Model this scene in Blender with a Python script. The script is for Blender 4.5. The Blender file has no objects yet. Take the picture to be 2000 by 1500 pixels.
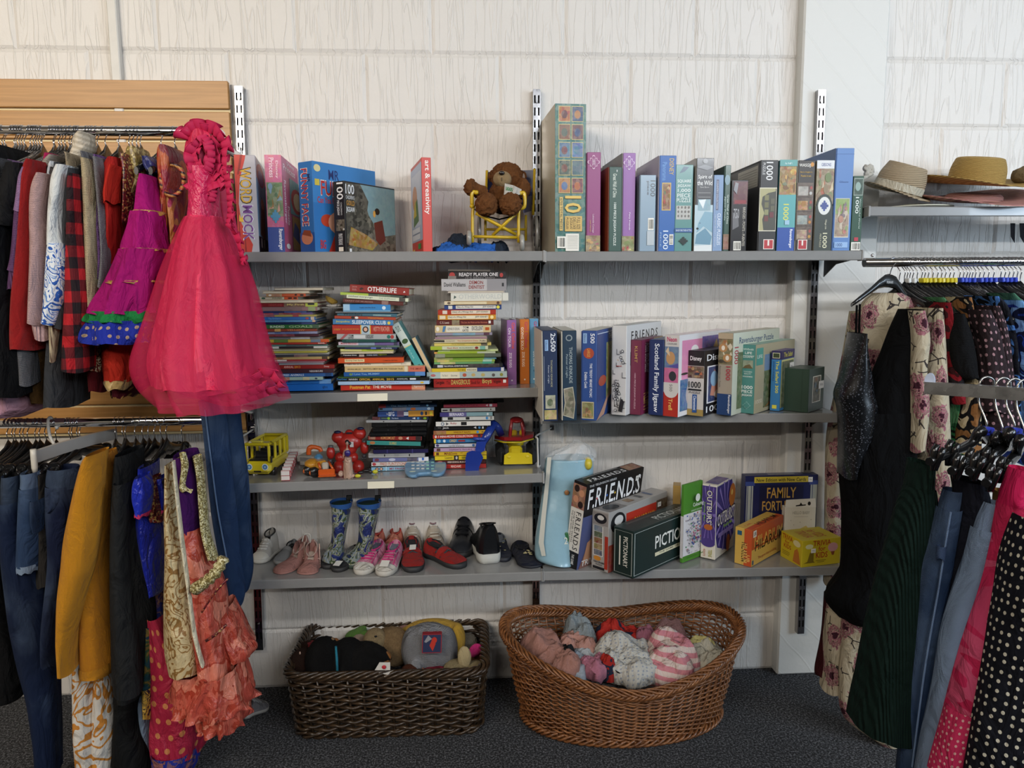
import bpy, bmesh, math, random
from mathutils import Vector, Matrix, noise as mnoise
from bpy_extras.object_utils import world_to_camera_view
R = random.Random(7)
PI = math.pi
SC = bpy.context.scene
COL = SC.collection
# camera
FPX = 1458.47; PITCH = 0.129641; YAW = 0.0618022; ROLL = -0.0064304
CAM = Vector((0.0, -2.65235, 1.47025))
def ray(x, y):
 v = [(x-1000)/FPX, 1.0, -(y-750)/FPX]
 c, s = math.cos(ROLL), math.sin(ROLL); v = [c*v[0]-s*v[2], v[1], s*v[0]+c*v[2]]
 c, s = math.cos(PITCH), math.sin(PITCH); v = [v[0], c*v[1]+s*v[2], -s*v[1]+c*v[2]]
 c, s = math.cos(YAW), math.sin(YAW); v = [c*v[0]+s*v[1], -s*v[0]+c*v[1], v[2]]
 return Vector(v)
def at(x, y, Y):
 v = ray(x, y); t = (Y-CAM.y)/v.y
 return CAM + v*t
def atz(x, y, z):
 v = ray(x, y); t = (z-CAM.z)/v.z
 return CAM + v*t
_r = ray(1001, 750)-ray(1000, 750); _r.normalize()
_u = ray(1000, 749)-ray(1000, 750); _u.normalize()
_f = ray(1000, 750).normalized()
_M = Matrix(((_r.x, _u.x, -_f.x, CAM.x), (_r.y, _u.y, -_f.y, CAM.y), (_r.z, _u.z, -_f.z, CAM.z), (0, 0, 0, 1)))
cd = bpy.data.cameras.new('camera'); cam = bpy.data.objects.new('camera', cd); COL.objects.link(cam)
cd.sensor_width = 36.0; cd.lens = FPX*36.0/2000; cd.clip_start = 0.05; cam.matrix_world = _M
SC.camera = cam
def proj(p):
 d = Vector(p)-CAM
 z = d.dot(_f)
 return 1000+FPX*d.dot(_r)/z, 750-FPX*d.dot(_u)/z
# world, lights, exposure
SC.view_settings.view_transform = 'Standard'; SC.view_settings.look = 'None'
SC.view_settings.gamma = 1.0; SC.view_settings.use_curve_mapping = False
SC.view_settings.exposure = -0.02
W = bpy.data.worlds.new('world'); SC.world = W; W.use_nodes = True
W.node_tree.nodes['Background'].inputs[0].default_value = (0.9, 0.95, 1.0, 1)
W.node_tree.nodes['Background'].inputs[1].default_value = 0.06
def area(name, loc, target, sx, sy, power, col):
 l = bpy.data.lights.new(name, 'AREA'); l.shape = 'RECTANGLE'; l.size = sx; l.size_y = sy
 l.spread = 2.55; l.energy = power; l.color = col
 o = bpy.data.objects.new(name, l); COL.objects.link(o); o.location = loc
 o.rotation_euler = (Vector(target)-Vector(loc)).to_track_quat('-Z', 'Y').to_euler()
 return o
for _x, _y, _p, _c in ((-2.3, -3.15, 46, (1.0, 0.90, 0.76)), (2.0, -3.15, 31, (0.94, 0.96, 1.0)), (-1.9, -5.45, 44, (1.0, 0.92, 0.82)), (2.1, -5.45, 42, (0.92, 0.96, 1.0))):
 area('ceiling_strip_light', (_x, _y, 2.84), (_x, -0.3, 2.0), 2.4, 0.12, _p, _c)
area('window_daylight', (4.6, -3.4, 1.9), (1.6, 0, 1.9), 1.4, 1.6, 58, (0.66, 0.83, 1.0))
# colours and materials
def lin(c):
 return c/12.92 if c <= 0.04045 else ((c+0.055)/1.055)**2.4
def hx(h, a=1.0):
 h = h.lstrip('#')
 if len(h) == 3: h = ''.join(c*2 for c in h)
 return (lin(int(h[0:2], 16)/255), lin(int(h[2:4], 16)/255), lin(int(h[4:6], 16)/255), a)
_mats = {}
class NT:
 def __init__(s, name):
  s.m = bpy.data.materials.new(name); s.m.use_nodes = True
  s.t = s.m.node_tree; s.b = s.t.nodes['Principled BSDF']; s.out = s.t.nodes['Material Output']
 def n(s, typ, **kw):
  nd = s.t.nodes.new(typ)
  for k, v in kw.items():
   if k in ('operation', 'blend_type', 'data_type', 'feature', 'wave_type', 'bands_direction', 'attribute_name', 'distance', 'noise_dimensions', 'interpolation', 'offset_frequency', 'offset', 'clamp', 'wave_profile'):
    setattr(nd, k, v)
   else:
    key = int(k[1:]) if k[0] == 'i' and k[1:].isdigit() else k.replace('_', ' ')
    inp = nd.inputs[key]
    if hasattr(v, 'is_linked') or isinstance(v, bpy.types.NodeSocket): s.t.links.new(v, inp)
    else: inp.default_value = v
  return nd
 def link(s, a, b): s.t.links.new(a, b)
 def set(s, **kw):
  for k, v in kw.items():
   inp = s.b.inputs[k.replace('_', ' ')]
   if isinstance(v, bpy.types.NodeSocket): s.t.links.new(v, inp)
   else: inp.default_value = v
 def mix(s, fac, a, b, bt='MIX'):
  nd = s.t.nodes.new('ShaderNodeMix'); nd.data_type = 'RGBA'; nd.blend_type = bt
  for i, v in ((0, fac), (6, a), (7, b)):
   if isinstance(v, bpy.types.NodeSocket): s.t.links.new(v, nd.inputs[i])
   else: nd.inputs[i].default_value = v
  return nd.outputs[2]
 def ramp(s, fac, stops, interp='LINEAR'):
  nd = s.t.nodes.new('ShaderNodeValToRGB'); cr = nd.color_ramp; cr.interpolation = interp
  while len(cr.elements) < len(stops): cr.elements.new(0.5)
  for e, (p, c) in zip(cr.elements, stops):
   e.position = p; e.color = c if len(c) == 4 else (*c, 1)
  s.t.links.new(fac, nd.inputs[0]); return nd.outputs[0]
 def math(s, op, a, b=0.0):
  nd = s.t.nodes.new('ShaderNodeMath'); nd.operation = op
  for i, v in ((0, a), (1, b)):
   if isinstance(v, bpy.types.NodeSocket): s.t.links.new(v, nd.inputs[i])
   else: nd.inputs[i].default_value = v
  return nd.outputs[0]
 def coords(s, scale=(1, 1, 1), rot=(0, 0, 0), loc=(0, 0, 0)):
  tc = s.t.nodes.new('ShaderNodeTexCoord'); mp = s.t.nodes.new('ShaderNodeMapping')
  mp.inputs['Scale'].default_value = scale; mp.inputs['Rotation'].default_value = rot; mp.inputs['Location'].default_value = loc
  s.t.links.new(tc.outputs['Object'], mp.inputs[0]); return mp.outputs[0]
 def flat(s, sc):
  a = s.t.nodes.new('ShaderNodeTexCoord'); b = s.t.nodes.new('ShaderNodeMapping'); b.inputs['Scale'].default_value = (sc, sc, sc)
  s.t.links.new(a.outputs['UV'], b.inputs[0]); return b.outputs[0]
 def bump(s, h, strength=0.3, dist=0.01):
  nd = s.t.nodes.new('ShaderNodeBump'); nd.inputs['Strength'].default_value = strength; nd.inputs['Distance'].default_value = dist
  s.t.links.new(h, nd.inputs['Height']); s.t.links.new(nd.outputs[0], s.b.inputs['Normal'])
def m_print(gloss=0.42, coat=0.0, name='printed_card'):
 key = (name, gloss, coat)
 if key in _mats: return _mats[key]
 t = NT(name)
 a = t.n('ShaderNodeVertexColor'); a.layer_name = 'Col'
 co = t.coords((1, 1, 1))
 v = t.n('ShaderNodeTexVoronoi', Vector=co, Scale=95.0)
 no = t.n('ShaderNodeTexNoise', Vector=co, Scale=55.0, Detail=4.0)
 hs = t.n('ShaderNodeHueSaturation', Color=a.outputs[0])
 sep = t.n('ShaderNodeSeparateColor', Color=v.outputs['Color'])
 hue = t.math('ADD', t.math('MULTIPLY', sep.outputs[0], 0.16), 0.42)
 t.link(hue, hs.inputs['Hue'])
 t.link(t.math('ADD', t.math('MULTIPLY', no.outputs[0], 2.2), -0.3), hs.inputs['Value'])
 hs.inputs['Saturation'].default_value = 1.15
 c2 = t.mix(t.math('MULTIPLY', sep.outputs[1], 0.35), hs.outputs[0], hx('#e8ddc4'))
 amt = t.math('SUBTRACT', 1.0, a.outputs[1])
 t.set(Base_Color=t.mix(amt, a.outputs[0], c2), Roughness=gloss, Coat_Weight=coat)
 t.b.inputs['Coat Roughness'].default_value = 0.12
 _mats[key] = t.m; return t.m
def m_col(name='painted_plastic', rough=0.35, metal=0.0, coat=0.0, bump=0.0, bscale=200, sss=0.0, sheen=0.0):
 """plain surface: colour from the mesh's own colour attribute, small procedural variation"""
 key = (name, rough, metal, coat, bump, bscale, sheen)
 if key in _mats: return _mats[key]
 t = NT(name)
 a = t.n('ShaderNodeVertexColor'); a.layer_name = 'Col'
 no = t.n('ShaderNodeTexNoise', Vector=t.coords(), Scale=30.0, Detail=3.0)
 c = t.mix(t.math('MULTIPLY', no.outputs[0], 0.18), a.outputs[0], (0.25, 0.25, 0.25, 1), 'MULTIPLY')
 t.set(Base_Color=c, Roughness=rough, Metallic=metal, Coat_Weight=coat, Sheen_Weight=sheen)
 if bump:
  nb = t.n('ShaderNodeTexNoise', Vector=t.coords(), Scale=float(bscale), Detail=3.0)
  t.bump(nb.outputs[0], bump, 0.004)
 _mats[key] = t.m; return t.m
def m_chrome(rough=0.12, col=(0.78, 0.78, 0.8, 1), name='chrome'):
 key = (name, rough, col)
 if key in _mats: return _mats[key]
 t = NT(name)
 no = t.n('ShaderNodeTexNoise', Vector=t.coords((1, 1, 1)), Scale=40.0)
 t.set(Base_Color=col, Metallic=1.0, Roughness=t.math('ADD', t.math('MULTIPLY', no.outputs[0], 0.12), rough-0.04))
 _mats[key] = t.m; return t.m
def m_cloth(kind='weave'):
 """fabric: colour from the mesh's colour attribute; the weave and nap are procedural"""
 key = ('cloth', kind)
 if key in _mats: return _mats[key]
 t = NT('fabric_'+kind)
 a = t.n('ShaderNodeVertexColor'); a.layer_name = 'Col'
 col = a.outputs[0]
 rough, sheen = 0.85, 0.0
 no = t.n('ShaderNodeTexNoise', Vector=t.coords(), Scale=14.0, Detail=5.0)
 if kind == 'weave':
  h = t.n('ShaderNodeTexNoise', Vector=t.coords((1, 1, 0.4)), Scale=420.0, Detail=2.0).outputs[0]; bs, bd = 0.35, 0.002
 elif kind == 'knit':
  w = t.n('ShaderNodeTexWave', Vector=t.coords(), Scale=120.0, Distortion=3.0); w.bands_direction = 'Z'
  h = w.outputs[1]; bs, bd = 0.6, 0.003
 elif kind == 'rib':
  w = t.n('ShaderNodeTexWave', Vector=t.coords((1, 1, 0.03)), Scale=55.0, Distortion=1.0); w.bands_direction = 'X'
  h = w.outputs[1]; bs, bd = 0.8, 0.006
 elif kind == 'fleece':
  h = t.n('ShaderNodeTexNoise', Vector=t.coords(), Scale=220.0, Detail=5.0, Roughness=0.8).outputs[0]; bs, bd = 0.9, 0.006; sheen = 0.06
 elif kind == 'fur':
  h = t.n('ShaderNodeTexNoise', Vector=t.coords((1, 1, 0.5)), Scale=130.0, Detail=6.0, Roughness=0.8, Distortion=1.5).outputs[0]; bs, bd = 1.0, 0.012; sheen = 0.02
  col = t.mix(t.math('MULTIPLY', t.ramp(h, [(0.4, (1, 1, 1)), (0.55, (0, 0, 0))]), 0.45), col, (0.3, 0.25, 0.22, 1), 'MULTIPLY')
 elif kind == 'denim':
  w = t.n('ShaderNodeTexWave', Vector=t.coords((1, 1, 1), (0.5, 0.5, 0)), Scale=260.0, Distortion=2.0)
  h = w.outputs[1]; bs, bd = 0.4, 0.002
  big = t.n('ShaderNodeTexNoise', Vector=t.coords((1, 1, 0.5)), Scale=9.0, Detail=6.0)
  col = t.mix(t.ramp(big.outputs[0], [(0.45, (0, 0, 0)), (0.8, (0.3, 0.3, 0.3))]), col, hx('#8fa9c9'))
 elif kind == 'satin':
  h = t.n('ShaderNodeTexNoise', Vector=t.coords(), Scale=25.0, Detail=4.0, Distortion=1.0).outputs[0]; bs, bd = 0.5, 0.02; rough = 0.33; sheen = 0.1
 elif kind == 'velvet':
  h = t.n('ShaderNodeTexNoise', Vector=t.coords((1, 1, 0.1)), Scale=60.0, Detail=3.0).outputs[0]; bs, bd = 0.3, 0.006; sheen = 0.0; rough = 1.0
 elif kind == 'sequin':
  v = t.n('ShaderNodeTexVoronoi', Vector=t.coords(), Scale=210.0); h = v.outputs['Color']; bs, bd = 0.8, 0.01; rough = 0.22
 col = t.mix(t.math('MULTIPLY', no.outputs[0], 0.3), col, (0.45, 0.45, 0.45, 1), 'MULTIPLY')
 t.set(Base_Color=col, Roughness=rough, Sheen_Weight=sheen)
 t.b.inputs['Specular IOR Level'].default_value = 0.5 if kind in ('satin', 'sequin') else 0.15
 if kind not in ('fur', 'sequin'):
  wr = t.n('ShaderNodeTexNoise', Vector=t.coords((1, 1, .45)), Scale=17.0, Detail=4.0, Distortion=1.2)
  h = t.math('ADD', t.math('MULTIPLY', h, bs*bd/.03), wr.outputs[0]); bs, bd = .9, .03
 t.bump(h, bs, bd)
 _mats[key] = t.m; return t.m
def m_pattern(name, kind, cols, scale=1.0, rough=0.85, seed=0.0, stretch=(1, 1, 1), gloss_spots=False):
 key = ('pat', name, kind, tuple(cols), scale)
 if key in _mats: return _mats[key]
 t = NT('fabric_'+name); C = [hx(c) for c in cols]
 co = t.coords(tuple(s*scale for s in stretch), (0, 0, 0), (seed, seed*0.7, seed*1.3))
 col = None
 if kind == 'plaid':
  sx = t.n('ShaderNodeSeparateXYZ', Vector=co)
  f1 = t.math('GREATER_THAN', t.math('FRACT', sx.outputs[2]), 0.5)
  f2 = t.math('GREATER_THAN', t.math('FRACT', t.math('ADD', sx.outputs[1], sx.outputs[0])), 0.5)
  s = t.math('MULTIPLY', t.math('ADD', f1, f2), 0.5)
  col = t.ramp(s, [(0.0, C[0]), (0.25, C[1]), (0.75, C[2])], 'CONSTANT')
 elif kind == 'stripes':
  sx = t.n('ShaderNodeSeparateXYZ', Vector=co)
  f = t.math('FRACT', t.math('ADD', sx.outputs[2], t.math('MULTIPLY', sx.outputs[0], 0.3)))
  n = len(C); col = t.ramp(f, [(i/n, C[i]) for i in range(n)], 'CONSTANT')
 elif kind == 'dots':
  v = t.n('ShaderNodeTexVoronoi', Vector=t.flat(scale), Scale=1.0, Randomness=0.3); v.voronoi_dimensions = '2D'
  col = t.ramp(v.outputs['Distance'], [(0.0, C[1]), (0.2, C[0])], 'CONSTANT')
 elif kind == 'floral':   # ground, petal, dark heart, leaf
  v = t.n('ShaderNodeTexVoronoi', Vector=t.flat(scale), Scale=1.0, Randomness=0.7); v.voronoi_dimensions = '2D'
  no = t.n('ShaderNodeTexNoise', Vector=co, Scale=5.0, Detail=3.0, Distortion=1.5)
  d = t.math('ADD', v.outputs['Distance'], t.math('MULTIPLY', t.math('SUBTRACT', no.outputs[0], 0.5), 0.45))
  petal = t.ramp(t.math('FRACT', t.math('MULTIPLY', d, 11.0)), [(0.0, C[2]), (0.22, C[1]), (0.6, C[1]), (0.8, C[0]), (0.97, C[2])])
  v2 = t.n('ShaderNodeTexVoronoi', Vector=co, Scale=3.1, Randomness=1.0); v2.feature = 'DISTANCE_TO_EDGE'
  n2 = t.n('ShaderNodeTexNoise', Vector=co, Scale=1.6, Detail=1.0)
  leaf = t.math('MULTIPLY', t.math('LESS_THAN', v2.outputs[0], 0.045), t.math('GREATER_THAN', n2.outputs[0], 0.58))
  col = t.mix(leaf, C[0], C[3])
  col = t.mix(t.math('LESS_THAN', d, 0.34), col, petal)
  col = t.mix(t.math('LESS_THAN', d, 0.09), col, C[2])
 elif kind == 'blotch':
  no = t.n('ShaderNodeTexNoise', Vector=co, Scale=1.0, Detail=2.5, Distortion=0.6)
  n = len(C); lo, hi = 0.36, 0.64
  col = t.ramp(no.outputs[0], [(0 if i == 0 else lo+(hi-lo)*i/n, C[i]) for i in range(n)], 'CONSTANT')
 elif kind == 'scroll':   # thin scrolling outlines on a ground
  no = t.n('ShaderNodeTexNoise', Vector=co, Scale=1.0, Detail=1.5, Distortion=2.2)
  w = t.math('ABSOLUTE', t.math('SUBTRACT', t.math('FRACT', t.math('MULTIPLY', no.outputs[0], 5.0)), 0.5))
  col = t.ramp(w, [(0.0, C[1]), (0.11 if len(C) < 3 else 0.16, C[0]), (0.44, C[-1])], 'CONSTANT')
 elif kind == 'sequin':
  v = t.n('ShaderNodeTexVoronoi', Vector=co, Scale=1.0)
  sep = t.n('ShaderNodeSeparateColor', Color=v.outputs['Color']); n = len(C)
  col = t.ramp(sep.outputs[0], [(i/n, C[i]) for i in range(n)], 'CONSTANT')
  t.bump(v.outputs['Color'], 0.8, 0.01)
 t.set(Base_Color=col, Roughness=rough)
 t.b.inputs['Specular IOR Level'].default_value = 0.2 if rough > .6 else .5
 if kind != 'sequin':
  h = t.n('ShaderNodeTexNoise', Vector=t.coords((1, 1, .45)), Scale=17.0, Detail=5.0, Distortion=1.2); t.bump(h.outputs[0], 0.9, 0.03)
 _mats[key] = t.m; return t.m
def m_tulle(name, col, alpha=0.35):
 key = ('tulle', name, alpha)
 if key in _mats: return _mats[key]
 t = NT('fabric_'+name)
 no = t.n('ShaderNodeTexNoise', Vector=t.coords((1, 1, 0.2)), Scale=18.0, Detail=3.0)
 t.set(Base_Color=hx(col), Roughness=0.7, Alpha=t.math('ADD', t.math('MULTIPLY', no.outputs[0], 0.35), alpha-0.17))
 _mats[key] = t.m; return t.m
def m_clear(name='clear_film', col=(0.95, 0.97, 0.98, 1), alpha=0.22):
 key = ('clear', name)
 if key in _mats: return _mats[key]
 t = NT(name)
 no = t.n('ShaderNodeTexNoise', Vector=t.coords(), Scale=25.0, Detail=3.0, Distortion=1.0); t.bump(no.outputs[0], 0.8, 0.02)
 t.set(Base_Color=col, Roughness=0.08, Alpha=alpha)
 _mats[key] = t.m; return t.m
# text glyph meshes
_txt = {}
def glyphs(s):
 if s in _txt: return _txt[s]
 c = bpy.data.curves.new('lettering', 'FONT'); c.body = s; c.size = 1.0; c.resolution_u = 2; c.fill_mode = 'FRONT'
 c.offset = 0.012
 o = bpy.data.objects.new('lettering', c); COL.objects.link(o)
 dg = bpy.context.evaluated_depsgraph_get(); dg.update()
 me = bpy.data.meshes.new_from_object(o.evaluated_get(dg))
 vs = [(v.co.x, v.co.y) for v in me.vertices]; fs = [tuple(p.vertices) for p in me.polygons]
 bpy.data.objects.remove(o); bpy.data.curves.remove(c); bpy.data.meshes.remove(me)
 if vs:
  x0 = min(v[0] for v in vs); x1 = max(v[0] for v in vs); y0 = min(v[1] for v in vs); y1 = max(v[1] for v in vs)
  vs = [((x-x0)/max(x1-x0, 1e-6), (y-y0)/max(y1-y0, 1e-6)) for x, y in vs]
 _txt[s] = (vs, fs); return _txt[s]
# mesh builder
class MB:
 def __init__(s):
  s.v = []; s.f = []; s.c = []; s.mi = []; s.sm = []; s.mats = []; s.M = None; s.uv = {}; s.col = (0.8, 0.8, 0.8, 1); s.mat = 0
 def use(s, mat, col=None, a=1.0):
  if mat not in s.mats: s.mats.append(mat)
  s.mat = s.mats.index(mat)
  if col is not None: s.col = hx(col, a)
  return s
 def color(s, col, a=1.0): s.col = hx(col, a); return s
 def av(s, p):
  p = Vector(p)
  if s.M is not None: p = s.M @ p
  s.v.append(p); return len(s.v)-1
 def af(s, idx, smooth=False, col=None):
  s.f.append(tuple(idx)); s.c.append(col or s.col); s.mi.append(s.mat); s.sm.append(smooth)
 def poly(s, pts, smooth=False): s.af([s.av(p) for p in pts], smooth)
 def box(s, c, d, rot=None, bev=0.0):
  hx_, hy, hz = d[0]/2, d[1]/2, d[2]/2; c = Vector(c)
  rot = rot or Matrix.Identity(3)
  if bev > 0:
   b = min(bev, hx_*.9, hy*.9, hz*.9); base = {}
   def V(i, j, k, ax):
    p = [i*hx_, j*hy, k*hz]
    for q in range(3):
     if q != ax: p[q] -= (i, j, k)[q]*b
    return s.av(c+rot @ Vector(p))
   for i in (-1, 1):
    for j in (-1, 1):
     for k in (-1, 1):
      for ax in range(3): base[i, j, k, ax] = V(i, j, k, ax)
   for ax in range(3):
    o = [(ax+1) % 3, (ax+2) % 3]
    for sg in (-1, 1):
     q = []
     for a, bb in ((-1, -1), (1, -1), (1, 1), (-1, 1)):
      ijk = [0, 0, 0]; ijk[ax] = sg; ijk[o[0]] = a; ijk[o[1]] = bb
      q.append(base[(*ijk, ax)])
     s.af(q if sg > 0 else q[::-1])
    # edges parallel to axis ax
    for a in (-1, 1):
     for bb in (-1, 1):
      q = []
      for sg, which in ((-1, o[0]), (1, o[0]), (1, o[1]), (-1, o[1])):
       ijk = [0, 0, 0]; ijk[ax] = sg; ijk[o[0]] = a; ijk[o[1]] = bb
       q.append(base[(*ijk, which)])
      s.af(q if a*bb < 0 else q[::-1])
   for i in (-1, 1):
    for j in (-1, 1):
     for k in (-1, 1):
      q = [base[i, j, k, 0], base[i, j, k, 1], base[i, j, k, 2]]
      s.af(q if i*j*k > 0 else q[::-1])
   return
  ids = [s.av(c+rot @ Vector((x*hx_, y*hy, z*hz))) for x in (-1, 1) for y in (-1, 1) for z in (-1, 1)]
  for q in ((0, 1, 3, 2), (4, 6, 7, 5), (0, 4, 5, 1), (2, 3, 7, 6), (0, 2, 6, 4), (1, 5, 7, 3)):
   s.af([ids[i] for i in q])
 def rings(s, rs, closed=True, cap0=True, cap1=True, smooth=True, cols=None):
  idx = [[s.av(p) for p in r] for r in rs]; n = len(rs[0])
  m = n if closed else n-1
  for a in range(len(rs)-1):
   for i in range(m):
    j = (i+1) % n
    s.af((idx[a][i], idx[a][j], idx[a+1][j], idx[a+1][i]), smooth, cols[a] if cols else None)
  if closed and cap0: s.af(idx[0][::-1], False, cols[0] if cols else None)
  if closed and cap1: s.af(idx[-1], False, cols[-1] if cols else None)
  return idx
 def tube(s, pts, r, seg=8, cap=True, flat=1.0):
  pts = [Vector(p) for p in pts]; rs = []; up = None
  for i, p in enumerate(pts):
   d = (pts[min(i+1, len(pts)-1)]-pts[max(i-1, 0)])
   if d.length < 1e-9: d = Vector((0, 0, 1))
   d.normalize()
   if up is None: up = d.orthogonal().normalized() if abs(d.z) > .95 else Vector((0, 0, 1))
   x = d.cross(up)
   if x.length < 1e-6: x = d.orthogonal()
   x.normalize(); up = x.cross(d).normalized()
   rr = r[i] if isinstance(r, (list, tuple)) else r
   rs.append([p+x*math.cos(2*PI*k/seg)*rr+up*math.sin(2*PI*k/seg)*rr*flat for k in range(seg)])
  s.rings(rs, True, cap, cap)
 def ell(s, c, d, rot=None, nu=16, nv=10, p=1.0):
  """ellipsoid, d = full sizes; p<1 makes it boxier"""
  c = Vector(c); rot = rot or Matrix.Identity(3); rs = []
  def sp(a): return math.copysign(abs(a)**p, a)
  for j in range(nv+1):
   th = -PI/2+PI*j/nv
   rr = max(math.cos(th), 1e-4)
   rs.append([c+rot @ Vector((d[0]/2*sp(math.cos(2*PI*i/nu))*rr**p, d[1]/2*sp(math.sin(2*PI*i/nu))*rr**p, d[2]/2*sp(math.sin(th)))) for i in range(nu)])
  s.rings(rs)
 def lathe(s, c, prof, seg=24, rot=None, sx=1.0, sy=1.0, cap=True):
  c = Vector(c); rot = rot or Matrix.Identity(3)
  s.rings([[c+rot @ Vector((sx*r*math.cos(2*PI*i/seg), sy*r*math.sin(2*PI*i/seg), z)) for i in range(seg)] for r, z in prof], True, cap, cap)
 def prism(s, pts, vec, smooth=False):
  """outline (3D points, ccw seen against vec) extruded by vec"""
  vec = Vector(vec); a = [Vector(p) for p in pts]; b = [p+vec for p in a]
  s.rings([a, b], smooth=smooth)
 # printing on a face: frame = origin, u vector, v vector, normal
 def text(s, txt, fr, u0, v0, u1, v1, rot=0, off=0.0006):
  o, U, V, N = fr; vs, fs = glyphs(txt); ids = []
  for x, y in vs:
   if rot == 90: x, y = 1-y, x
   elif rot == -90: x, y = y, 1-x
   elif rot == 180: x, y = 1-x, 1-y
   ids.append(s.av(o+U*(u0+(u1-u0)*x)+V*(v0+(v1-v0)*y)+N*off))
  for f in fs: s.af([ids[i] for i in f])
 def rect(s, fr, u0, v0, u1, v1, off=0.0003):
  o, U, V, N = fr
  s.poly([o+U*a+V*b+N*off for a, b in ((u0, v0), (u1, v0), (u1, v1), (u0, v1))])
 def disc(s, fr, cu, cv, ru, rv, off=0.0004, n=18, a0=0, a1=2*PI):
  o, U, V, N = fr
  s.poly([o+U*(cu+ru*math.cos(a0+(a1-a0)*i/n))+V*(cv+rv*math.sin(a0+(a1-a0)*i/n))+N*off for i in range(n if a1-a0 > 6.2 else n+1)])
 def prints(s, fr, items):
  """items: ('r',u0,v0,u1,v1,col[,alpha]) ('t',text,u0,v0,u1,v1,col[,rot]) ('o',cu,cv,ru,rv,col[,alpha]) ('p',[(u,v)..],col[,alpha])"""
  for k, it in enumerate(items):
   off = 0.0003+0.00012*k
   if it[0] == 'r': s.color(it[5], it[6] if len(it) > 6 else 1.0); s.rect(fr, it[1], it[2], it[3], it[4], off)
   elif it[0] == 't': s.color(it[6]); s.text(it[1], fr, it[2], it[3], it[4], it[5], it[7] if len(it) > 7 else 0, off)
   elif it[0] == 'o': s.color(it[5], it[6] if len(it) > 6 else 1.0); s.disc(fr, it[1], it[2], it[3], it[4], off)
   elif it[0] == 'p':
    s.color(it[2], it[3] if len(it) > 3 else 1.0); o, U, V, N = fr
    s.poly([o+U*a+V*b+N*off for a, b in it[1]])
 def build(s, name, parent=None, origin=None, mods=None):
  me = bpy.data.meshes.new(name)
  if parent is not None:
   org = Vector(parent['_o']) if '_o' in parent else Vector((0, 0, 0))
  elif origin is not None: org = Vector(origin)
  else:
   lo = [min(v[i] for v in s.v) for i in range(3)]; hi = [max(v[i] for v in s.v) for i in range(3)]
   org = Vector(((lo[0]+hi[0])/2, (lo[1]+hi[1])/2, lo[2]))
  me.from_pydata([tuple(v-org) for v in s.v], [], s.f)
  for m in s.mats: me.materials.append(m)
  me.polygons.foreach_set('material_index', s.mi)
  me.polygons.foreach_set('use_smooth', s.sm)
  ca = me.color_attributes.new('Col', 'FLOAT_COLOR', 'CORNER'); buf = []
  for f, c in zip(s.f, s.c): buf.extend(list(c)*len(f))
  ca.data.foreach_set('color', buf)
  if s.uv:
   ul = me.uv_layers.new(name='UVMap'); b2 = []
   for f in s.f:
    for i in f: b2.extend(s.uv.get(i, (0, 0)))
   ul.data.foreach_set('uv', b2)
  me.update()
  o = bpy.data.objects.new(name, me); COL.objects.link(o)
  if parent is not None: o.parent = parent; o['_o'] = tuple(org)
  else: o.location = org; o['_o'] = tuple(org)
  return o
def thing(name, label, cat, origin, group=None):
 o = bpy.data.objects.new(name, None); COL.objects.link(o); o.empty_display_size = 0.05
 o.location = origin; o['_o'] = tuple(origin); o['label'] = label; o['category'] = cat
 if group: o['group'] = group
 return o
def tag(o, label, cat, group=None):
 o['label'] = label; o['category'] = cat
 if group: o['group'] = group
 return o
def struct(o): o['kind'] = 'structure'; return o
def wob(p, s=1.0, seed=0.0): return mnoise.noise(Vector(p)*s+Vector((seed, seed*1.7, -seed)))
# the room
def wall_material():
 t = NT('painted_blockwork')
 co = t.coords()
 warm = t.n('ShaderNodeTexNoise', Vector=co, Scale=0.9, Detail=2.0)
 drag = t.n('ShaderNodeTexNoise', Vector=t.coords((38, 38, 3.2)), Scale=1.0, Detail=2.5, Distortion=0.9)
 lines = t.ramp(t.math('ABSOLUTE', t.math('SUBTRACT', drag.outputs[0], 0.5)), [(0.0, (1, 1, 1)), (0.035, (0, 0, 0))])
 lump = t.n('ShaderNodeTexNoise', Vector=t.coords((1, 1, 1)), Scale=22.0, Detail=6.0, Roughness=0.6)
 spk = t.n('ShaderNodeTexVoronoi', Vector=t.coords((1, 1, 0.8)), Scale=9.0)
 pit = t.math('LESS_THAN', spk.outputs['Distance'], 0.05)
 h = t.math('ADD', t.math('MULTIPLY', lines, 0.5), t.math('MULTIPLY', lump.outputs[0], 0.9))
 h = t.math('SUBTRACT', h, t.math('MULTIPLY', pit, 0.25))
 c = t.mix(warm.outputs[0], hx('#d6d1ca'), hx('#dcd8d3'))
 t.set(Base_Color=c, Roughness=0.5)
 t.bump(h, 0.5, 0.006)
 return t.m
WALLM = wall_material()
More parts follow.
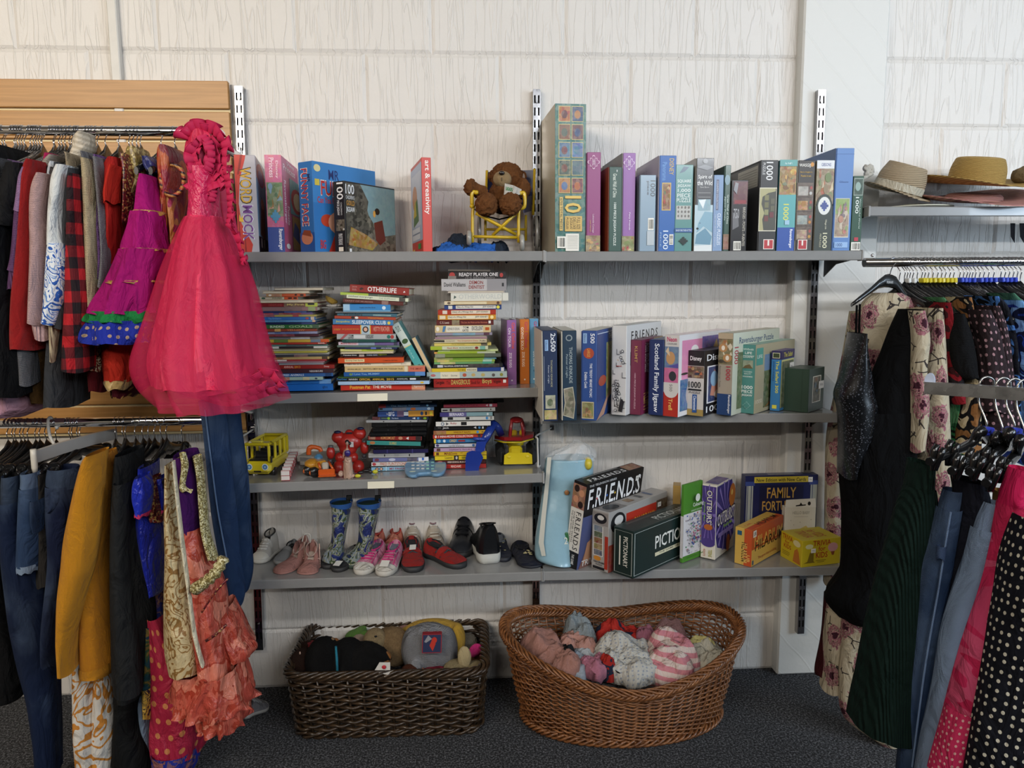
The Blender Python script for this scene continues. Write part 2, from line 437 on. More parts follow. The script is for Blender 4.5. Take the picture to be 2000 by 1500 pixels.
def block_wall(x0, x1, y, name, joint_x0, k0=-1, k1=13, flip=False):
 """painted concrete blocks 450 x 225 with rounded recessed joints"""
 mb = MB().use(WALLM)
 rr = random.Random(3)
 for k in range(k0, k1):
  z0, z1 = k*0.225, (k+1)*0.225
  if z1 <= 0: continue
  off = joint_x0+(0.225 if k % 2 else 0)
  n0 = math.floor((x0-off)/0.45); n1 = math.ceil((x1-off)/0.45)
  for i in range(n0, n1):
   a, b = max(off+i*0.45, x0), min(off+(i+1)*0.45, x1)
   if b-a < 0.002: continue
   g, e = 0.0055, 0.006; dpt = 0.006
   j = [rr.uniform(-.0015, .0015) for _ in range(4)]
   lo, hi = max(z0, 0), z1
   ga = 0 if a == x0 else g; gb = 0 if b == x1 else g
   P = [(a+ga, lo+g+j[0]), (b-gb, lo+g+j[1]), (b-gb, hi-g+j[2]), (a+ga, hi-g+j[3])]
   Q = [(a, lo), (b, lo), (b, hi), (a, hi)]
   S = [(a+ga+e, lo+g+e+j[0]), (b-gb-e, lo+g+e+j[1]), (b-gb-e, hi-g-e+j[2]), (a+ga+e, hi-g-e+j[3])]
   f0 = [mb.av((p[0], y, p[1])) for p in S]
   f1 = [mb.av((p[0], y+dpt*.45, p[1])) for p in P]
   f2 = [mb.av((p[0], y+dpt, p[1])) for p in Q]
   mb.af(f0)
   for m in range(4):
    n = (m+1) % 4
    mb.af((f1[m], f1[n], f0[n], f0[m])); mb.af((f2[m], f2[n], f1[n], f1[m]))
 mb.box(((x0+x1)/2, y+0.06, 1.46), (x1-x0, 0.10, 2.92))
 return struct(mb.build(name))
JX = 0.849-2*0.45   # a vertical joint of the even courses
wb = block_wall(-4.0, 5.2, 0.0, 'wall_back', -1.449)
# the painted pier on the right
pl = MB().use(WALLM)
def pier_material():
 t = NT('painted_pier')
 ln = t.n('ShaderNodeTexWave', Vector=t.coords((1, 1, 1), (0, 0.75, 0)), Scale=3.2, Distortion=2.5, Detail=2.0)
 l = t.ramp(ln.outputs[1], [(0.0, (1, 1, 1)), (0.02, (0, 0, 0))])
 n2 = t.n('ShaderNodeTexNoise', Vector=t.coords(), Scale=60.0, Detail=3.0)
 t.set(Base_Color=hx('#d6d5d0'), Roughness=0.5)
 t.bump(t.math('ADD', t.math('MULTIPLY', l, 0.5), t.math('MULTIPLY', n2.outputs[0], 0.5)), 0.35, 0.004)
 return t.m
pl.use(pier_material())
pa = at(1568, 100, -0.05).x; pb_ = at(1735, 100, -0.05).x
pl.box(((pa+pb_)/2, -0.015, 1.46), (pb_-pa, 0.07, 2.92), bev=0.006)
struct(pl.build('wall_pier'))
# slim surface conduit
c = MB().use(m_col('white_conduit', 0.5), '#d9d6cf')
xc = at(224, 80, -0.015).x
c.box((xc, -0.012, 2.35), (0.03, 0.024, 1.14), bev=0.003)
tag(c.build('cable_conduit'), 'white cable conduit running up the painted wall above the wooden slat panel', 'conduit')
def carpet():
 t = NT('carpet_tiles')
 a = t.n('ShaderNodeTexNoise', Vector=t.coords(), Scale=150.0, Detail=3.0, Roughness=0.8)
 b = t.n('ShaderNodeTexNoise', Vector=t.coords(), Scale=6.0, Detail=3.0)
 c = t.ramp(a.outputs[0], [(0.36, hx('#0c0d0f')), (0.5, hx('#3c3e43')), (0.62, hx('#a2a4aa'))])
 t.set(Base_Color=t.mix(t.math('MULTIPLY', b.outputs[0], 0.5), c, hx('#1a1b1d')), Roughness=1.0)
 t.bump(a.outputs[0], 1.0, 0.02); return t.m
f = MB().use(carpet())
f.box((0.6, -4.0, -0.05), (9.2, 8.2, 0.1)); struct(f.build('floor'))
plain = m_col('room_paint', 0.6)
w = MB().use(plain, '#a09c94'); w.box((0.6, -4.0, 2.95), (9.2, 8.2, 0.06)); struct(w.build('ceiling'))
w = MB().use(plain, '#a89f90'); w.box((-4.05, -4.0, 1.46), (0.1, 8.2, 2.92)); struct(w.build('wall_left'))
w = MB().use(plain, '#a2a4a6'); w.box((5.25, -4.0, 1.46), (0.1, 8.2, 2.92)); struct(w.build('wall_right'))
w = MB().use(plain, '#4a4744'); w.box((0.6, -8.15, 1.46), (9.2, 0.1, 2.92)); struct(w.build('wall_front'))
# wooden slat panel
def oak():
 t = NT('oak_laminate')
 n = t.n('ShaderNodeTexNoise', Vector=t.coords((2.0, 2, 60)), Scale=1.6, Detail=5.0, Distortion=0.4)
 n2 = t.n('ShaderNodeTexNoise', Vector=t.coords((9, 9, 300)), Scale=1.0, Detail=2.0)
 c = t.ramp(n.outputs[0], [(0.3, hx('#a4743a')), (0.5, hx('#b38144')), (0.7, hx('#bf8d50'))])
 t.set(Base_Color=t.mix(t.math('MULTIPLY', n2.outputs[0], 0.3), c, hx('#84653f')), Roughness=0.42)
 t.bump(n2.outputs[0], 0.1, 0.002); return t.m
sp = thing('slat_wall_panel', 'oak coloured slatted display panel on the wall behind the left clothes rails', 'display panel', (-1.75, -0.02, 0.9))
OAK = oak()
pxr = at(452, 300, -0.03).x
ztop = at(250, 156, -0.03).z; pitch_ = at(250, 157, -0.03).z-at(250, 218, -0.03).z
zz = ztop; k = 0
seam = MB().use(m_col('cream_insert', 0.5), '#d9c596')
while zz > 0.98:
 mb = MB().use(OAK); h = pitch_-0.010
 mb.box(((-3.3+pxr)/2, -0.020, zz-h/2), (pxr+3.3, 0.02, h), bev=0.002)
 mb.build('slat', sp)
 seam.box(((-3.3+pxr)/2, -0.012, zz-h-0.005), (pxr+3.3, 0.012, 0.012))
 zz -= pitch_; k += 1
seam.build('groove_insert', sp)
# twin-slot uprights
STEEL = m_chrome(0.16, (0.38, 0.38, 0.39, 1), 'zinc_steel')
def upright(x0, z0, x1, z1, yface, label, depth=0.028):
 """channel with two rows of slots; x0,z0 bottom and x1,z1 top"""
 up = thing('slotted_upright', label, 'shelf upright', ((x0+x1)/2, yface, z0), 'slotted uprights')
 mb = MB().use(STEEL, '#aaaaaa')
 w = 0.026; yb = yface+depth
 def X(z): return x0+(x1-x0)*(z-z0)/(z1-z0)
 cuts = []; z = z1-0.02
 while z > z0+0.03: cuts.append((z-0.026, z)); z -= 0.040
 xs = [-w/2, -0.0095, -0.004, 0.004, 0.0095, w/2]
 zs = [z1]
 for a, b in cuts: zs += [b, a]
 zs.append(z0)
 for i in range(len(zs)-1):
  zt, zb = zs[i], zs[i+1]; slot = i % 2 == 1
  for q in range(5):
   if slot and q in (1, 3): continue
   mb.poly([(X(zb)+xs[q], yface, zb), (X(zb)+xs[q+1], yface, zb), (X(zt)+xs[q+1], yface, zt), (X(zt)+xs[q], yface, zt)])
   if slot:  # folded slot lips give the sheet its thickness
    pass
 for sgn in (-1, 1):
  for th in (0, 0.0015):
   a = sgn*(w/2-th)
   q = [(X(z0)+a, yface, z0), (X(z0)+a, yb, z0), (X(z1)+a, yb, z1), (X(z1)+a, yface, z1)]
   mb.poly(q if sgn > 0 else q[::-1])
 ch = mb.build('channel', up)
 mb = MB().use(m_col('slot_shadow_backing', 0.6), '#161514')  # near-black strip stands in for the shade inside the slots
 mb.box(((x0+x1)/2, yb-0.003, (z0+z1)/2), (0.022, 0.004, z1-z0-0.004), Matrix.Rotation(math.atan2(x1-x0, z1-z0), 3, 'Y')); mb.build('slot_shade_strip', up)
 for zz in (z1-0.042, (z0+z1)/2+.02, z0+0.1):
  mb = MB().use(STEEL); mb.lathe((X(zz), yface+0.001, zz), [(0.0045, 0), (0.0045, 0.002), (0.003, 0.0035)], 12, Matrix.Rotation(PI/2, 3, 'X')); mb.build('screw', up)
 return up
def uz(px, py, Y): return at(px, py, Y)
a, b = at(507, 1270, -.03), at(465.5, 168, -.03)
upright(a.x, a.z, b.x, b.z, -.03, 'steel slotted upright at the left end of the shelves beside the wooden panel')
a, b = at(1047, 1180, -.03), at(1048.5, 174, -.03)
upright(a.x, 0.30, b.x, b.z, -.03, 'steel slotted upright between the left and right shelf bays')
a, b = at(1564, 1238, -.075), at(1606, 175, -.075)
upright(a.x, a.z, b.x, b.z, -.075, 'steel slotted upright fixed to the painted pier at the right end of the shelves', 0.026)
# shelves
SHM = m_col('grey_shelf_enamel', 0.22, 0.0, 0.35)
Z_TOP, Z_TOPR, Z_BK, Z_R2, Z_3, Z_4, Z_4R, Z_HAT = 1.580, 1.578, 1.146, 1.058, 0.862, 0.536, 0.528, 1.716
YF = -0.30
def shelf(name, label, x0, x1, z, uprights_x, dark=False, yb=-0.032, arm='up', zr=None, lip=0.031):
 zr = z if zr is None else zr
 s = thing('shelf', label, 'shelf', ((x0+x1)/2, -0.15, z-0.03), 'grey metal shelves')
 mb = MB().use(SHM, '#8e8e8d')
 def sl(x): return z+(zr-z)*(x-x0)/(x1-x0)
 # tray: top sheet, rolled front, underside, end lips
 prof = [(yb, -0.002), (YF+0.003, -0.002+0.002), (YF, -0.003), (YF, -lip+0.002), (YF+0.003, -lip), (YF+0.016, -lip), (YF+0.016, -lip+0.0015), (YF+0.004, -lip+0.003), (YF+0.004, -0.006), (yb, -0.006)]
 rs = [[(x, p[0], sl(x)+p[1]) for p in prof] for x in (x0, x1)]
 mb.rings(rs, smooth=False)
 for x in (x0+0.001, x1-0.001):
  mb.box((x, (YF+yb)/2+0.004, sl(x)-0.015), (0.002, yb-YF-0.008, 0.026))
 mb.build('shelf_tray', s)
 for xe, sg in ((x0, 1), (x1, -1)):
  cap = MB().use(SHM, '#a2a2a1'); cap.box((xe-sg*0.003, YF+0.012, sl(xe)-lip/2), (0.006, 0.03, lip+0.004), bev=0.001); cap.build('end_cap', s)
 for ux in uprights_x:
  br = MB().use(m_col('dark_bracket', 0.35), '#4b4a49')
  zz = sl(min(max(ux, x0), x1))-0.006
  br.prism([(ux-0.0015, yb, zz), (ux-0.0015, YF+0.02, zz-0.001), (ux-0.0015, YF+0.02, zz-0.022), (ux-0.0015, YF+0.14, zz-0.034), (ux-0.0015, yb, zz-0.075)], (0.003, 0, 0)); br.build('bracket', s)
 return s
xl, xm, xr = at(465, 490, YF).x, 0.2470, at(1681, 489, YF).x
U0, U1, U2 = -0.755, 0.25, 1.262
s1 = shelf('s', 'top grey shelf of the left bay under the board games and teddy bear', U0-.002, xm-.002, Z_TOP, (U0+.006, U1-.01))
s2 = shelf('s', 'top grey shelf of the right bay under the long row of jigsaw boxes', xm+.009, 1.272, Z_TOPR, (U1+.012, U2-.004), yb=-.078)
s3 = shelf('s', 'grey shelf under the three stacks of books', at(505, 771, YF).x-.05, at(1056, 757, YF).x, Z_BK-.006, (U0+.006, U1-.012), zr=Z_BK+.004)
s4 = shelf('s', 'middle grey shelf of the right bay under the standing jigsaws', at(1060, 809, YF).x, at(1640, 808, YF).x, Z_R2+.006, (U1+.012, U2-.02), yb=-.078, zr=Z_R2-.008)
s5 = shelf('s', 'grey shelf under the toys and stacks of discs', at(454, 946, YF).x, at(1060, 925, YF).x, Z_3-.006, (U0+.01, U1-.012), zr=Z_3+.007)
s6 = shelf('s', 'lowest grey shelf of the left bay under the children\'s shoes', at(457, 1134, YF).x, at(1058, 1117, YF).x, Z_4, (U0+.01, U1-.012))
s7 = shelf('s', 'lowest grey shelf of the right bay under the board games', at(1063, 1117, YF).x, at(1643, 1107, YF).x, Z_4, (U1+.012, U2-.006), yb=-.078, zr=Z_4-.012)
s8 = shelf('s', 'grey shelf under the straw hats at the right', at(1700, 404, YF).x, 2.6, Z_HAT, (1.30, 2.25), yb=-.08, lip=0.03)
lm = m_print(0.5)
for s, x0p, x1p, y0p, y1p, txt in ((s3, 698, 757, 769.5, 784, 'BOOKs 3 for £1'), (s5, 718, 770, 941, 954.5, 'DVDs 3 for £1')):
 p, q, r = at(x0p, y1p, YF-.0012), at(x1p, y1p-1.5, YF-.0012), at(x0p, y0p, YF-.0012)
 mb = MB().use(lm, '#e9e4cf'); fr = (p, q-p, r-p, Vector((0, -1, 0)))
 mb.rect(fr, 0, 0, 1, 1, 0.0); mb.rect(fr, 0, 0, 1, 1, 0.0008); mb.prints(fr, [('t', txt, .2, .3, .82, .62, '#6d685e')])
 mb.build('price_label', s)
# standing boxes and books
def bis(fn, lo, hi, n=40):
 a = fn(lo)
 for _ in range(n):
  m = (lo+hi)/2; v = fn(m)
  if (v > 0) == (a > 0): lo = m
  else: hi = m
 return (lo+hi)/2
EZ = Vector((0, 0, 1))
CARD = m_print(0.4, 0.0); GLOSSY = m_print(0.3, 0.5, 'printed_card_in_film')
class Bx:  # an oriented box: origin corner, axes, sizes
 def __init__(s, O, ex, ey, ez, t, L, h): s.O, s.ex, s.ey, s.ez, s.t, s.L, s.h = O, ex, ey, ez, t, L, h
 def frames(s):
  O, a, b, c = s.O, s.ex*s.t, s.ey*s.L, s.ez*s.h
  return {'F': (O, a, c, -s.ey), 'R': (O+a, b, c, s.ex), 'L': (O+b, -b, c, -s.ex), 'T': (O+c, a, b, s.ez)}
 def solid(s, mb, i0=0, i1=0, j0=0, j1=0, k0=0, k1=0, bev=0.0012):
  """the box shrunk by the given insets"""
  t, L, h = s.t-i0-i1, s.L-j0-j1, s.h-k0-k1
  c = s.O+s.ex*(i0+t/2)+s.ey*(j0+L/2)+s.ez*(k0+h/2)
  m = Matrix((s.ex, s.ey, s.ez)).transposed()
  mb.box(c, (t, L, h), m, bev)
 def base(s): return s.O+s.ex*s.t/2+s.ey*s.L/2
def solve(pl, pr, yb, yt, side='R', pfar=None, L=0.27, z=None, Y=None, yaw=None, lean=0.0):
 k = pr if side == 'R' else pl
 K = atz(k, yb, z) if Y is None else at(k, yb, Y)
 if z is not None and Y is not None: K.z = z
 if pfar is not None:
  f = lambda a: proj(K+Vector((math.sin(a), math.cos(a), 0))*L)[0]-pfar
  a = bis(f, -1.3, 1.3)
 else: a = yaw or 0.0
 ex = Vector((math.cos(a), -math.sin(a), 0)); ey = Vector((math.sin(a), math.cos(a), 0))
 if side == 'R': t = bis(lambda q: proj(K-ex*q)[0]-pl, 0.003, 0.6); O = K-ex*t
 else: t = bis(lambda q: proj(K+ex*q)[0]-pr, 0.003, 0.6); O = K
 h = bis(lambda q: proj(K+EZ*q)[1]-yt, 0.01, 0.9)
 ez = EZ
 if lean:
  m = Matrix.Rotation(lean, 3, ey); ex = m @ ex; ez = m @ EZ
 return Bx(O, ex, ey, ez, t, L, h)
def back_to(pl, pr, yb, yt, pfar, Yb, z, lean=0.0, vy=None):
 """near right edge at pr; its right side runs back to depth Yb where it meets column pfar"""
 K = atz(pr, yb, z); P = at(pfar, vy or (yb+yt)/2, Yb); d = P-K; d.z = 0; a = math.atan2(d.x, d.y)
 return solve(pl, pr, yb, yt, 'R', None, d.length, z=z, yaw=a, lean=lean)
def puzzle(label, bx, col, F=(), R=(), L=(), T=(), tray=None, mat=CARD, name='jigsaw_box', cat='jigsaw box', group=None, side='R', sidecol=None, sticker=None):
 th = thing(name, label, cat, bx.base(), group)
 mb = MB().use(mat, col)
 tr = 0.003 if tray else 0.0
 if side == 'R': bx.solid(mb, i0=tr)
 else: bx.solid(mb, i0=tr)
 fr = bx.frames()
 if sidecol:
  for k in 'LR': mb.prints(fr[k], [('r', 0.01, 0.005, 0.99, 0.995, sidecol)])
 for k, pr in (('F', F), ('R', R), ('L', L), ('T', T)):
  if pr: mb.prints(fr[k], pr)
 mb.build('lid' if tray else 'carton', th)
 if tray:
  mb = MB().use(m_col('raw_board', 0.6), tray); bx.solid(mb, i1=bx.t-0.006, j0=0.002, j1=0.002, k0=0.001, k1=0.002, bev=0.0005); mb.build('base_tray', th)
 if sticker:
  k, u0, v0, u1, v1 = sticker; mb = MB().use(CARD, '#f1efe9'); o, U, V, N = fr[k]
  mb.rect(fr[k], u0, v0, u1, v1, 0.0022); mb.color('#9a9a9a'); mb.text('50p', fr[k], u0+(u1-u0)*.2, v0+(v1-v0)*.3, u0+(u1-u0)*.8, v0+(v1-v0)*.7, 0, 0.0026)
  mb.build('price_sticker', th)
 return th
def barcode(u0, v0, u1, v1, horiz=True, n=11):
 out = [('r', u0, v0, u1, v1, '#eeebe0')]
 rr = random.Random(int(u0*100+v0*1000))
 for i in range(n):
  a = (i+.5+rr.uniform(-.2, .2))/n*.86+.07; w = rr.choice((.018, .03, .045))
  if horiz: out.append(('r', u0+(u1-u0)*(a-w/2), v0+(v1-v0)*.12, u0+(u1-u0)*(a+w/2), v1-(v1-v0)*.12, '#2b2b2b'))
  else: out.append(('r', u0+(u1-u0)*.12, v0+(v1-v0)*(a-w/2), u1-(u1-u0)*.12, v0+(v1-v0)*(a+w/2), '#2b2b2b'))
 return out
def jigpiece(cu, cv, ru, rv, col):
 return [('r', cu-ru*.6, cv-rv*.6, cu+ru*.6, cv+rv*.6, col), ('o', cu, cv+rv*.75, ru*.25, rv*.25, col), ('o', cu, cv-rv*.75, ru*.25, rv*.25, col), ('o', cu+ru*.75, cv, ru*.25, rv*.25, col), ('o', cu-ru*.75, cv, ru*.25, rv*.25, col)]
D90 = -90
def picture(u0, v0, u1, v1, cols, seed=1, n=9, sky=None):
 """a small printed scene: ground, sky and overlapping shapes"""
 rr = random.Random(seed); out = [('r', u0, v0, u1, v1, cols[0], 0.35)]
 if sky: out.append(('r', u0, v0+(v1-v0)*.6, u1, v1, sky, 0.8))
 W_, H_ = u1-u0, v1-v0
 for i in range(n):
  c = rr.choice(cols); a = rr.uniform(.06, .2)*W_; b = rr.uniform(.05, .16)*H_
  cu = rr.uniform(u0+a, u1-a); cv = rr.uniform(v0+b, v1-b)
  if rr.random() < .65: out.append(('o', cu, cv, a, b, c, rr.choice((1, .7, .5))))
  else: out.append(('p', [(cu-a, cv-b), (cu+a, cv-b*.6), (cu+a*.3, cv+b)], c, .7))
 return out
YT = -0.285
# top shelf, left bay
b = solve(466.5, 507, 487, 303, 'R', 524, .27, Y=YT, z=Z_TOP)
puzzle('party game box with purple and gold lettering and a red curtain spine', b, '#b3b0b6', F=[
 ('p', [(0, 0), (.62, 0), (.7, .08), (.2, .3), (.12, .5), (.22, .75), (.5, .95), (.55, 1), (0, 1)], '#c23a2c'), ('p', [(.08, 0), (.14, 0), (.1, .5), (.05, .9)], '#8e1f1c'), ('p', [(.3, 0), (.4, 0), (.34, .2)], '#8e1f1c'), ('p', [(.1, .8), (.2, .8), (.4, 1), (.3, 1)], '#8e1f1c'),
 ('t', 'WORD', .2, .5, .78, .88, '#4b3510', D90), ('t', 'WORD', .24, .51, .74, .87, '#d9ab3c', D90), ('t', 'MOCK', .24, .12, .8, .49, '#e9e4ee', D90), ('t', 'MOCK', .28, .125, .76, .485, '#7b4a91', D90), ('p', [(.1, .32), (.3, .31), (.28, .38), (.2, .35), (.12, .39)], '#e5bb3a')],
 R=[('r', 0, 0, 1, .78, '#7fb0d4', .8), ('o', .5, .85, .42, .12, '#b03a36'), ('o', .5, .82, .3, .08, '#8a4d9c'), ('p', [(.2, .2), (.75, .15), (.8, .55), (.45, .62)], '#8a5a44'), ('o', .55, .55, .18, .06, '#d6a48a'), ('r', 0, 0, 1, .17, '#1d1626'), ('r', .2, .06, .35, .16, '#dcdcdc'), ('r', .5, .06, .62, .16, '#dcdcdc')], name='board_game_box', cat='board game')
b = solve(525, 557, 487, 302.5, 'R', 588, .27, Y=YT, z=Z_TOP)
puzzle('pink princess puzzle box with a blue lower corner, beside the blue clown game', b, '#c4608a', F=[
 ('r', 0, 0, 1, .26, '#27468e'), ('t', 'Ravensburger', .6, .02, .9, .24, '#ffffff', D90), ('r', 0, .26, 1, 1, '#c9658c', .75), *picture(.04, .37, 1, .72, ['#5e7c58', '#7f9fb6', '#93733f', '#c89a86'], 5), ('t', 'Princess', .25, .77, .55, .97, '#f3d7e2', D90), ('t', 'Disney', .62, .76, .8, .94, '#f3d7e2', D90), *jigpiece(.52, .37, .3, .07, '#4f93b5')],
 R=[('r', 0, .05, .42, .8, '#c2547f', .8), ('t', 'Princess', .08, .86, .8, .93, '#f4dbe6'), ('t', 'Disney', .3, .93, .75, .98, '#f4dbe6'), ('t', 'Ravensburger', .06, .3, .2, .76, '#f6e4ec', D90), ('t', 'Puzzle', .24, .3, .36, .5, '#f6e4ec', D90), ('r', .42, .44, 1, .82, '#5b9aa2', .8), ('o', .85, .6, .38, .14, '#b7332f'), ('o', .9, .6, .28, .1, '#d9c39a'), ('r', .5, .05, 1, .42, '#b98d3f', .8), ('p', [(.5, .2), (.95, .12), (.9, .3), (.65, .36)], '#27468e'), ('o', .2, .07, .12, .028, '#f1f1ee')], tray='#b04a78')
b = solve(588, 615.5, 487, 313.5, 'R', 737, .27, Y=YT, z=Z_TOP)
puzzle('large blue children\'s game box with red lettering and a clown', b, '#2f74b8', F=[
 ('r', 0, 0, 1, .22, '#24579c'), ('t', 'FUNNY FACE', .18, .29, .68, .93, '#e8e2da', D90), ('t', 'FUNNY FACE', .24, .3, .64, .925, '#b72c26', D90), ('t', 'MR', .64, .77, .84, .86, '#28335f', D90), ('o', .5, .16, .4, .075, '#c98562'), ('p', [(.15, .2), (.8, .17), (.75, .24), (.3, .25)], '#8c4a2c')],
 R=[('r', 0, .55, 1, 1, '#3f84c4', 1), ('r', 0, 0, 1, .55, '#3477ba', 1), ('t', 'MR', .24, .82, .4, .93, '#27376f'), ('t', 'FUNNY FACE', .115, .63, 1.0, .81, '#ece5da'), ('t', 'FUNNY FACE', .12, .64, .99, .8, '#bf2f28'), ('t', 'Can You Face The Fun', .06, .55, .6, .62, '#c63a30'), ('r', .03, .74, .1, .81, '#d9c24a'), ('o', .07, .93, .05, .04, '#e6d9a0'), ('o', .2, .36, .1, .07, '#c2452c'), ('o', .38, .34, .17, .13, '#dba188'), ('o', .35, .39, .035, .045, '#f2f2f2'), ('o', .36, .385, .015, .02, '#34495f'), ('p', [(.3, .5), (.5, .46), (.5, .56), (.38, .56)], '#2a4d96'), ('p', [(.2, 0), (.5, 0), (.5, .22), (.3, .2)], '#c23b30'), ('r', .3, 0, .45, .08, '#4a9b4f'), ('t', 'BIG', .08, .04, .16, .14, '#d33a38')], name='board_game_box', cat='board game', tray='#1d4c8d')
b = solve(654, 676, 487, 352.5, 'R', 774, .24, Y=YT-.004, z=Z_TOP)
puzzle('black 100 piece jigsaw box with a pirate treasure picture, standing before the blue game', b, '#1d1c1c', F=[
 ('t', '100', .35, .74, .9, .98, '#efefef', D90), ('t', 'PIECE JIGSAW', .3, .52, .55, .73, '#e8e8e8', D90), ('t', 'CHILDREN\'S', .66, .52, .78, .7, '#cfcfcf', D90), *picture(.2, .3, .95, .46, ['#3a3428', '#93794c', '#cfd4d2'], 8, 5), ('t', 'PIRATE TREASURE', .4, .1, .75, .26, '#d8d8d8', D90), ('r', .4, .01, .8, .07, '#e7e0d2')],
 R=[('r', .02, .01, .99, .98, '#4b463c', .45), ('p', [(.3, .98), (.99, .98), (.99, .3), (.7, .25), (.45, .55)], '#7b9aa0', .85), ('p', [(.02, .98), (.3, .98), (.45, .75), (.4, .5), (.5, .3), (.02, .01)], '#2b2823', .6), ('p', [(.55, .45), (.72, .5), (.78, .2), (.66, .12), (.58, .2)], '#6b2d22'), ('o', .62, .62, .05, .05, '#2a211d'), ('o', .56, .58, .025, .05, '#e0a24a'), ('p', [(.05, .1), (.5, .04), (.62, .14), (.4, .26), (.1, .36)], '#a07a36', .5), ('t', '100', .02, .82, .18, .96, '#f2f2f2'), ('t', 'CHILDREN\'S', .02, .75, .18, .8, '#d8d8d8'), ('t', 'GOLD', .03, .66, .18, .73, '#c68f3a'), ('t', 'JIGSAW', .02, .55, .18, .64, '#efefef'), ('r', .06, 0, .1, .05, '#e9e9e9')], tray='#222')
b = solve(826.5, 845, 490, 307, 'L', 806, .24, Y=YT, z=Z_TOP)
puzzle('slim red art and creativity kit box standing alone on the top shelf', b, '#c63c30', F=[('t', 'art & creativity', .22, .4, .86, .97, '#eee9e2', D90)],
 L=[('r', 0, .13, 1, .96, '#aab6cf'), ('r', .1, .3, .9, .88, '#c3cbdc', .9), ('o', .35, .62, .22, .14, '#c08a6a'), ('p', [(.2, .3), (.7, .35), (.6, .6), (.3, .55)], '#5a7a4a'), ('p', [(.2, .4), (.5, .42), (.4, .62)], '#c9b13a'), ('r', .08, .15, .8, .28, '#d9dce4'), ('r', .1, .21, .78, .225, '#7d88a0'), ('r', .6, .04, .85, .1, '#3f8a44'), ('r', .1, .03, .3, .05, '#d9b23f')], name='craft_kit_box', cat='craft kit')
# top shelf, right bay
b = solve(1084, 1143, 487, 202, 'L', 1057, .27, Y=YT, z=Z_TOPR)
tk = '#2f6e68'
pr = [('r', 0, 0, 1, 1, tk, .55)]
cc = ['#a5562a', '#27406b', '#6b3a26', '#5a2a34', '#3d6b8a', '#4a6a9a', '#2f4a40', '#3a5a6a', '#a8703a', '#6a2f38']
for i in range(5):
 for j in range(2):
  u = .13+j*.42; v = .885-i*.12
  pr += [('r', u-.02, v-.004, u+.36, v+.1, '#c9b87a'), ('r', u, v, u+.35, v+.096, cc[i*2+j], .6), ('o', u+.17, v+.045, .1, .028, cc[(i*3+j*5+3) % 10], .7)]
pr += [('t', '10', .33, .265, .87, .38, '#8a6a24', D90), ('t', '10', .31, .268, .85, .383, '#d8b85a', D90), ('r', .14, .145, .25, .375, '#cdb064'), ('t', '6750 TOTAL PIECES', .16, .155, .23, .365, '#2a2a20', D90), ('r', .32, .14, .88, .245, '#cdab5e'), ('t', 'FULL SIZE', .7, .155, .82, .235, '#4a3c1c', D90), ('t', 'DELUXE', .57, .155, .67, .235, '#4a3c1c', D90), ('t', 'JIGSAW', .46, .155, .55, .235, '#4a3c1c', D90), ('t', 'PUZZLES', .36, .155, .43, .235, '#4a3c1c', D90), ('r', .34, .005, .78, .125, '#e5e2d8'), *[('r', .4, .02+i*.009, .74, .022+i*.009, '#a8a59d') for i in range(11)], *barcode(.06, .025, .34, .105)]
puzzle('tall teal ten-in-one jigsaw box with rows of little gold framed pictures', b, tk, F=pr, L=[('r', .0, .0, 1, 1, '#b5ab93')], tray='#a59b84')
b = solve(1144, 1172, 487, 297, 'L', None, .26, Y=YT, z=Z_TOPR, yaw=0.0)
puzzle('magenta jigsaw box with a cottage garden picture, against the tall teal box', b, '#93487c', F=[('r', 0, 0, 1, .165, '#8d8268', .35), *picture(.02, .005, .98, .16, ['#8d7a5a', '#a8586a', '#6a7a4a', '#c2a06a'], 3), *jigpiece(.5, .9, .42, .07, '#dcbcd2'), *jigpiece(.5, .9, .36, .06, '#93487c'), ('t', 'CORNER PIECE', .4, .87, .62, .93, '#e6cfe0', D90), ('t', 'Lakeside Cottage', .42, .19, .56, .38, '#ddbfd2', D90), ('t', '1000 PIECES', .26, .2, .34, .32, '#c19a5e', D90)], tray='#5d3452')
b = solve(1187, 1213, 487, 325.5, 'L', None, .24, Y=YT-.008, z=Z_TOPR, yaw=-.05)
puzzle('dark green jigsaw box with a rust coloured side', b, '#2d4f45', F=[('t', '1000 PIECE JIGSAW PUZZLE', .36, .07, .6, .58, '#dfe6df', D90), ('t', 'Great Wall of China', .34, .64, .62, .92, '#d6ddd2', D90), ('r', .6, .94, .66, .965, '#ddd')], L=[('r', 0, 0, 1, 1, '#8c4222')], tray='#7a3a20')
b = solve(1213.5, 1239, 487, 298.5, 'L', None, .27, Y=YT+.008, z=Z_TOPR, yaw=-.05)
puzzle('lilac jigsaw box with a flower picture, behind the rust sided green one', b, '#9565a6', F=[*picture(.02, .005, .98, .16, ['#8c8a5a', '#b2593f', '#7d8a52', '#d2c28a'], 4), *jigpiece(.5, .9, .42, .07, '#e2cfe8'), *jigpiece(.5, .9, .36, .06, '#9565a6'), ('t', 'CORNER PIECE', .4, .87, .62, .93, '#efe0f0', D90), ('t', 'Fairy Friends', .5, .22, .64, .4, '#eddff0', D90)], L=[('r', 0, 0, 1, 1, '#8f8b86')], tray='#8f8b86')
b = solve(1247, 1279, 487, 341.5, 'L', None, .22, Y=YT-.004, z=Z_TOPR, yaw=-.03)
puzzle('pale blue wrapped 1000 piece jigsaw box, shorter than its neighbours', b, '#8ba2b4', F=[('t', '1000', .66, .72, .96, .93, '#4b545c', D90), ('t', 'piece', .42, .74, .6, .92, '#4b545c', D90), *barcode(.55, .28, .9, .44), ('r', .5, .08, .93, .27, '#b9c2c8')], L=[('r', 0, 0, 1, 1, '#77828b')], mat=GLOSSY, tray='#6e7d89')
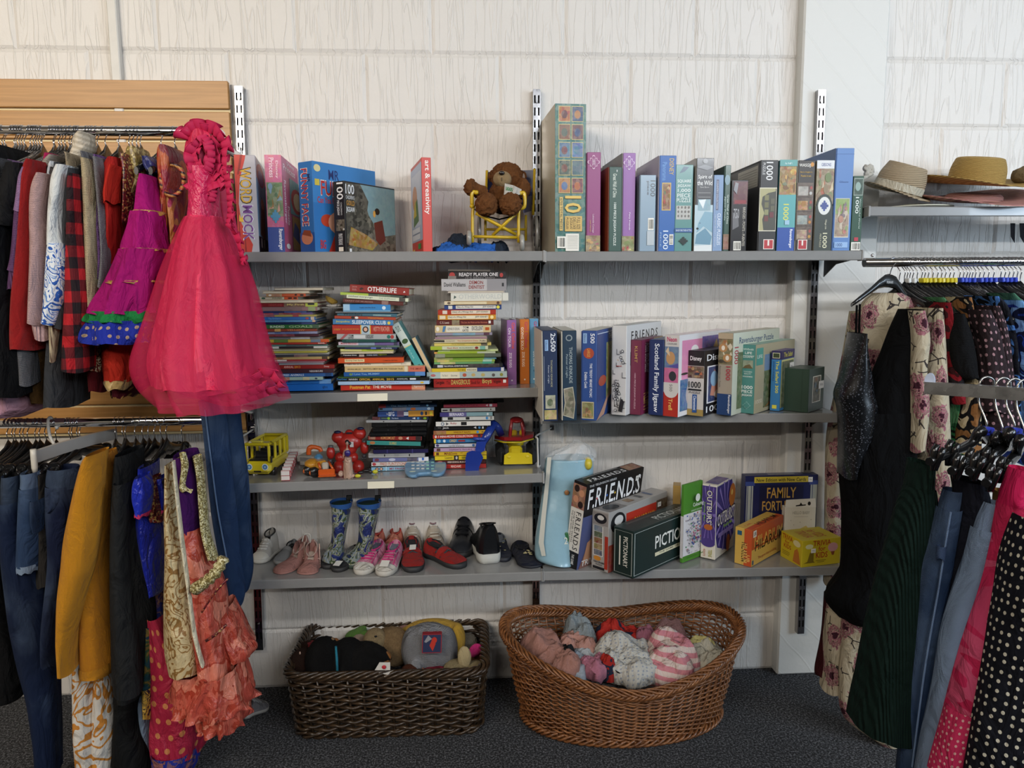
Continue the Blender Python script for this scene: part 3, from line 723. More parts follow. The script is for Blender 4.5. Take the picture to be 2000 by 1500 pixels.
b = solve(1284, 1317.5, 487, 303.5, 'L', 1241, .27, Y=YT, z=Z_TOPR)
puzzle('bright blue panorama jigsaw box with a gold framed picture strip', b, '#2c63ab', F=[('t', 'DISNEY', .6, .8, .86, .97, '#c9a85a', D90), ('t', 'Panorama', .2, .74, .46, .93, '#6a9ad2', D90), ('r', .2, .43, .72, .72, '#c8b06a'), *picture(.25, .44, .67, .71, ['#8a5a3a', '#a6433a', '#d2b28a', '#5a6a4a'], 9), ('t', '1000', .3, .02, .6, .22, '#d5e2f2', D90), ('t', 'PIECE', .12, .05, .2, .2, '#9cbce2', D90), *barcode(.66, .07, .9, .18, False)], L=[('r', 0, 0, 1, 1, '#a9a3ae'), ('t', 'PUZZLE', .1, .85, .5, .91, '#8a858e'), ('r', .6, .1, .9, .12, '#8a858e')], tray='#9b96a2')
b = solve(1317, 1350.5, 487, 321.5, 'L', None, .25, Y=YT, z=Z_TOPR)
puzzle('teal square jigsaw box with white lettering and a small grey picture', b, '#5b8f8c', F=[('p', [(.2, .9), (.5, .92), (.75, .97), (.45, .98)], '#33556e'), ('t', 'SQUARE', .1, .79, .88, .83, '#dfe9e6'), ('t', 'JIGSAW', .1, .735, .88, .775, '#dfe9e6'), ('t', '1,000', .12, .68, .86, .725, '#dfe9e6'), ('t', 'PIECE', .1, .625, .86, .67, '#dfe9e6'), ('t', 'PUZZLE', .08, .57, .88, .615, '#dfe9e6'), ('r', .06, .37, .9, .53, '#b9bab6', .8), *[('o', .18+.2*i, .41+.05*j, .05, .015, '#6d6a66') for i in range(4) for j in range(3)], ('r', 0, .22, 1, .27, '#2d5a93'), ('t', 'SANDY BROTHER KITTEN', .05, .233, .95, .255, '#cfdbe8'), *jigpiece(.5, .12, .26, .05, '#22302f')], mat=GLOSSY)
b = solve(1355, 1390, 487, 308.5, 'L', None, .24, Y=YT-.004, z=Z_TOPR, yaw=-.01)
puzzle('polar bear jigsaw box in shiny film with a dark upper half', b, '#3b3d42', F=[('r', 0, 0, 1, .5, '#b7cdd6'), ('p', [(0, 0), (1, 0), (1, .07), (0, .06)], '#dfe5e6'), ('p', [(.05, .08), (.9, .07), (.98, .16), (.6, .25), (.12, .18)], '#6e97ae'), ('p', [(.12, .2), (.2, .3), (.55, .43), (1, .42), (1, .2), (.5, .27), (.25, .22)], '#86adc0'), ('o', .17, .245, .07, .012, '#20303a'), ('o', .3, .305, .02, .006, '#20303a'), ('r', .17, .44, .86, .56, '#8fb0bd', .8), ('p', [(.2, .55), (.6, .56), (.45, .46)], '#e5ecee'), ('t', 'Spirit of', .14, .77, .9, .82, '#ececec'), ('t', 'the Wild', .1, .71, .92, .76, '#ececec'), ('t', 'Steve Bloom', .25, .68, .75, .7, '#bdbdbd'), ('r', .15, .625, .85, .632, '#9a9a9a'), ('r', .15, .58, .85, .586, '#9a9a9a'), ('o', .52, .965, .14, .025, '#77797c'), ('p', [(.05, .9), (.5, .93), (.95, .9), (.6, .87)], '#6d7075')], L=[('r', 0, 0, 1, 1, '#8a8275')], mat=GLOSSY, tray='#7d776c')
b = solve(1391, 1409.5, 487, 341.5, 'L', None, .24, Y=YT-.004, z=Z_TOPR)
puzzle('narrow pale blue classic jigsaw box beside the polar bear box', b, '#829cc0', F=[('t', 'CLASSIC PUZZLES', .45, .08, .8, .5, '#dbe3ee', D90), ('r', .25, .54, .52, .94, '#6a6f86'), ('t', 'COUNTRY COLLECTION', .3, .56, .46, .92, '#c8ccd8', D90), ('t', 'PREMIUM QUALITY JIGSAWS', .15, .06, .3, .48, '#c3cfe2', D90)])
b = solve(1410.5, 1423, 487, 322.5, 'L', None, .24, Y=YT+.004, z=Z_TOPR)
puzzle('bottle green wrapped jigsaw box next to the narrow pale blue one', b, '#335449', F=[('t', 'Great Wall of China', .55, .32, .8, .66, '#cfdcd4', D90), ('t', 'Jigsaw Puzzle', .1, .36, .35, .64, '#b9cbc1', D90), ('o', .5, .83, .4, .06, '#6f8f9c'), ('r', .1, .02, .95, .2, '#8d6a56', .6)], mat=GLOSSY, tray='#2a443c')
b = solve(1425.5, 1457, 487, 351.5, 'L', None, .22, Y=YT-.004, z=Z_TOPR, yaw=-.02)
puzzle('short black jigsaw box in film with a dark red label', b, '#1b191b', F=[('r', .12, .66, .98, .98, '#5c2630', .8), ('r', .2, .67, .9, .72, '#8a2f36'), ('t', 'BRIDGES - PONTS - PUENTES', .72, .07, .88, .62, '#b9b3a6', D90), ('p', [(.1, .55), (.45, .5), (.5, .35), (.12, .3)], '#6d6d70'), ('t', '750', .16, .46, .5, .6, '#a8a8ac'), *barcode(.2, .01, .66, .14), ('p', [(.1, .86), (.3, .8), (.4, .95), (.2, .97)], '#8b8b90')], mat=GLOSSY)
b = solve(1478.5, 1514, 487, 312.5, 'L', None, .27, Y=YT, z=Z_TOPR, yaw=.0)
puzzle('black 1000 piece jigsaw box with a pale map picture and a red logo', b, '#2e2e2f', F=[('t', '1000', .35, .78, .72, .98, '#dcdcdc', D90), ('t', 'PUZZLE', .16, .84, .3, .97, '#cfcfcf', D90), ('r', .03, .22, .97, .7, '#d9d4bf'), ('r', .06, .23, .95, .69, '#48483f'), ('p', [(.06, .23), (.3, .23), (.22, .35), (.32, .42), (.15, .52), (.2, .6), (.5, .64), (.9, .66), (.9, .69), (.06, .69)], '#a9a479'), *[('r', a_, b_, a_+.22, b_+.06, c_) for a_, b_, c_ in ((.32, .56, '#7c7a52'), (.32, .48, '#6f6d49'), (.32, .4, '#8b8a62'), (.32, .33, '#6b3a36'), (.64, .52, '#5d5c4b'), (.64, .44, '#5f5e4a'), (.6, .37, '#6b3236'))], ('r', .32, .02, .88, .13, '#e8e2da'), ('r', .36, .027, .84, .123, '#b2353a'), ('r', .55, .06, .64, .12, '#e8e2da')], L=[('r', .02, .02, .98, .97, '#27272a'), ('r', .3, .72, .95, .95, '#9a968c'), *[('r', .34, .74+i*.028, .92, .745+i*.028, '#6a675f') for i in range(7)], ('r', .04, .18, .4, .72, '#b8b49b'), ('r', .06, .19, .38, .71, '#2b2b29'), ('p', [(.08, .2), (.2, .22), (.14, .35), (.3, .45), (.15, .55), (.3, .68), (.08, .7)], '#9c9668')], tray='#1f1f20')
b = solve(1516.5, 1550, 487, 312, 'L', None, .27, Y=YT, z=Z_TOPR)
puzzle('turquoise and blue jigsaw box with a lamp picture, between two black boxes', b, '#4d8f96', F=[('r', 0, 0, 1, .26, '#2a4f9e'), ('t', 'Ravensburger', .68, .03, .88, .24, '#ffffff', D90), ('r', 0, .26, 1, .62, '#5aa3a6'), ('t', '1000', .3, .34, .62, .52, '#d6d45e', D90), *picture(.02, .62, .98, .93, ['#9b7a45', '#7a5a3a', '#c9a04a', '#5d6b4c'], 12, 12), ('r', 0, .93, 1, 1, '#5f9f9c'), ('t', 'No 19 687 1', .3, .95, .7, .97, '#e6eeee'), ('r', .4, .29, .66, .34, '#9cc2d8')], tray='#3b6f78')
b = solve(1551.5, 1585, 487, 313, 'L', None, .27, Y=YT, z=Z_TOPR)
puzzle('black comic jigsaw box with four small coloured pictures down its spine', b, '#38332f', F=[('t', 'WASGIJ?', .08, .92, .8, .965, '#e3e0d8'), ('o', .83, .955, .1, .025, '#c98a35'), ('t', 'See it. Imagine it.', .15, .86, .85, .88, '#c9a13e'), ('t', 'Puzzle it out.', .2, .82, .8, .84, '#c9a13e'), *[q for i in range(4) for q in (('r', .02, .6-.16*i, .95, .755-.16*i, '#5b4b42', .8), ('r', .08, .615-.16*i, .65, .715-.16*i, ['#a9a5a0', '#b3824a', '#8a9a9a', '#a68a7a'][i], .35), ('o', .82, .7-.16*i, .07, .018, '#a04a44'), ('o', .8, .64-.16*i, .08, .018, ['#b8b8b4', '#4a7a4a', '#b87a3a', '#b8883a'][i]))], ('r', .16, .015, .7, .125, '#e8e2da'), ('r', .2, .022, .66, .118, '#ad3238'), ('r', .38, .06, .47, .115, '#e8e2da')], tray='#8d867b')
b = solve(1588.5, 1622, 487, 313, 'L', None, .27, Y=YT, z=Z_TOPR)
puzzle('dark green 1000 piece jigsaw box with village scene and an oval piece emblem', b, '#394036', F=[('r', 0, .91, 1, 1, '#d8dadc'), ('t', 'GIBSONS', .25, .935, .8, .97, '#3a4a86'), *picture(0, .52, 1, .91, ['#8a7a5e', '#a65a35', '#6c7a4c', '#c8b79a'], 15, 12), ('r', 0, 0, 1, .5, '#333a33'), ('o', .5, .5, .46, .13, '#333a33'), ('o', .5, .5, .36, .1, '#dbdcd8'), *jigpiece(.5, .5, .24, .06, '#44538f'), ('t', '1000', .48, .03, .74, .2, '#dad7b8', D90), ('t', 'PIECE PUZZLE', .3, .04, .4, .19, '#b8b69c', D90), ('t', 'Village Life', .55, .24, .68, .35, '#c4c2ac', D90)], tray='#8b8577')
b = solve(1624, 1659, 487, 289, 'L', None, .27, Y=YT, z=Z_TOPR, yaw=0)
puzzle('tall cornflower blue jigsaw box with a town picture low on its spine', b, '#587fb8', F=[('r', 0, .94, 1, .945, '#3e629b'), ('t', 'Gibsons', .25, .665, .75, .685, '#3a5a92'), ('r', .1, .13, .88, .515, '#cfc9b8'), *picture(.12, .14, .86, .51, ['#a08a78', '#b07a68', '#8a9a6a', '#c2b6a2', '#7a6a72'], 21, 16, '#8aa25e'), ('r', .12, .03, .85, .085, '#8fb0d8'), ('t', '1000', .2, .04, .55, .075, '#2a4a86')], L=[('r', 0, 0, 1, 1, '#4a689a'), ('r', .05, .8, .6, .93, '#77706e', .8)], tray='#44639a')
b = solve(1660.5, 1680.5, 487, 343.5, 'L', None, .2, Y=YT, z=Z_TOPR)
puzzle('small green wrapped 1000 piece jigsaw box at the pier end of the row', b, '#30503f', F=[('r', .05, .74, .95, .97, '#9aa59c'), ('r', .1, .75, .9, .96, '#27463a', .7), ('o', .45, .86, .25, .06, '#8fa8a0'), ('t', '1000', .28, .5, .6, .72, '#dfe5df', D90), ('t', 'Wonderful World', .66, .3, .8, .7, '#b3c4b8', D90), ('r', .3, .13, .7, .18, '#b23a48'), *barcode(.05, .005, .93, .115)], mat=GLOSSY)
# middle shelf, right bay
def Z2(px): return 1.058+.006-(px-1060)/580*.014
R2 = lambda pl, pr, yb, yt, side='L', pfar=None, L=.25, yaw=0.0, lean=0.0: solve(pl, pr, yb, yt, side, pfar, L, z=Z2((pl+pr)/2)+.001, yaw=yaw, lean=lean)
b = R2(1060, 1089.5, 823, 646, lean=-.012)
puzzle('navy double jigsaw box standing next to the middle steel upright', b, '#1f3050', F=[('t', '2x500', .58, .77, .9, .97, '#e6e9ee', D90), ('r', .2, .78, .42, .9, '#8fb3dd'), ('t', 'Gibsons', .24, .79, .36, .89, '#27406e', D90), ('t', 'THOMAS KINKADE', .56, .38, .68, .68, '#a8a58a', D90), ('t', 'Painter of Light', .36, .42, .48, .62, '#aeb4c0', D90), ('r', .12, .34, .15, .72, '#8c96a8'), ('r', .2, .14, .85, .29, '#a9aa96', .4), ('r', .12, .02, .92, .125, '#b0a06a', .4), ('o', .5, .21, .2, .04, '#5d6a50', .6)], L=[('r', 0, 0, 1, 1, '#d9d5c8')], T=[('r', .1, 0, 1, 1, '#1f3050')], tray='#c9c4b6')
b = R2(1097.5, 1126.5, 822, 646, lean=-.008)
puzzle('navy 500 piece jigsaw box with silver lettering and a folded picture panel', b, '#1b3347', F=[('o', .5, .92, .22, .035, '#8c9597'), ('o', .5, .92, .15, .024, '#1b3347'), ('t', 'THOMAS KINKADE', .5, .42, .72, .82, '#9da8ab', D90), ('t', 'Painter of Light', .26, .48, .42, .74, '#93a0a6', D90), ('p', [(.12, .36), (.75, .38), (.9, .2), (.8, .02), (.08, .06), (.2, .2)], '#b9b4a2'), ('p', [(.16, .35), (.72, .37), (.86, .2), (.77, .03), (.13, .065), (.24, .2)], '#6d6a58', .4)], T=[('r', .05, 0, 1, 1, '#c9c6ba')], tray='#d0ccbf')
b = R2(1134, 1164, 822, 646, 'R', 1200, .25)
puzzle('royal blue 500 piece jigsaw box with a teddy picnic picture', b, '#27498a', F=[('t', '500', .6, .86, .88, .97, '#e9ecf2', D90), ('r', .14, .86, .38, .97, '#8fb3dd'), ('t', 'Gibsons', .2, .87, .32, .96, '#27406e', D90), ('o', .5, .75, .34, .06, '#a8472f'), ('t', 'LARGE', .4, .71, .6, .8, '#d89a4a', D90), ('t', 'THE TEDDY BEARS\' PICNIC', .58, .26, .74, .64, '#e8ecf4', D90), ('t', 'Debbie Cook', .24, .36, .42, .54, '#e8ecf4', D90), ('r', .08, .02, .86, .21, '#c8bb95'), *picture(.12, .03, .82, .2, ['#7c7a4a', '#a8865a', '#c0a884', '#8d5a4a'], 31)],
 R=[('r', .04, .2, .96, .96, '#1f3d7c'), ('r', .04, .955, .96, .965, '#c9d2e4'), ('r', .5, .2, 1, .84, '#7d8a4a', .35), ('p', [(.55, .3), (.7, .3), (.66, .8), (.58, .82)], '#b9a05a', .6), ('p', [(.02, 0), (.3, .1), (.75, .3), (.95, .24), (.6, .18), (.4, .02), (.02, 0)], '#c99a80'), ('o', .3, .42, .2, .06, '#b34a34'), ('t', 'THE TED', .62, .88, 1, .94, '#eef1f6')], T=[('r', 0, 0, 1, 1, '#cfccbf')], tray='#23407a')
b = back_to(1193, 1222, 812, 636, 1290, -.06, Z2(1200)+.001)
dd = []
rr = random.Random(4)
for i in range(16):
 u, v = rr.uniform(.1, .8), rr.uniform(.02, .72)
 dd += [('r', u, v, u+rr.uniform(.1, .3), v+.006, '#27272a'), ('r', u, v, u+.03, v+rr.uniform(.02, .07), '#27272a')]
 dd += [('o', rr.uniform(.1, .85), rr.uniform(.05, .75), .09, .018, '#2a2a2c'), ]
 dd += [('o', dd[-1][1], dd[-1][2], .06, .011, '#d4d4d2')]
dd += [('t', 'PIVOT!', .3, .2, .56, .4, '#27272a', 90), ('r', .4, .55, .75, .558, '#b24a40'), ('o', .5, .62, .03, .006, '#c79a3a'), ('o', .7, .615, .03, .006, '#3a5a8a'), ('p', [(.55, .05), (.8, .04), (.95, .16), (.7, .2)], '#27272a')]
puzzle('white cube-like puzzle box covered in black line doodles', b, '#d4d4d2', F=dd, R=[('t', 'F.R.I.E.N.D.S', .12, .83, .88, .93, '#2b2b2b'), ('r', .25, .4, .9, .78, '#e4dfe0', .9), *[('r', .1+.07*i, .55+.03*(i % 3), .13+.07*i, .7, '#37373a') for i in range(9)]], T=[('r', 0, 0, 1, 1, '#c8c8c6')], tray='#bdbdbb')
b = R2(1228.5, 1251, 811, 664.5, 'R', None, .23, yaw=.55)
puzzle('maroon 1000 piece art jigsaw box with gold spine lettering', b, '#6d2740', F=[('t', 'KLIMT', .42, .7, .66, .92, '#b08a52', D90), ('t', '1000 PIECE JIGSAW PUZZLE', .38, .08, .54, .56, '#c9a3ae', D90)], R=[('r', 0, 0, .55, 1, '#7a2a4c'), ('r', .55, 0, 1, 1, '#a8925a', .5), ('t', 'KLIMT', .12, .03, .5, .28, '#c9a060', D90), ('t', 'Adele Bloch-Bauer', .15, .55, .4, .95, '#dcc2cc', D90)], T=[('r', 0, 0, 1, 1, '#6d3a4c')], tray='#571f34')
b = R2(1265.5, 1293.5, 812, 664, 'R', None, .24, yaw=.56)
puzzle('navy family jigsaw box with big white lettering down the spine', b, '#1b2c5d', F=[('t', 'Scotland Family Jigsaw', .3, .04, .72, .95, '#e9ecf3', D90)], T=[('r', 0, 0, 1, 1, '#26376a')], tray='#1b2c5d')
b = back_to(1295, 1323.5, 815, 655, 1424, -.07, Z2(1310)+.001)
puzzle('grey, pink and red 500 piece jigsaw box with kitten pictures', b, '#d8d5d2', F=[('r', 0, 0, 1, .3, '#b83228'), ('o', .5, .32, .48, .09, '#d8d5d2'), ('r', 0, .3, 1, .42, '#d8d5d2'), ('t', 'Trefl', .35, .08, .62, .22, '#eecb6a', D90), ('t', '500', .4, .31, .6, .4, '#8a8886', D90), ('r', .03, .42, .98, .6, '#cf6f9a', .8), ('o', .6, .5, .25, .06, '#36383f'), ('r', .03, .6, .98, .86, '#6a86a8', .7), ('o', .45, .72, .3, .08, '#c99a6a'), ('p', [(.1, .8), (.3, .86), (.4, .74)], '#e0c8a8'), ('p', [(.03, .62), (.98, .6), (.98, .66), (.5, .63)], '#5a55a2'), ('t', 'Neon', .2, .92, .85, .98, '#cc2f6e'), ('t', 'COLOR LINE', .22, .885, .85, .905, '#77757a')],
 R=[('r', 0, 0, 1, 1, '#e6e3e4'), ('r', .05, .42, .42, .93, '#e090b4', .9), ('r', .42, .3, .97, .95, '#6a5aa6', .6), ('p', [(.5, .55), (.7, .9), (.85, .55)], '#c9a86a'), ('o', .28, .8, .07, .06, '#eee7e2'), ('r', .03, .06, .35, .45, '#3c6a9c', .7), ('o', .22, .25, .09, .15, '#b8aeb0'), ('o', .1, .52, .06, .015, '#333')], T=[('r', 0, 0, 1, 1, '#c9aab8')], tray='#d8d5d2', mat=GLOSSY)
b = R2(1339.5, 1373, 813.5, 686, 'R', None, .19, yaw=.74)
puzzle('black and silver panorama jigsaw box standing forward of the kitten box', b, '#1c191a', F=[('r', 0, 0, 1, .1, '#a58c52'), ('r', 0, .1, 1, .57, '#cfcac6'), ('r', 0, .57, 1, .77, '#d9d4cc'), *picture(.01, .58, .99, .765, ['#5e4334', '#a98a5c', '#3a3848', '#b7654a'], 41, 14), ('t', 'Disney', .2, .83, .86, .92, '#ededed'), ('t', '1000', .14, .43, .84, .53, '#1f1d1e'), ('r', .12, .39, .88, .415, '#1f1d1e'), ('t', 'PUZZLE', .18, .345, .82, .375, '#55504e'), ('r', .38, .05, .64, .33, '#27518f'), ('t', 'Clementoni', .44, .09, .6, .31, '#e9eef6', D90)],
 R=[('t', 'Disney', .1, .81, .95, .94, '#ededed'), ('r', .12, .18, 1, .76, '#e3e0e2'), ('r', .17, .2, 1, .74, '#34406e', .8), ('p', [(.25, .3), (.6, .25), (.7, .5), (.4, .7)], '#c78a76'), ('o', .4, .55, .15, .12, '#8fb0cc'), ('o', .6, .3, .2, .07, '#d8c6b8'), ('t', '1000', .1, .04, .8, .14, '#efefef')], T=[('r', 0, 0, 1, 1, '#2a2627')])
b = back_to(1399.5, 1427.5, 812, 651, 1519, -.07, Z2(1420)+.001)
puzzle('tiger picture 1000 piece jigsaw box with a blue foot', b, '#a59a8a', F=[('r', 0, 0, 1, .26, '#23406f'), ('t', 'Ravensburger', .72, .02, .92, .25, '#f4f4f4', D90), *picture(.02, .62, .98, .93, ['#7c7252', '#a9794a', '#d8cfba', '#3b352a'], 51, 14), ('o', .35, .82, .3, .05, '#b98a5a'), ('o', .35, .82, .12, .03, '#efe6d6'), ('o', .65, .7, .3, .05, '#b98a5a'), ('o', .65, .7, .12, .03, '#efe6d6'), ('t', '1000', .58, .43, .9, .6, '#b23a4a', D90), ('t', 'Ravensburger Puzzle', .1, .34, .24, .6, '#6d655a', D90), ('r', 0, .93, 1, 1, '#b8a78c')],
 R=[('r', 0, 0, 1, 1, '#cdd3c2'), ('t', 'Ravensburger Puzzle', .12, .84, .86, .94, '#3d5478'), ('t', '1000', .03, .62, .11, .83, '#b23a4a', D90), ('r', .1, .06, .96, .76, '#5d7350', .5)], T=[('r', 0, 0, 1, 1, '#b9b7a2')], tray='#a59a8a')
b = back_to(1444.5, 1471.5, 809, 674, 1549, -.07, Z2(1450)+.001)
puzzle('teal country life 1000 piece jigsaw box with a landscape strip', b, '#4c8781', F=[('r', .08, .84, .92, .845, '#cfe0da'), ('t', 'WHSmith', .12, .92, .86, .95, '#cfe0da'), ('t', 'LIFE', .25, .865, .75, .9, '#e2ece8'), ('t', 'COUNTRY', .12, .81, .88, .84, '#e2ece8'), ('r', .12, .66, .85, .775, '#8f9a86', .6), ('p', [(.12, .66), (.85, .66), (.6, .72), (.3, .7)], '#6a5a3c'), ('t', 'TOUCHING', .2, .6, .8, .62, '#cfe0da'), ('t', 'BEAUTY', .25, .57, .75, .59, '#cfe0da'), ('t', 'WINDERMERE', .15, .53, .85, .55, '#dce8e4'), ('t', '1000', .1, .36, .88, .41, '#eef3f1'), ('t', 'PIECE', .1, .3, .88, .345, '#eef3f1'), ('t', 'JIGSAW', .1, .245, .88, .285, '#eef3f1'), *jigpiece(.5, .12, .28, .055, '#86b3ad'), *jigpiece(.5, .12, .23, .046, '#4c8781')],
 R=[('r', 0, 0, 1, 1, '#b9b294'), ('r', .22, .05, .98, .82, '#5c6f45', .35), ('r', .22, .6, .98, .84, '#7796b8', .8), ('p', [(.3, .3), (.5, .75), (.8, .6), (.9, .2)], '#47532f', .5), ('p', [(.24, .05), (.5, .12), (.95, .1), (.95, .25), (.5, .2)], '#a8683a', .6), ('r', .02, .7, .18, .95, '#5aa79a'), ('t', 'LIFE', .04, .8, .16, .85, '#e6f0ec'), ('t', '1000', .02, .14, .18, .2, '#efe9d2')], T=[('r', 0, 0, 1, 1, '#8fb0a2')], tray='#4c8781')
b = R2(1503, 1521.5, 803.5, 686, 'R', None, .13, yaw=.74)
puzzle('blue and yellow 300 piece safari jigsaw box beside the dark green cube', b, '#3477ac', F=[('r', 0, .86, 1, 1, '#2f2557'), ('r', .12, .88, .88, .97, '#c9c9a2'), ('r', .18, .89, .82, .96, '#39432a'), ('t', 'The Safari 300', .5, .3, .82, .84, '#d9d44a', D90), ('t', 'JIGSAW PUZZLE', .16, .5, .34, .83, '#1d3a66', D90), ('r', .25, .04, .72, .1, '#d9d04a')],
 R=[('r', 0, .86, 1, 1, '#3a2c5c'), ('t', 'The Safari', .2, .89, .85, .97, '#d9d44a'), ('r', .04, .05, .96, .85, '#d8d48a'), ('r', .08, .05, .92, .82, '#44583c', .4)], T=[('r', 0, 0, 1, 1, '#54447a')], sticker=('R', .62, .62, .94, .78))
# lowest shelf, right bay
def corner_box(K, Lp, Rp, yt, z, leanx=0.0):
 """box from the near bottom corner and the two far bottom corners of its visible sides (pixels on the plane z)"""
 k = atz(*K, z); r = atz(*Rp, z); d = (r-k); d.z = 0; L = d.length; ey = d.normalized(); ex = Vector((ey.y, -ey.x, 0))
 t = bis(lambda q: proj(k-ex*q)[0]-Lp[0], .005, .6)
 h = bis(lambda q: proj(k+EZ*q)[1]-yt, .01, .6)
 b = Bx(k-ex*t, ex, ey, EZ, t, L, h)
 if leanx:
  m = Matrix.Rotation(leanx, 3, ey); b.ex = m @ ex; b.ez = m @ EZ
  if leanx > 0: pass
  b.O = k-b.ex*t if leanx > 0 else b.O
 return b
b = corner_box((1577.5, 806.5), (1529, 803), (1607, 797), 722, Z2(1577)+.001)
th = puzzle('plain dark green cube-shaped puzzle box with a small framed picture label', b, '#2c4236', F=[('r', .72, 0, .735, 1, '#22362b')], R=[('r', .24, .2, .78, .82, '#e6e3d6'), *picture(.28, .22, .74, .8, ['#4a4a3a', '#7a4a34', '#3c5a6a', '#8a8a4a'], 61)], T=[('r', .72, 0, .735, 1, '#22362b')], sticker=('R', .6, .5, .95, .68))
Z4 = Z_4-.003
FR = 'F.R.I.E.N.D.S'
b = back_to(1102, 1126, 1111, 936, 1236, -.07, Z4+.006, .14, 1060)
fig = [('o', .42, .55, .06, .09, '#231c1a'), ('o', .42, .5, .045, .07, '#c98f6e'), ('o', .62, .6, .05, .08, '#1f1918'), ('o', .62, .56, .035, .06, '#c98f6e'), ('o', .8, .64, .045, .07, '#1f1918'), ('o', .8, .6, .03, .05, '#c08a68'), ('p', [(.02, 0), (.3, .0), (.32, .45), (.2, .42)], '#7f5a52'), ('p', [(.08, .05), (.22, .08), (.24, .35), (.12, .3)], '#c09070')]
puzzle('black television quiz game box leaning on the shelf with white handwritten lettering', b, '#141315', F=[('r', 0, .2, 1, .7, '#dcdad4'), ('t', FR, .45, .22, .85, .66, '#1f1f21', D90), ('t', 'THE ONE WITH THE PARTY', .1, .26, .2, .66, '#3a3a3c', D90), ('t', 'THE ONE WITH', .26, .3, .36, .66, '#3a3a3c', D90), ('r', 0, .7, 1, .97, '#9a6a58', .5), ('o', .3, .92, .2, .04, '#2a1d1b'), ('o', .7, .88, .2, .04, '#c99070'), ('o', .3, .8, .2, .04, '#c99070'), ('o', .7, .75, .2, .04, '#2a1d1b'), ('t', 'THE GAME', .5, .05, .7, .17, '#e2e2e2', D90), ('t', 'FOR FANS', .2, .05, .34, .17, '#d2d2d2', D90)],
 R=[('r', 0, 0, 1, .72, '#4d5580', 1), ('r', .35, .2, 1, .62, '#a87a4c', 1), ('p', [(0, .62), (1, .62), (1, 1), (0, 1)], '#151416'), *fig, ('t', FR, .05, .7, .96, .93, '#f2f2f2'), ('t', 'THE TELEVISION SERIES', .04, .955, .5, .98, '#cfcfcf'), ('o', .19, .8, .012, .014, '#c23a3a'), ('o', .36, .8, .012, .014, '#3a6ac2'), ('o', .5, .8, .012, .014, '#d9b23a'), ('t', 'TRIVIA', .06, .03, .35, .1, '#e8e8e8')], T=[('t', FR, .45, .1, .85, .72, '#e8e8e8', 90), ('r', .1, .75, .9, .98, '#8a5a4a', .5), ('r', .1, .1, .18, .7, '#8a8a8a')], name='board_game_box', cat='board game', sticker=('R', .86, .86, .92, .92))
b = back_to(1155, 1187, 1119, 1001, 1300, -.08, Z4+.002, .012)
puzzle('grey and red panorama jigsaw box with dinosaur emblem', b, '#a3a09d', F=[('r', .05, .76, .95, .97, '#8b8582'), ('o', .5, .87, .38, .085, '#1f1f21'), ('o', .52, .885, .2, .04, '#d8d6d2'), ('r', .1, .24, .68, .74, '#e1dfdb'), *[('r', .14, .25+.1*i, .64, .345+.1*i, ['#5a6070', '#8a7a4a', '#7a4a34', '#4a5a44', '#6a7a8a'][i], .4) for i in range(5)], ('o', .36, .2, .22, .04, '#c9862f'), ('t', 'PANORAMA', .14, .12, .8, .155, '#3a3a3a'), ('t', 'PUZZLE', .28, .085, .66, .11, '#3a3a3a'), ('r', .1, .02, .8, .065, '#1d1d22'), ('r', .8, .05, 1, .6, '#a83424')],
 R=[('o', .15, .78, .12, .17, '#1f1f21'), ('o', .16, .82, .07, .08, '#cfcdc9'), ('r', .28, .5, .9, .88, '#b53322'), ('t', 'PANORAMA', .42, .62, .78, .76, '#e0a83a'), ('r', .8, .5, 1, .9, '#4b3426', .6), ('r', 0, 0, 1, .45, '#8a2f24', .8)], T=[('r', 0, .02, 1, .3, '#77726f'), ('o', .5, .16, .35, .1, '#222'), ('r', .25, .4, .7, .5, '#7a5a3a', .5), ('r', .2, .6, .7, .66, '#5a5a5a'), ('r', .2, .75, .8, .8, '#4a5a7a')], name='jigsaw_box', sticker=('R', .82, .78, .88, .86))
b = back_to(1197, 1236, 1131, 1038, 1366, -.12, Z4+.003, .01)
puzzle('dark bottle green drawing game box with serif white lettering, jutting over the shelf edge', b, '#1b2c2a', F=[('r', .06, .05, .94, .055, '#a9b2ae'), ('r', .06, .945, .94, .95, '#a9b2ae'), ('r', .06, .05, .09, .95, '#a9b2ae'), ('r', .91, .05, .94, .95, '#a9b2ae'), ('t', 'PICTIONARY', .5, .2, .72, .84, '#e6e4da', D90), ('r', .3, .22, .36, .84, '#e6e4da')],
 R=[('r', .01, .05, .985, .06, '#a9b2ae'), ('r', .01, .94, .985, .95, '#a9b2ae'), ('r', .01, .05, .018, .95, '#a9b2ae'), ('t', 'PICTIONARY', .3, .44, 1.0, .72, '#ecebe3'), ('r', .3, .28, .98, .36, '#ddd6b4'), ('t', 'THE GAME OF QUICK DRAW', .36, .3, .95, .345, '#3d4440')], T=[('r', .12, .1, .3, .9, '#3a4644'), ('t', 'PICTIONARY', .4, .4, .8, .9, '#b9bdb8', 90), ('r', .04, .02, .05, .98, '#8b9591')], name='board_game_box', cat='board game')
b = corner_box((1333, 1100), (1327.5, 1097), (1369, 1086), 948, Z4-.001, 0)
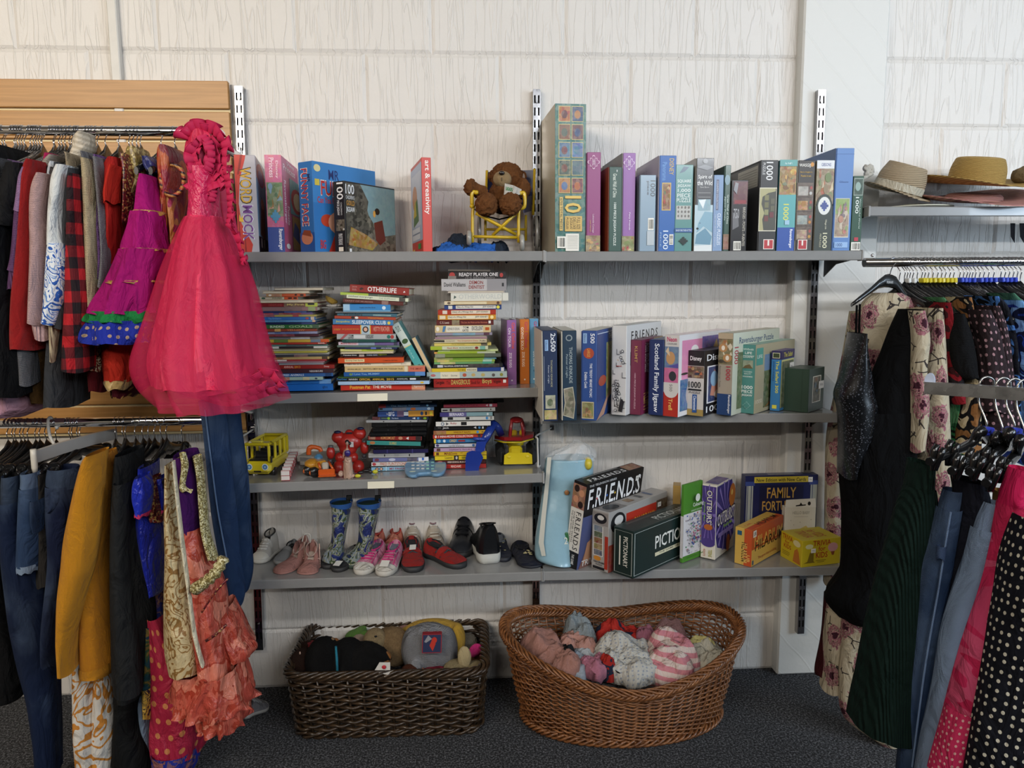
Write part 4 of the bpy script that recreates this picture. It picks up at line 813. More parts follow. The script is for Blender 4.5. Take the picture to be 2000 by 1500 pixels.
puzzle('slim green and white colouring poster box with a scribbled dot picture', b, '#4c8a2c', F=[('r', 0, .06, 1, .6, '#cfcdd2'), ],
 R=[('r', 0, .08, 1, .62, '#d9d7d9'), *[('o', rr.uniform(.12, .9), rr.uniform(.11, .6), .035, .01, rr.choice(['#b9b4bc', '#8a8a98', '#a8a8b4', '#3a5aa0', '#b03a50', '#3f8a5a', '#a8a4ac'])) for _ in range(90)], *[('o', rr.gauss(.45, .12), rr.gauss(.3, .05), .03, .01, rr.choice(['#a83a4a', '#3a5aa0', '#3f8a5a', '#8a3a6a'])) for _ in range(30)], ('o', .55, .82, .12, .05, '#e8efe4'), ('t', 'Colouring', .3, .7, .86, .765, '#eef4ea'), ('t', 'GIANT POSTER', .2, .66, .8, .68, '#cfe2c4'), ('r', 0, .075, 1, .085, '#3a6f22')], name='craft_kit_box', cat='craft kit')
b = solve(1312, 1327, 1060, 949, 'R', None, .05, z=Z4, Y=-.10, yaw=.3)
puzzle('small tan card box tucked behind the drawing game and the green poster box', b, '#a8874a', F=[('r', .2, .1, .8, .6, '#967640')], name='card_box', cat='box')
b = corner_box((1396, 1094), (1368, 1088), (1432, 1066), 949, Z4, .0)
def burst(cu, cv, r, n, c, k=.5):
 out = []
 for i in range(n):
  a = 2*PI*i/n; out.append(('p', [(cu, cv), (min(1, max(0, cu+r*math.cos(a-.06))), min(1, max(.0, cv+r*k*math.sin(a-.06)))), (min(1, max(0, cu+r*math.cos(a+.06))), min(1, max(.0, cv+r*k*math.sin(a+.06))))], c))
 return out
puzzle('purple and white word game box with orange burst lettering', b, '#ded9cc', F=[('r', .02, .2, .98, .98, '#4a3a80'), *burst(.5, .6, .6, 12, '#7a66b0', .7), ('o', .5, .22, .48, .06, '#4a3a80'), ('t', 'OUTBURST', .3, .42, .78, .93, '#1b1426', D90), ('t', 'OUTBURST', .36, .425, .72, .925, '#e2ded6', D90), ('t', 'Family Mix', .14, .5, .26, .76, '#8ac24a', D90), ('o', .5, .43, .3, .04, '#b0602a'), ('t', 'TEENS', .55, .03, .8, .13, '#a8a23a', D90), ('t', 'ADULTS', .2, .03, .34, .13, '#b0503a', D90)],
 R=[('p', [(.02, .3), (.02, .98), (.8, .98), (.98, .8), (.98, .2), (.6, .03), (.1, .15)], '#3d3580'), *burst(.5, .55, .55, 14, '#8f7fc6', .9), ('o', .82, .76, .17, .16, '#c4742c'), ('o', .8, .8, .05, .04, '#eac66a'), ('t', 'OUTBURST', .04, .42, .99, .62, '#1b1426'), ('t', 'OUTBURST', .06, .435, .97, .605, '#e6e1da'), ('t', 'Family Mix', .38, .36, .85, .42, '#9ac84a'), ('r', .1, .28, .9, .34, '#8a7ab8'), ('o', .65, .12, .1, .12, '#b0602a')], T=[('r', .05, .1, .95, .9, '#5a4a8a', .5), ('r', 0, .7, 1, 1, '#d6d1c4')], name='board_game_box', cat='board game')
b = solve(1452, 1592, 1052, 930, 'L', None, .04, z=Z4-.005, Y=-.09, yaw=.0)
def dotted(txt_rows): return txt_rows
puzzle('wide dark blue quiz show game box at the back with amber dotted lettering', b, '#1d2250', F=[('r', .02, .0, .11, .9, '#a6aba4'), ('r', .03, 0, .04, .9, '#4a5070'), ('r', .08, 0, .09, .9, '#4a5070'), ('r', .9, .0, .99, .9, '#a6aba4'), ('r', .92, 0, .93, .9, '#4a5070'), ('r', .0, .86, .13, .92, '#3a4a8a'), ('r', .88, .86, 1, .92, '#3a4a8a'), ('r', .12, .9, .86, .985, '#c9b43c'), ('t', 'New Edition with New Cards', .15, .915, .83, .965, '#2a2620'), ('r', .2, .46, .8, .86, '#181b3c'), ('t', 'FAMILY', .3, .68, .7, .83, '#c2984a'), ('t', 'FORTUNES', .24, .5, .74, .64, '#c2984a'), ('o', .48, .18, .38, .26, '#6d6890', .7), *[('o', .25+.1*i, .3, .022, .06, '#b2526a' if i % 2 else '#6d8aa0') for i in range(5)], *[('p', [(.21+.1*i, .1), (.29+.1*i, .1), (.25+.1*i, .28)], '#b2526a' if i % 2 else '#6d8aa0') for i in range(5)]], T=[('r', .3, .2, .75, .8, '#3a4070'), ('r', .33, .3, .7, .7, '#8a8f9a', .6)], name='board_game_box', cat='board game', sticker=('F', .86, .9, .92, .97))
b = back_to(1434, 1467, 1108, 1036, 1527, -.14, Z4-.004)
puzzle('yellow and orange joke game box lying on its long edge', b, '#d9b155', F=[('r', .55, 0, 1, 1, '#c8552a'), ('t', 'UR', .72, .1, .9, .3, '#e8c068', D90), ('t', 'HILARIUM', .4, .1, .7, .62, '#28201e', D90), ('t', 'HILARIUM', .48, .08, .74, .6, '#e8c068', D90), ('r', .14, .8, .4, .92, '#2a5a7a')],
 R=[('r', 0, .45, 1, 1, '#c4552c'), ('t', 'HILARIUM', .08, .5, .98, .78, '#e3b85a'), ('t', 'HILARIUM', .1, .38, 1, .66, '#28201e'), ('r', .03, .78, .13, .96, '#e2ddd2'), ('t', 'UR', .05, .82, .12, .92, '#3a2a2a'), ('t', 'The game that is tickling', .2, .1, .8, .2, '#b06a3a'), ('r', .02, .04, .06, .16, '#2a5a7a')], T=[('r', .02, .02, .6, .98, '#d9b155'), ('r', .6, 0, 1, 1, '#c8552a'), ('t', 'HILARIUM', .5, .3, .9, .9, '#2a211f', 90), ('t', 'UR', .3, .1, .45, .3, '#c8552a', 90)], name='board_game_box', cat='board game')
b = solve(1530, 1590, 1076, 991, 'L', None, .03, z=Z4-.006, yaw=.05)
th = puzzle('white baby milestone cards box with a hanging tab, behind the yellow quiz box', b, '#d2cfc3', F=[('t', 'HELLO BABY', .25, .84, .8, .91, '#97958a'), ('r', .3, .78, .75, .79, '#b2b0a5'), ('p', [(.15, .1), (.2, .4), (.7, .58), (.8, .5), (.8, .1)], '#cdb86a'), ('p', [(.2, .1), (.24, .38), (.68, .53), (.75, .46), (.75, .1)], '#dedacb'), ('o', .6, .38, .07, .06, '#c9bb7a'), *[('o', a_, b_, .012, .01, '#8a887e') for a_, b_ in ((.2, .7), (.5, .66), (.85, .72), (.3, .6))]], name='milestone_card_box', cat='card box')
fr = b.frames()['F']; mb = MB().use(CARD, '#dbd9d0'); mb.prism([fr[0]+fr[1]*u+fr[2]*v for u, v in ((0, 1), (1, 1), (.96, 1.2), (.02, 1.17))], b.ey*.001)
mb.prints((fr[0], fr[1], fr[2], fr[3]), [('p', [(.34, 1.045), (.46, 1.06), (.5, 1.11), (.55, 1.06), (.66, 1.065), (.66, 1.04), (.34, 1.02)], '#1b1b1b'), ('o', .77, 1.085, .05, .045, '#1b1b1b')]); mb.build('hanging_tab', th)
b = corner_box((1565, 1109), (1524, 1095), (1640.5, 1100), 1057, Z4-.008, 0)
puzzle('small bright yellow children\'s trivia quiz box at the shelf corner', b, '#c9b628', F=[('t', 'TRIVIA', .08, .76, .56, .95, '#a8281f'), ('t', 'for', .2, .62, .42, .74, '#a8281f'), ('t', 'KIDS', .16, .44, .5, .6, '#a8281f'), ('p', [(.6, .08), (.95, .06), (.86, .5), (.78, .62), (.66, .5)], '#b8702a'), ('o', .76, .8, .17, .12, '#ddd6a0'), ('r', .08, .3, .45, .32, '#6a5a20'), ('r', .1, .24, .45, .26, '#6a5a20'), ('r', .1, .18, .42, .2, '#6a5a20')],
 R=[('t', 'TRIVIA', .28, .76, .74, .96, '#a8281f'), ('t', 'for', .42, .56, .6, .74, '#a8281f'), ('t', 'KIDS', .36, .3, .66, .52, '#a8281f'), ('o', .79, .66, .13, .17, '#cf9aa0'), ('p', [(.74, .5), (.84, .5), (.82, .36), (.77, .36)], '#8a4a2a'), ('p', [(.04, .14), (.14, .2), (.2, .52), (.28, .62), (.34, .6), (.3, .48), (.3, .2), (.34, .14)], '#7d6a20'), ('o', .18, .76, .1, .09, '#dedba8'), ('r', .36, .2, .62, .22, '#6a5a20'), ('r', .4, .14, .58, .16, '#6a5a20')], T=[('t', 'TRIVIA', .2, .2, .8, .45, '#b5501f'), ('t', 'for KIDS', .2, .5, .8, .75, '#b5501f')], name='quiz_card_box', cat='quiz game', sticker=('R', .22, .52, .34, .68))
# lying and standing books, discs
PAGE = m_col('book_pages', 0.8, bump=0.4, bscale=500)
COVER = m_print(0.35, 0.15, 'printed_cover')
INK = lambda c: '#f2efe8' if sum(hx(c)[:3]) < 0.9 else '#2c2a2c'
def book(bx, label, col, prints=(), fore=False, group=None, name='book', cat='book', pagecol='#d9d0b8', cov=0.0018, back='T', tone=None):
 """a closed book: cover wrapped round a page block; the spine faces out unless fore"""
 th = thing(name, label, cat, bx.base(), group)
 t, L, h = bx.t, bx.L, bx.h
 m = MB().use(COVER, col)
 Mx = Matrix((bx.ex, bx.ey, bx.ez)).transposed()
 flat = t > h
 cov = min(cov, (h if flat else t)*.3)
 def bb(i0, i1, j0, j1, k0, k1, mb):
  c = bx.O+bx.ex*((i0+i1)/2)+bx.ey*((j0+j1)/2)+bx.ez*((k0+k1)/2); mb.box(c, (i1-i0, j1-j0, k1-k0), Mx, 0.0004)
 if flat:
  if fore:
   bb(0, t, 0, L, 0, cov, m); bb(0, t, 0, L, h-cov, h, m); bb(0, t, L-cov, L, cov, h-cov, m)
  else:
   bb(0, t, 0, L, 0, cov, m); bb(0, t, 0, L, h-cov, h, m); bb(0, t, 0, cov, cov, h-cov, m)
 else:
  bb(0, cov, 0, L, 0, h, m); bb(t-cov, t, 0, L, 0, h, m); bb(cov, t-cov, 0, cov, 0, h, m)
 fr = bx.frames()
 if not (flat and fore) and prints: m.prints(fr['F'], prints)
 m.build('cover', th)
 p = MB().use(PAGE, pagecol); e = .003
 if flat:
  if fore: bb(e, t-e, .002, L-cov, cov, h-cov, p)
  else: bb(e, t-e, cov, L-.002, cov, h-cov, p)
 else: bb(cov, t-cov, cov, L-e, e, h-e, p)
 p.build('page_block', th)
 return th
def pile(rows, scale, ox, oy, z0, Yf, ytop, L, where, kind='book', group=None, sub=None):
 """rows are read from the top: (y0, y1, x0, x1, colour, description, prints[, slope][, 'fore'])"""
 hs = []
 for r in rows:
  x = ox+(r[2]+r[3])/2/scale
  hs.append(abs(at(x, oy+r[0]/scale, Yf).z-at(x, oy+r[1]/scale, Yf).z))
 xm_ = ox+(rows[0][2]+rows[0][3])/2/scale
 tot = at(xm_, ytop, Yf).z-z0; k = tot/sum(hs)
 z = z0
 rr = random.Random(len(rows)); n = len(rows)
 for i in range(n-1, -1, -1):
  r = rows[i]; h = hs[i]*k; y = oy+(r[0]+r[1])/2/scale
  Y = Yf+rr.uniform(-.004, .012)
  a, b = at(ox+r[2]/scale, y, Y), at(ox+r[3]/scale, y, Y)
  slope = r[7] if len(r) > 7 and not isinstance(r[7], str) else 0
  ro = math.atan2(slope, 100)
  ex = Vector((math.cos(ro), 0, -math.sin(ro))); ez = Vector((math.sin(ro), 0, math.cos(ro)))
  ya = rr.uniform(-.03, .03)
  q = Matrix.Rotation(ya, 3, 'Z'); ex = q @ ex; ez = q @ ez; ey = q @ Vector((0, 1, 0))
  t = (b-a).length
  O = Vector((a.x, Y, z+.0001+max(0, t/2*math.sin(ro)))) if ro else Vector((a.x, Y, z+.0001))
  Lb = L*rr.uniform(.94, 1.0) if kind == 'book' else L
  bx = Bx(O, ex, ey, ez, t, Lb, h-.0003)
  col = r[4]; fore = len(r) > 7 and 'fore' in r
  pr = list(r[6]) if r[6] else []
  if kind == 'book': book(bx, r[5]+where, col, pr, fore, group)
  else: disc_case(bx, r[5]+where, col, pr, group)
  z += h
CASEM = m_col('disc_case_plastic', 0.25, 0.0, 0.3)
def disc_case(bx, label, col, prints, group):
 th = thing('disc_case', label, 'disc case', bx.base(), group)
 t, L, h = bx.t, bx.L, bx.h; Mx = Matrix((bx.ex, bx.ey, bx.ez)).transposed()
 shell = '#161617' if col in ('#161617', 'black') else ('#b0b0b0' if col == 'clear' else '#1a1a1b')
 mb = MB().use(CASEM, shell)
 mb.box(bx.O+bx.ex*t/2+bx.ey*L/2+bx.ez*h/2, (t, L, h), Mx, .0015)
 fr = bx.frames()
 if not prints or col in ('black', 'clear'):
  mb.prints(fr['F'], [('r', .01, .46, .99, .54, '#2e2e2f' if col != 'clear' else '#8a8a8a'), ('r', .46, .3, .54, .7, '#0c0c0d' if col != 'clear' else '#989898'), ('r', .28, .3, .3, .7, '#2e2e2f'), ('r', .72, .3, .74, .7, '#2e2e2f')])
 mb.build('case_shell', th)
 if col not in ('black', 'clear'):
  mb = MB().use(COVER, col); o, U, V, N = fr['F']
  mb.rect(fr['F'], .008, .06, .992, .94, 0.0004); mb.prints((o, U, V, N), [('r', .008, .06, .992, .94, col)]+[p for p in prints])
  mb.build('printed_sleeve', th)
 return th
T = lambda s, a, b, c='#f2efe8', v0=.2, v1=.8: ('t', s, a, v0, b, v1, c)
Rr = lambda a, b, c, al=1.0, v0=0.0, v1=1.0: ('r', a, v0, b, v1, c, al)
r1 = [
 (230, 262, 245, 790, '#8d8375', 'taupe thin book lying askew, topmost', [], 0, 'fore'),
 (257, 290, 118, 640, '#b8a88c', 'cream edged book, second from top', [], 0, 'fore'),
 (293, 325, 165, 595, '#c05a36', 'orange spotted picture book', [Rr(0, .4, '#a87a5a', .6), ('o', .1, .5, .04, .3, '#e6e0d2'), ('o', .9, .5, .05, .35, '#2b2420'), ('o', .75, .6, .03, .3, '#2b2420')]),
 (325, 357, 85, 510, '#bdb49a', 'pale picture book with orange spotted end', [Rr(.65, 1, '#c8572f'), ('o', .12, .5, .05, .35, '#3d5a4a'), ('o', .8, .5, .06, .3, '#2b2420'), ('o', .93, .5, .05, .3, '#2b2420'), T('FOUND', .35, .6, '#6a6a4a')]),
 (357, 392, 10, 690, '#c9b597', 'cream book above the dark red one', [], 0, 'fore'),
 (395, 437, 60, 720, '#7a1f24', 'dark red picture book with lime green end', [Rr(.45, .8, '#6a4a3c', .6), Rr(.8, 1, '#a9b545'), Rr(.84, .95, '#26282a', 1, .4, .9), T('DISNEYLAND', .2, .42, '#a84a44'), T('My First', .5, .78, '#c9b86a')]),
 (440, 485, 60, 720, '#8c6c6c', 'dusty pink annual', [Rr(.4, .75, '#77605f', .8), Rr(.85, .97, '#8a9a6a', .8)]),
 (485, 502, 60, 660, '#233a6a', 'thin navy book under the dusty pink annual', [Rr(.5, .9, '#3a5a9a', .8)]),
 (502, 524, 60, 670, '#6d5a86', 'thin patchwork covered book', [Rr(.1, .3, '#a84a6a', .6), Rr(.4, .8, '#8a3a4a', .6)]),
 (526, 549, 60, 715, '#a89b55', 'mustard yellow thin book', [Rr(.1, .3, '#8a4a5a', .6), Rr(.6, .7, '#9a3a3a', .8)]),
 (550, 584, 60, 700, '#2b66a8', 'mid blue hardback with a small round emblem', [T('The Orchestra', .2, .42, '#7aa2d2'), ('o', .86, .5, .03, .35, '#a84a4a'), Rr(.92, .98, '#c8b8a8')]),
 (585, 608, 60, 700, '#5a90b8', 'sky blue slim book', [T('a story of dreams', .2, .5, '#2d5a80'), Rr(.95, 1, '#c9a88a')]),
 (609, 634, 60, 715, '#1e2c50', 'dark navy slim book', [Rr(.75, .95, '#2b3d6c')]),
 (635, 677, 60, 740, '#2c6a38', 'green football book with pale block letters', [T('BUNDRED', .22, .45, '#cfe0c4'), T('GOALS', .52, .9, '#9ab28a'), Rr(.9, 1, '#3d5a44')]),
 (680, 712, 60, 715, '#8a4230', 'rust red slim book', [T('YELLOW', .5, .8, '#c98a5a'), Rr(.3, .4, '#c9a05a', .7)]),
 (714, 742, 60, 725, '#8f93b0', 'lavender grey slim book', [Rr(.3, .7, '#5a6a9a', .7)]),
 (744, 770, 80, 740, '#46222e', 'plum coloured magazine', [Rr(.1, .6, '#7a2a3a', .7)], .2),
 (772, 802, 80, 780, '#77777c', 'grey striped magazine', [Rr(.5, .8, '#b8b8bc', .7)]),
 (804, 836, 80, 850, '#c0a23f', 'magazine with yellow, green and slate blocks', [Rr(.22, .42, '#5a7a3c'), Rr(.74, .88, '#6a7a8a'), Rr(.88, 1, '#c2532a')]),
 (838, 860, 80, 820, '#a83a2e', 'bright red thin magazine', [T('MARVEL', .88, .98, '#f0d8d0')]),
 (861, 882, 80, 830, '#5c8078', 'sea green thin magazine', [Rr(.4, .7, '#4a5a5a')]),
 (882, 906, 80, 830, '#c9c8c0', 'white and black thin magazine', [Rr(.3, .8, '#26272a')]),
 (908, 936, 80, 850, '#d6ceb0', 'cream thin comic', [Rr(.35, .6, '#b8a884', .8)], 0, 'fore'),
 (938, 957, 80, 830, '#b5ad4a', 'thin olive yellow comic', []),
 (957, 976, 80, 850, '#d8d6cc', 'white thin comic', [], 0, 'fore'),
 (977, 1001, 90, 840, '#3a3c42', 'charcoal thin comic', [Rr(.5, .7, '#7a5a5a', .7)]),
 (1002, 1030, 90, 850, '#b8a068', 'tan comic with a dark barcode', [Rr(.9, .98, '#4a3c2a'), ('o', .3, .5, .05, .3, '#8a5a3a')]),
 (1031, 1047, 100, 820, '#a83c3c', 'thin scarlet comic', [Rr(.1, .4, '#d8c8c0', .8)]),
 (1048, 1066, 100, 800, '#b8818a', 'thin pink comic', []),
 (1067, 1093, 100, 790, '#8d8d90', 'thin silver comic', [Rr(.2, .3, '#2a2a2c')]),
 (1095, 1138, 100, 910, '#8c2420', 'dark red annual for 2013', [T('ANNUAL', .32, .45, '#e8b8a8'), T('2013', .46, .54, '#e0a23c'), T('Disney', .86, .93, '#d8b8b0')]),
 (1145, 1190, 100, 900, '#3d242c', 'dark maroon annual', [T('NEIGHBOURS', .67, .85, '#d8d2d2', .25, .7)]),
 (1192, 1229, 60, 892, '#33619c', 'blue wildlife hardback', [T('ENDANGERED ANIMALS', .15, .62, '#dce4ee'), Rr(.9, .98, '#23446f')]),
 (1230, 1264, 60, 780, '#9fb8aa', 'pale mint picture book', [Rr(.3, .5, '#b8786a', .6), ('o', .9, .5, .02, .3, '#33405a'), Rr(.7, .8, '#c9c29a', .7)]),
 (1266, 1312, 60, 870, '#2368ad', 'blue hardback with a pale end panel', [T('FANTASTIC', .2, .47, '#2a2a2c', .3, .75), Rr(.84, 1, '#6a9ccf')]),
 (1314, 1386, 60, 890, '#1763b4', 'thick bright blue book at the very bottom', [T('igloo', .86, .93, '#16386a', .25, .75)]),
]
pile(r1, 5.555, 490, 520, Z_BK+.0005, -.275, 561.5, .2, ' in the pile by the pink dress', group='books in the pile beside the pink dress')
r2 = [
 (130, 212, 305, 975, '#8c2620', 'thick red paperback with tall white title, topmost', [T('OTHERLIFE', .3, .79, '#ececea', .2, .86), ('p', [(.18, .3), (.24, .5), (.2, .7), (.16, .5)], '#3a1a18'), T('JASON', .04, .12, '#c48a84', .55, .8), T('SEGEL', .04, .12, '#c48a84', .2, .45), ('p', [(.9, .35), (.94, .4), (.92, .62)], '#e8e2e0')], 7.5),
 (195, 225, 200, 900, '#4c5a50', 'thin lime and dark green paperback, second from top', [Rr(0, .45, '#a4bb4a'), T('SWITCH', .6, .8, '#8aa07a')], 6.0),
 (235, 277, 270, 965, '#d3d8bf', 'cream paperback with soft green title', [T('michael morpurgo', .03, .42, '#4a5a52', .3, .85), T('THE ELEPHANT', .52, .8, '#9aa89a', .3, .75), Rr(.85, .95, '#4a4a44', .8)], 7),
 (275, 318, 230, 910, '#5a2a26', 'maroon paperback', [T('DIARY OF MURDER', .04, .5, '#a47a70', .3, .7), Rr(.64, .75, '#8a6a62', .8)], 6.5),
 (322, 405, 232, 765, '#2f80bf', 'thick sky blue paperback', [Rr(0, .14, '#9cc2dc'), T('Totally Little Blue Book', .34, .68, '#1b3f66', .4, .62), ('o', .86, .5, .04, .25, '#cde0ec'), Rr(0, 1, '#6b9cba', 1, 0, .18)], .8),
 (405, 418, 145, 870, '#7d7f80', 'thin grey booklet under the sky blue paperback', [], 1),
 (420, 460, 165, 840, '#3b6475', 'slate teal book with black script title', [T('Wonders', .1, .42, '#1b2a32', .15, .9), Rr(.6, .9, '#7a9aa0', .6, .2, .6)], 3.5),
 (463, 496, 135, 825, '#a8412a', 'burnt orange book with tiny black and white faces', [('o', .3, .5, .03, .45, '#26201e'), ('o', .36, .5, .03, .4, '#e6e0d8'), T('Horrid Henry', .55, .8, '#d9a04a')], 3.5),
 (500, 560, 115, 795, '#3f78a8', 'denim blue book with jagged white lettering', [T('Jacqueline', .05, .28, '#c9c24a', .3, .75), T('SLEEPOVER CLUB', .32, .88, '#dce6ee', .15, .85), ('o', .93, .45, .025, .3, '#d9c24a')], 3),
 (562, 663, 110, 790, '#a92a20', 'thick scarlet hardback with a portrait panel', [Rr(.465, .48, '#d9b23a'), Rr(.48, .62, '#a8bcc8'), Rr(.62, .635, '#d9b23a'), ('o', .55, .5, .05, .35, '#2d2624'), ('o', .55, .5, .03, .22, '#d8a890'), T('HETTY FEATHER', .68, .95, '#d9a08a', .3, .8), T('JACQUELINE WILSON', .16, .44, '#d98a3a', .4, .62), T('DOUBLEDAY', .03, .14, '#e0a23c', .42, .6)], 1),
 (665, 725, 160, 825, '#a3a8a8', 'grey doodle covered book', [T('TOM', .2, .28, '#2b2b2c', .5, .9), T('GATES', .19, .28, '#2b2b2c', .1, .45), T('EXCELLENT', .5, .62, '#33363a', .2, .85), Rr(.29, .48, '#c9cccb', 1, .2, .8), ('o', .88, .5, .03, .35, '#1f6a5f'), ('o', .94, .5, .03, .35, '#a43a36'), ('p', [(.05, 0), (.1, 0), (.2, 1), (.14, 1)], '#a4555a')], 1.3),
 (728, 760, 220, 830, '#1d4a44', 'dark teal slim book', [T('malory', .08, .3, '#4c8078'), Rr(.9, .96, '#3a7068')], .8),
 (762, 797, 180, 860, '#6c5a8c', 'lilac book with red title', [Rr(0, .33, '#cdbcc8'), T('Malorie Blackman', .04, .3, '#b8322c', .25, .8), T('young', .36, .55, '#3d3560'), Rr(.33, .6, '#8a9ab0', .9), Rr(.92, .98, '#3a3a50')], 1.5),
 (799, 820, 165, 865, '#5f7568', 'sage green slim book', [Rr(.5, .8, '#4c6058')], 1.3),
 (822, 842, 250, 840, '#26305a', 'ink blue slim book', [T('FAITH GEORGES', .7, .9, '#d8dce8'), Rr(.5, .6, '#5a6ab8')], 1.3),
 (844, 870, 200, 800, '#c5c27c', 'pale lime story book', [Rr(.4, .8, '#a5b23a'), T('Happy families', .5, .7, '#5a6a2a')], 1.3),
 (871, 894, 200, 800, '#c9bda0', 'cream slim book under the pale lime one', [Rr(.6, .9, '#5a5a50', .6)], 0, 'fore'),
 (896, 930, 200, 905, '#1a1a1c', 'black children\'s book with white author name', [T('Francesca Simon', .05, .26, '#e6e6e6', .25, .8), Rr(.3, .38, '#b8a8a0', .6), T('HORRID HENRY', .42, .6, '#c8d0e2', .25, .8), T('Nightmare', .61, .74, '#b5c23a', .3, .8)], .6),
 (931, 943, 240, 900, '#5a2422', 'very thin oxblood book', []),
 (944, 1001, 175, 915, '#c74c1c', 'bright orange hardback with a cream title tag', [Rr(.1, .4, '#e3cc9a', 1, .2, .8), T('Rocking Chair Stories', .12, .38, '#6a3a1c', .35, .7), T('CAMILLA GRYSKI', .68, .9, '#7a2a14', .3, .55)]),
 (1004, 1042, 245, 995, '#d8cfb8', 'ivory library picture book', [T('Let\'s Go to the Library', .05, .4, '#3d3830', .3, .85), T('Mervyn', .58, .7, '#8a7a6a', .4, .65), T('Brown', .85, .93, '#8a7a6a', .4, .65)]),
 (1045, 1108, 250, 1155, '#cdb27c', 'sandy yellow treasury with a salmon end', [T('BARTHOLOMEW BEAR: FIVE TODDLER TALES', .23, .72, '#4a3c2a', .4, .68), T('VIRGINIA MILLER', .03, .2, '#4a3c2a', .4, .62), Rr(.74, .78, '#d9cdb0'), Rr(.79, 1, '#c8705a'), T('THE SMART', .81, .97, '#7a2620', .35, .7)], .7),
 (1111, 1158, 240, 1155, '#1f5597', 'royal blue picture book', [T('I Love You, MUMMY', .11, .44, '#8ab2da', .25, .8), ('o', .085, .5, .02, .3, '#6a8a5a'), Rr(.875, 1, '#5c88c2')], .6),
 (1159, 1175, 170, 1100, '#3b5c36', 'thin moss green book', []),
 (1176, 1213, 150, 1205, '#141416', 'black motoring annual for 2015', [T('TopGear', .01, .12, '#3a8ac9', .25, .9), T('NNNN', .14, .23, '#d8d8d8', .3, .8), T('OFFICIAL', .25, .37, '#e0b23a', .2, .85), T('ANNUAL', .39, .52, '#e0b23a', .2, .85), T('2015', .54, .62, '#e0b23a', .2, .85), T('ANNUAL', .65, .77, '#c2c2c2', .35, .8), Rr(.79, .855, '#d8d8dc', 1, .3, .8)], .3),
 (1214, 1252, 175, 1205, '#a4c0de', 'pale blue annual', [T('JACQUELINE WILSON ANNUAL 2014', .34, .67, '#8a4a86', .3, .7), ('o', .92, .5, .02, .3, '#d9b53a')]),
 (1254, 1320, 205, 1155, '#b72c20', 'red film story book, undermost', [T('Postman Pat', .11, .35, '#e8b83c', .25, .85), T('THE MOVIE', .38, .6, '#f0e4d2', .3, .85), Rr(.84, 1, '#cf8a6a'), T('Egmont', .87, .98, '#e8d8c8', .35, .7)], .3),
]
pile(r2, 5.768, 630, 540, Z_BK+.0005, -.285, 559, .2, ' in the middle book pile', group='books in the middle pile')
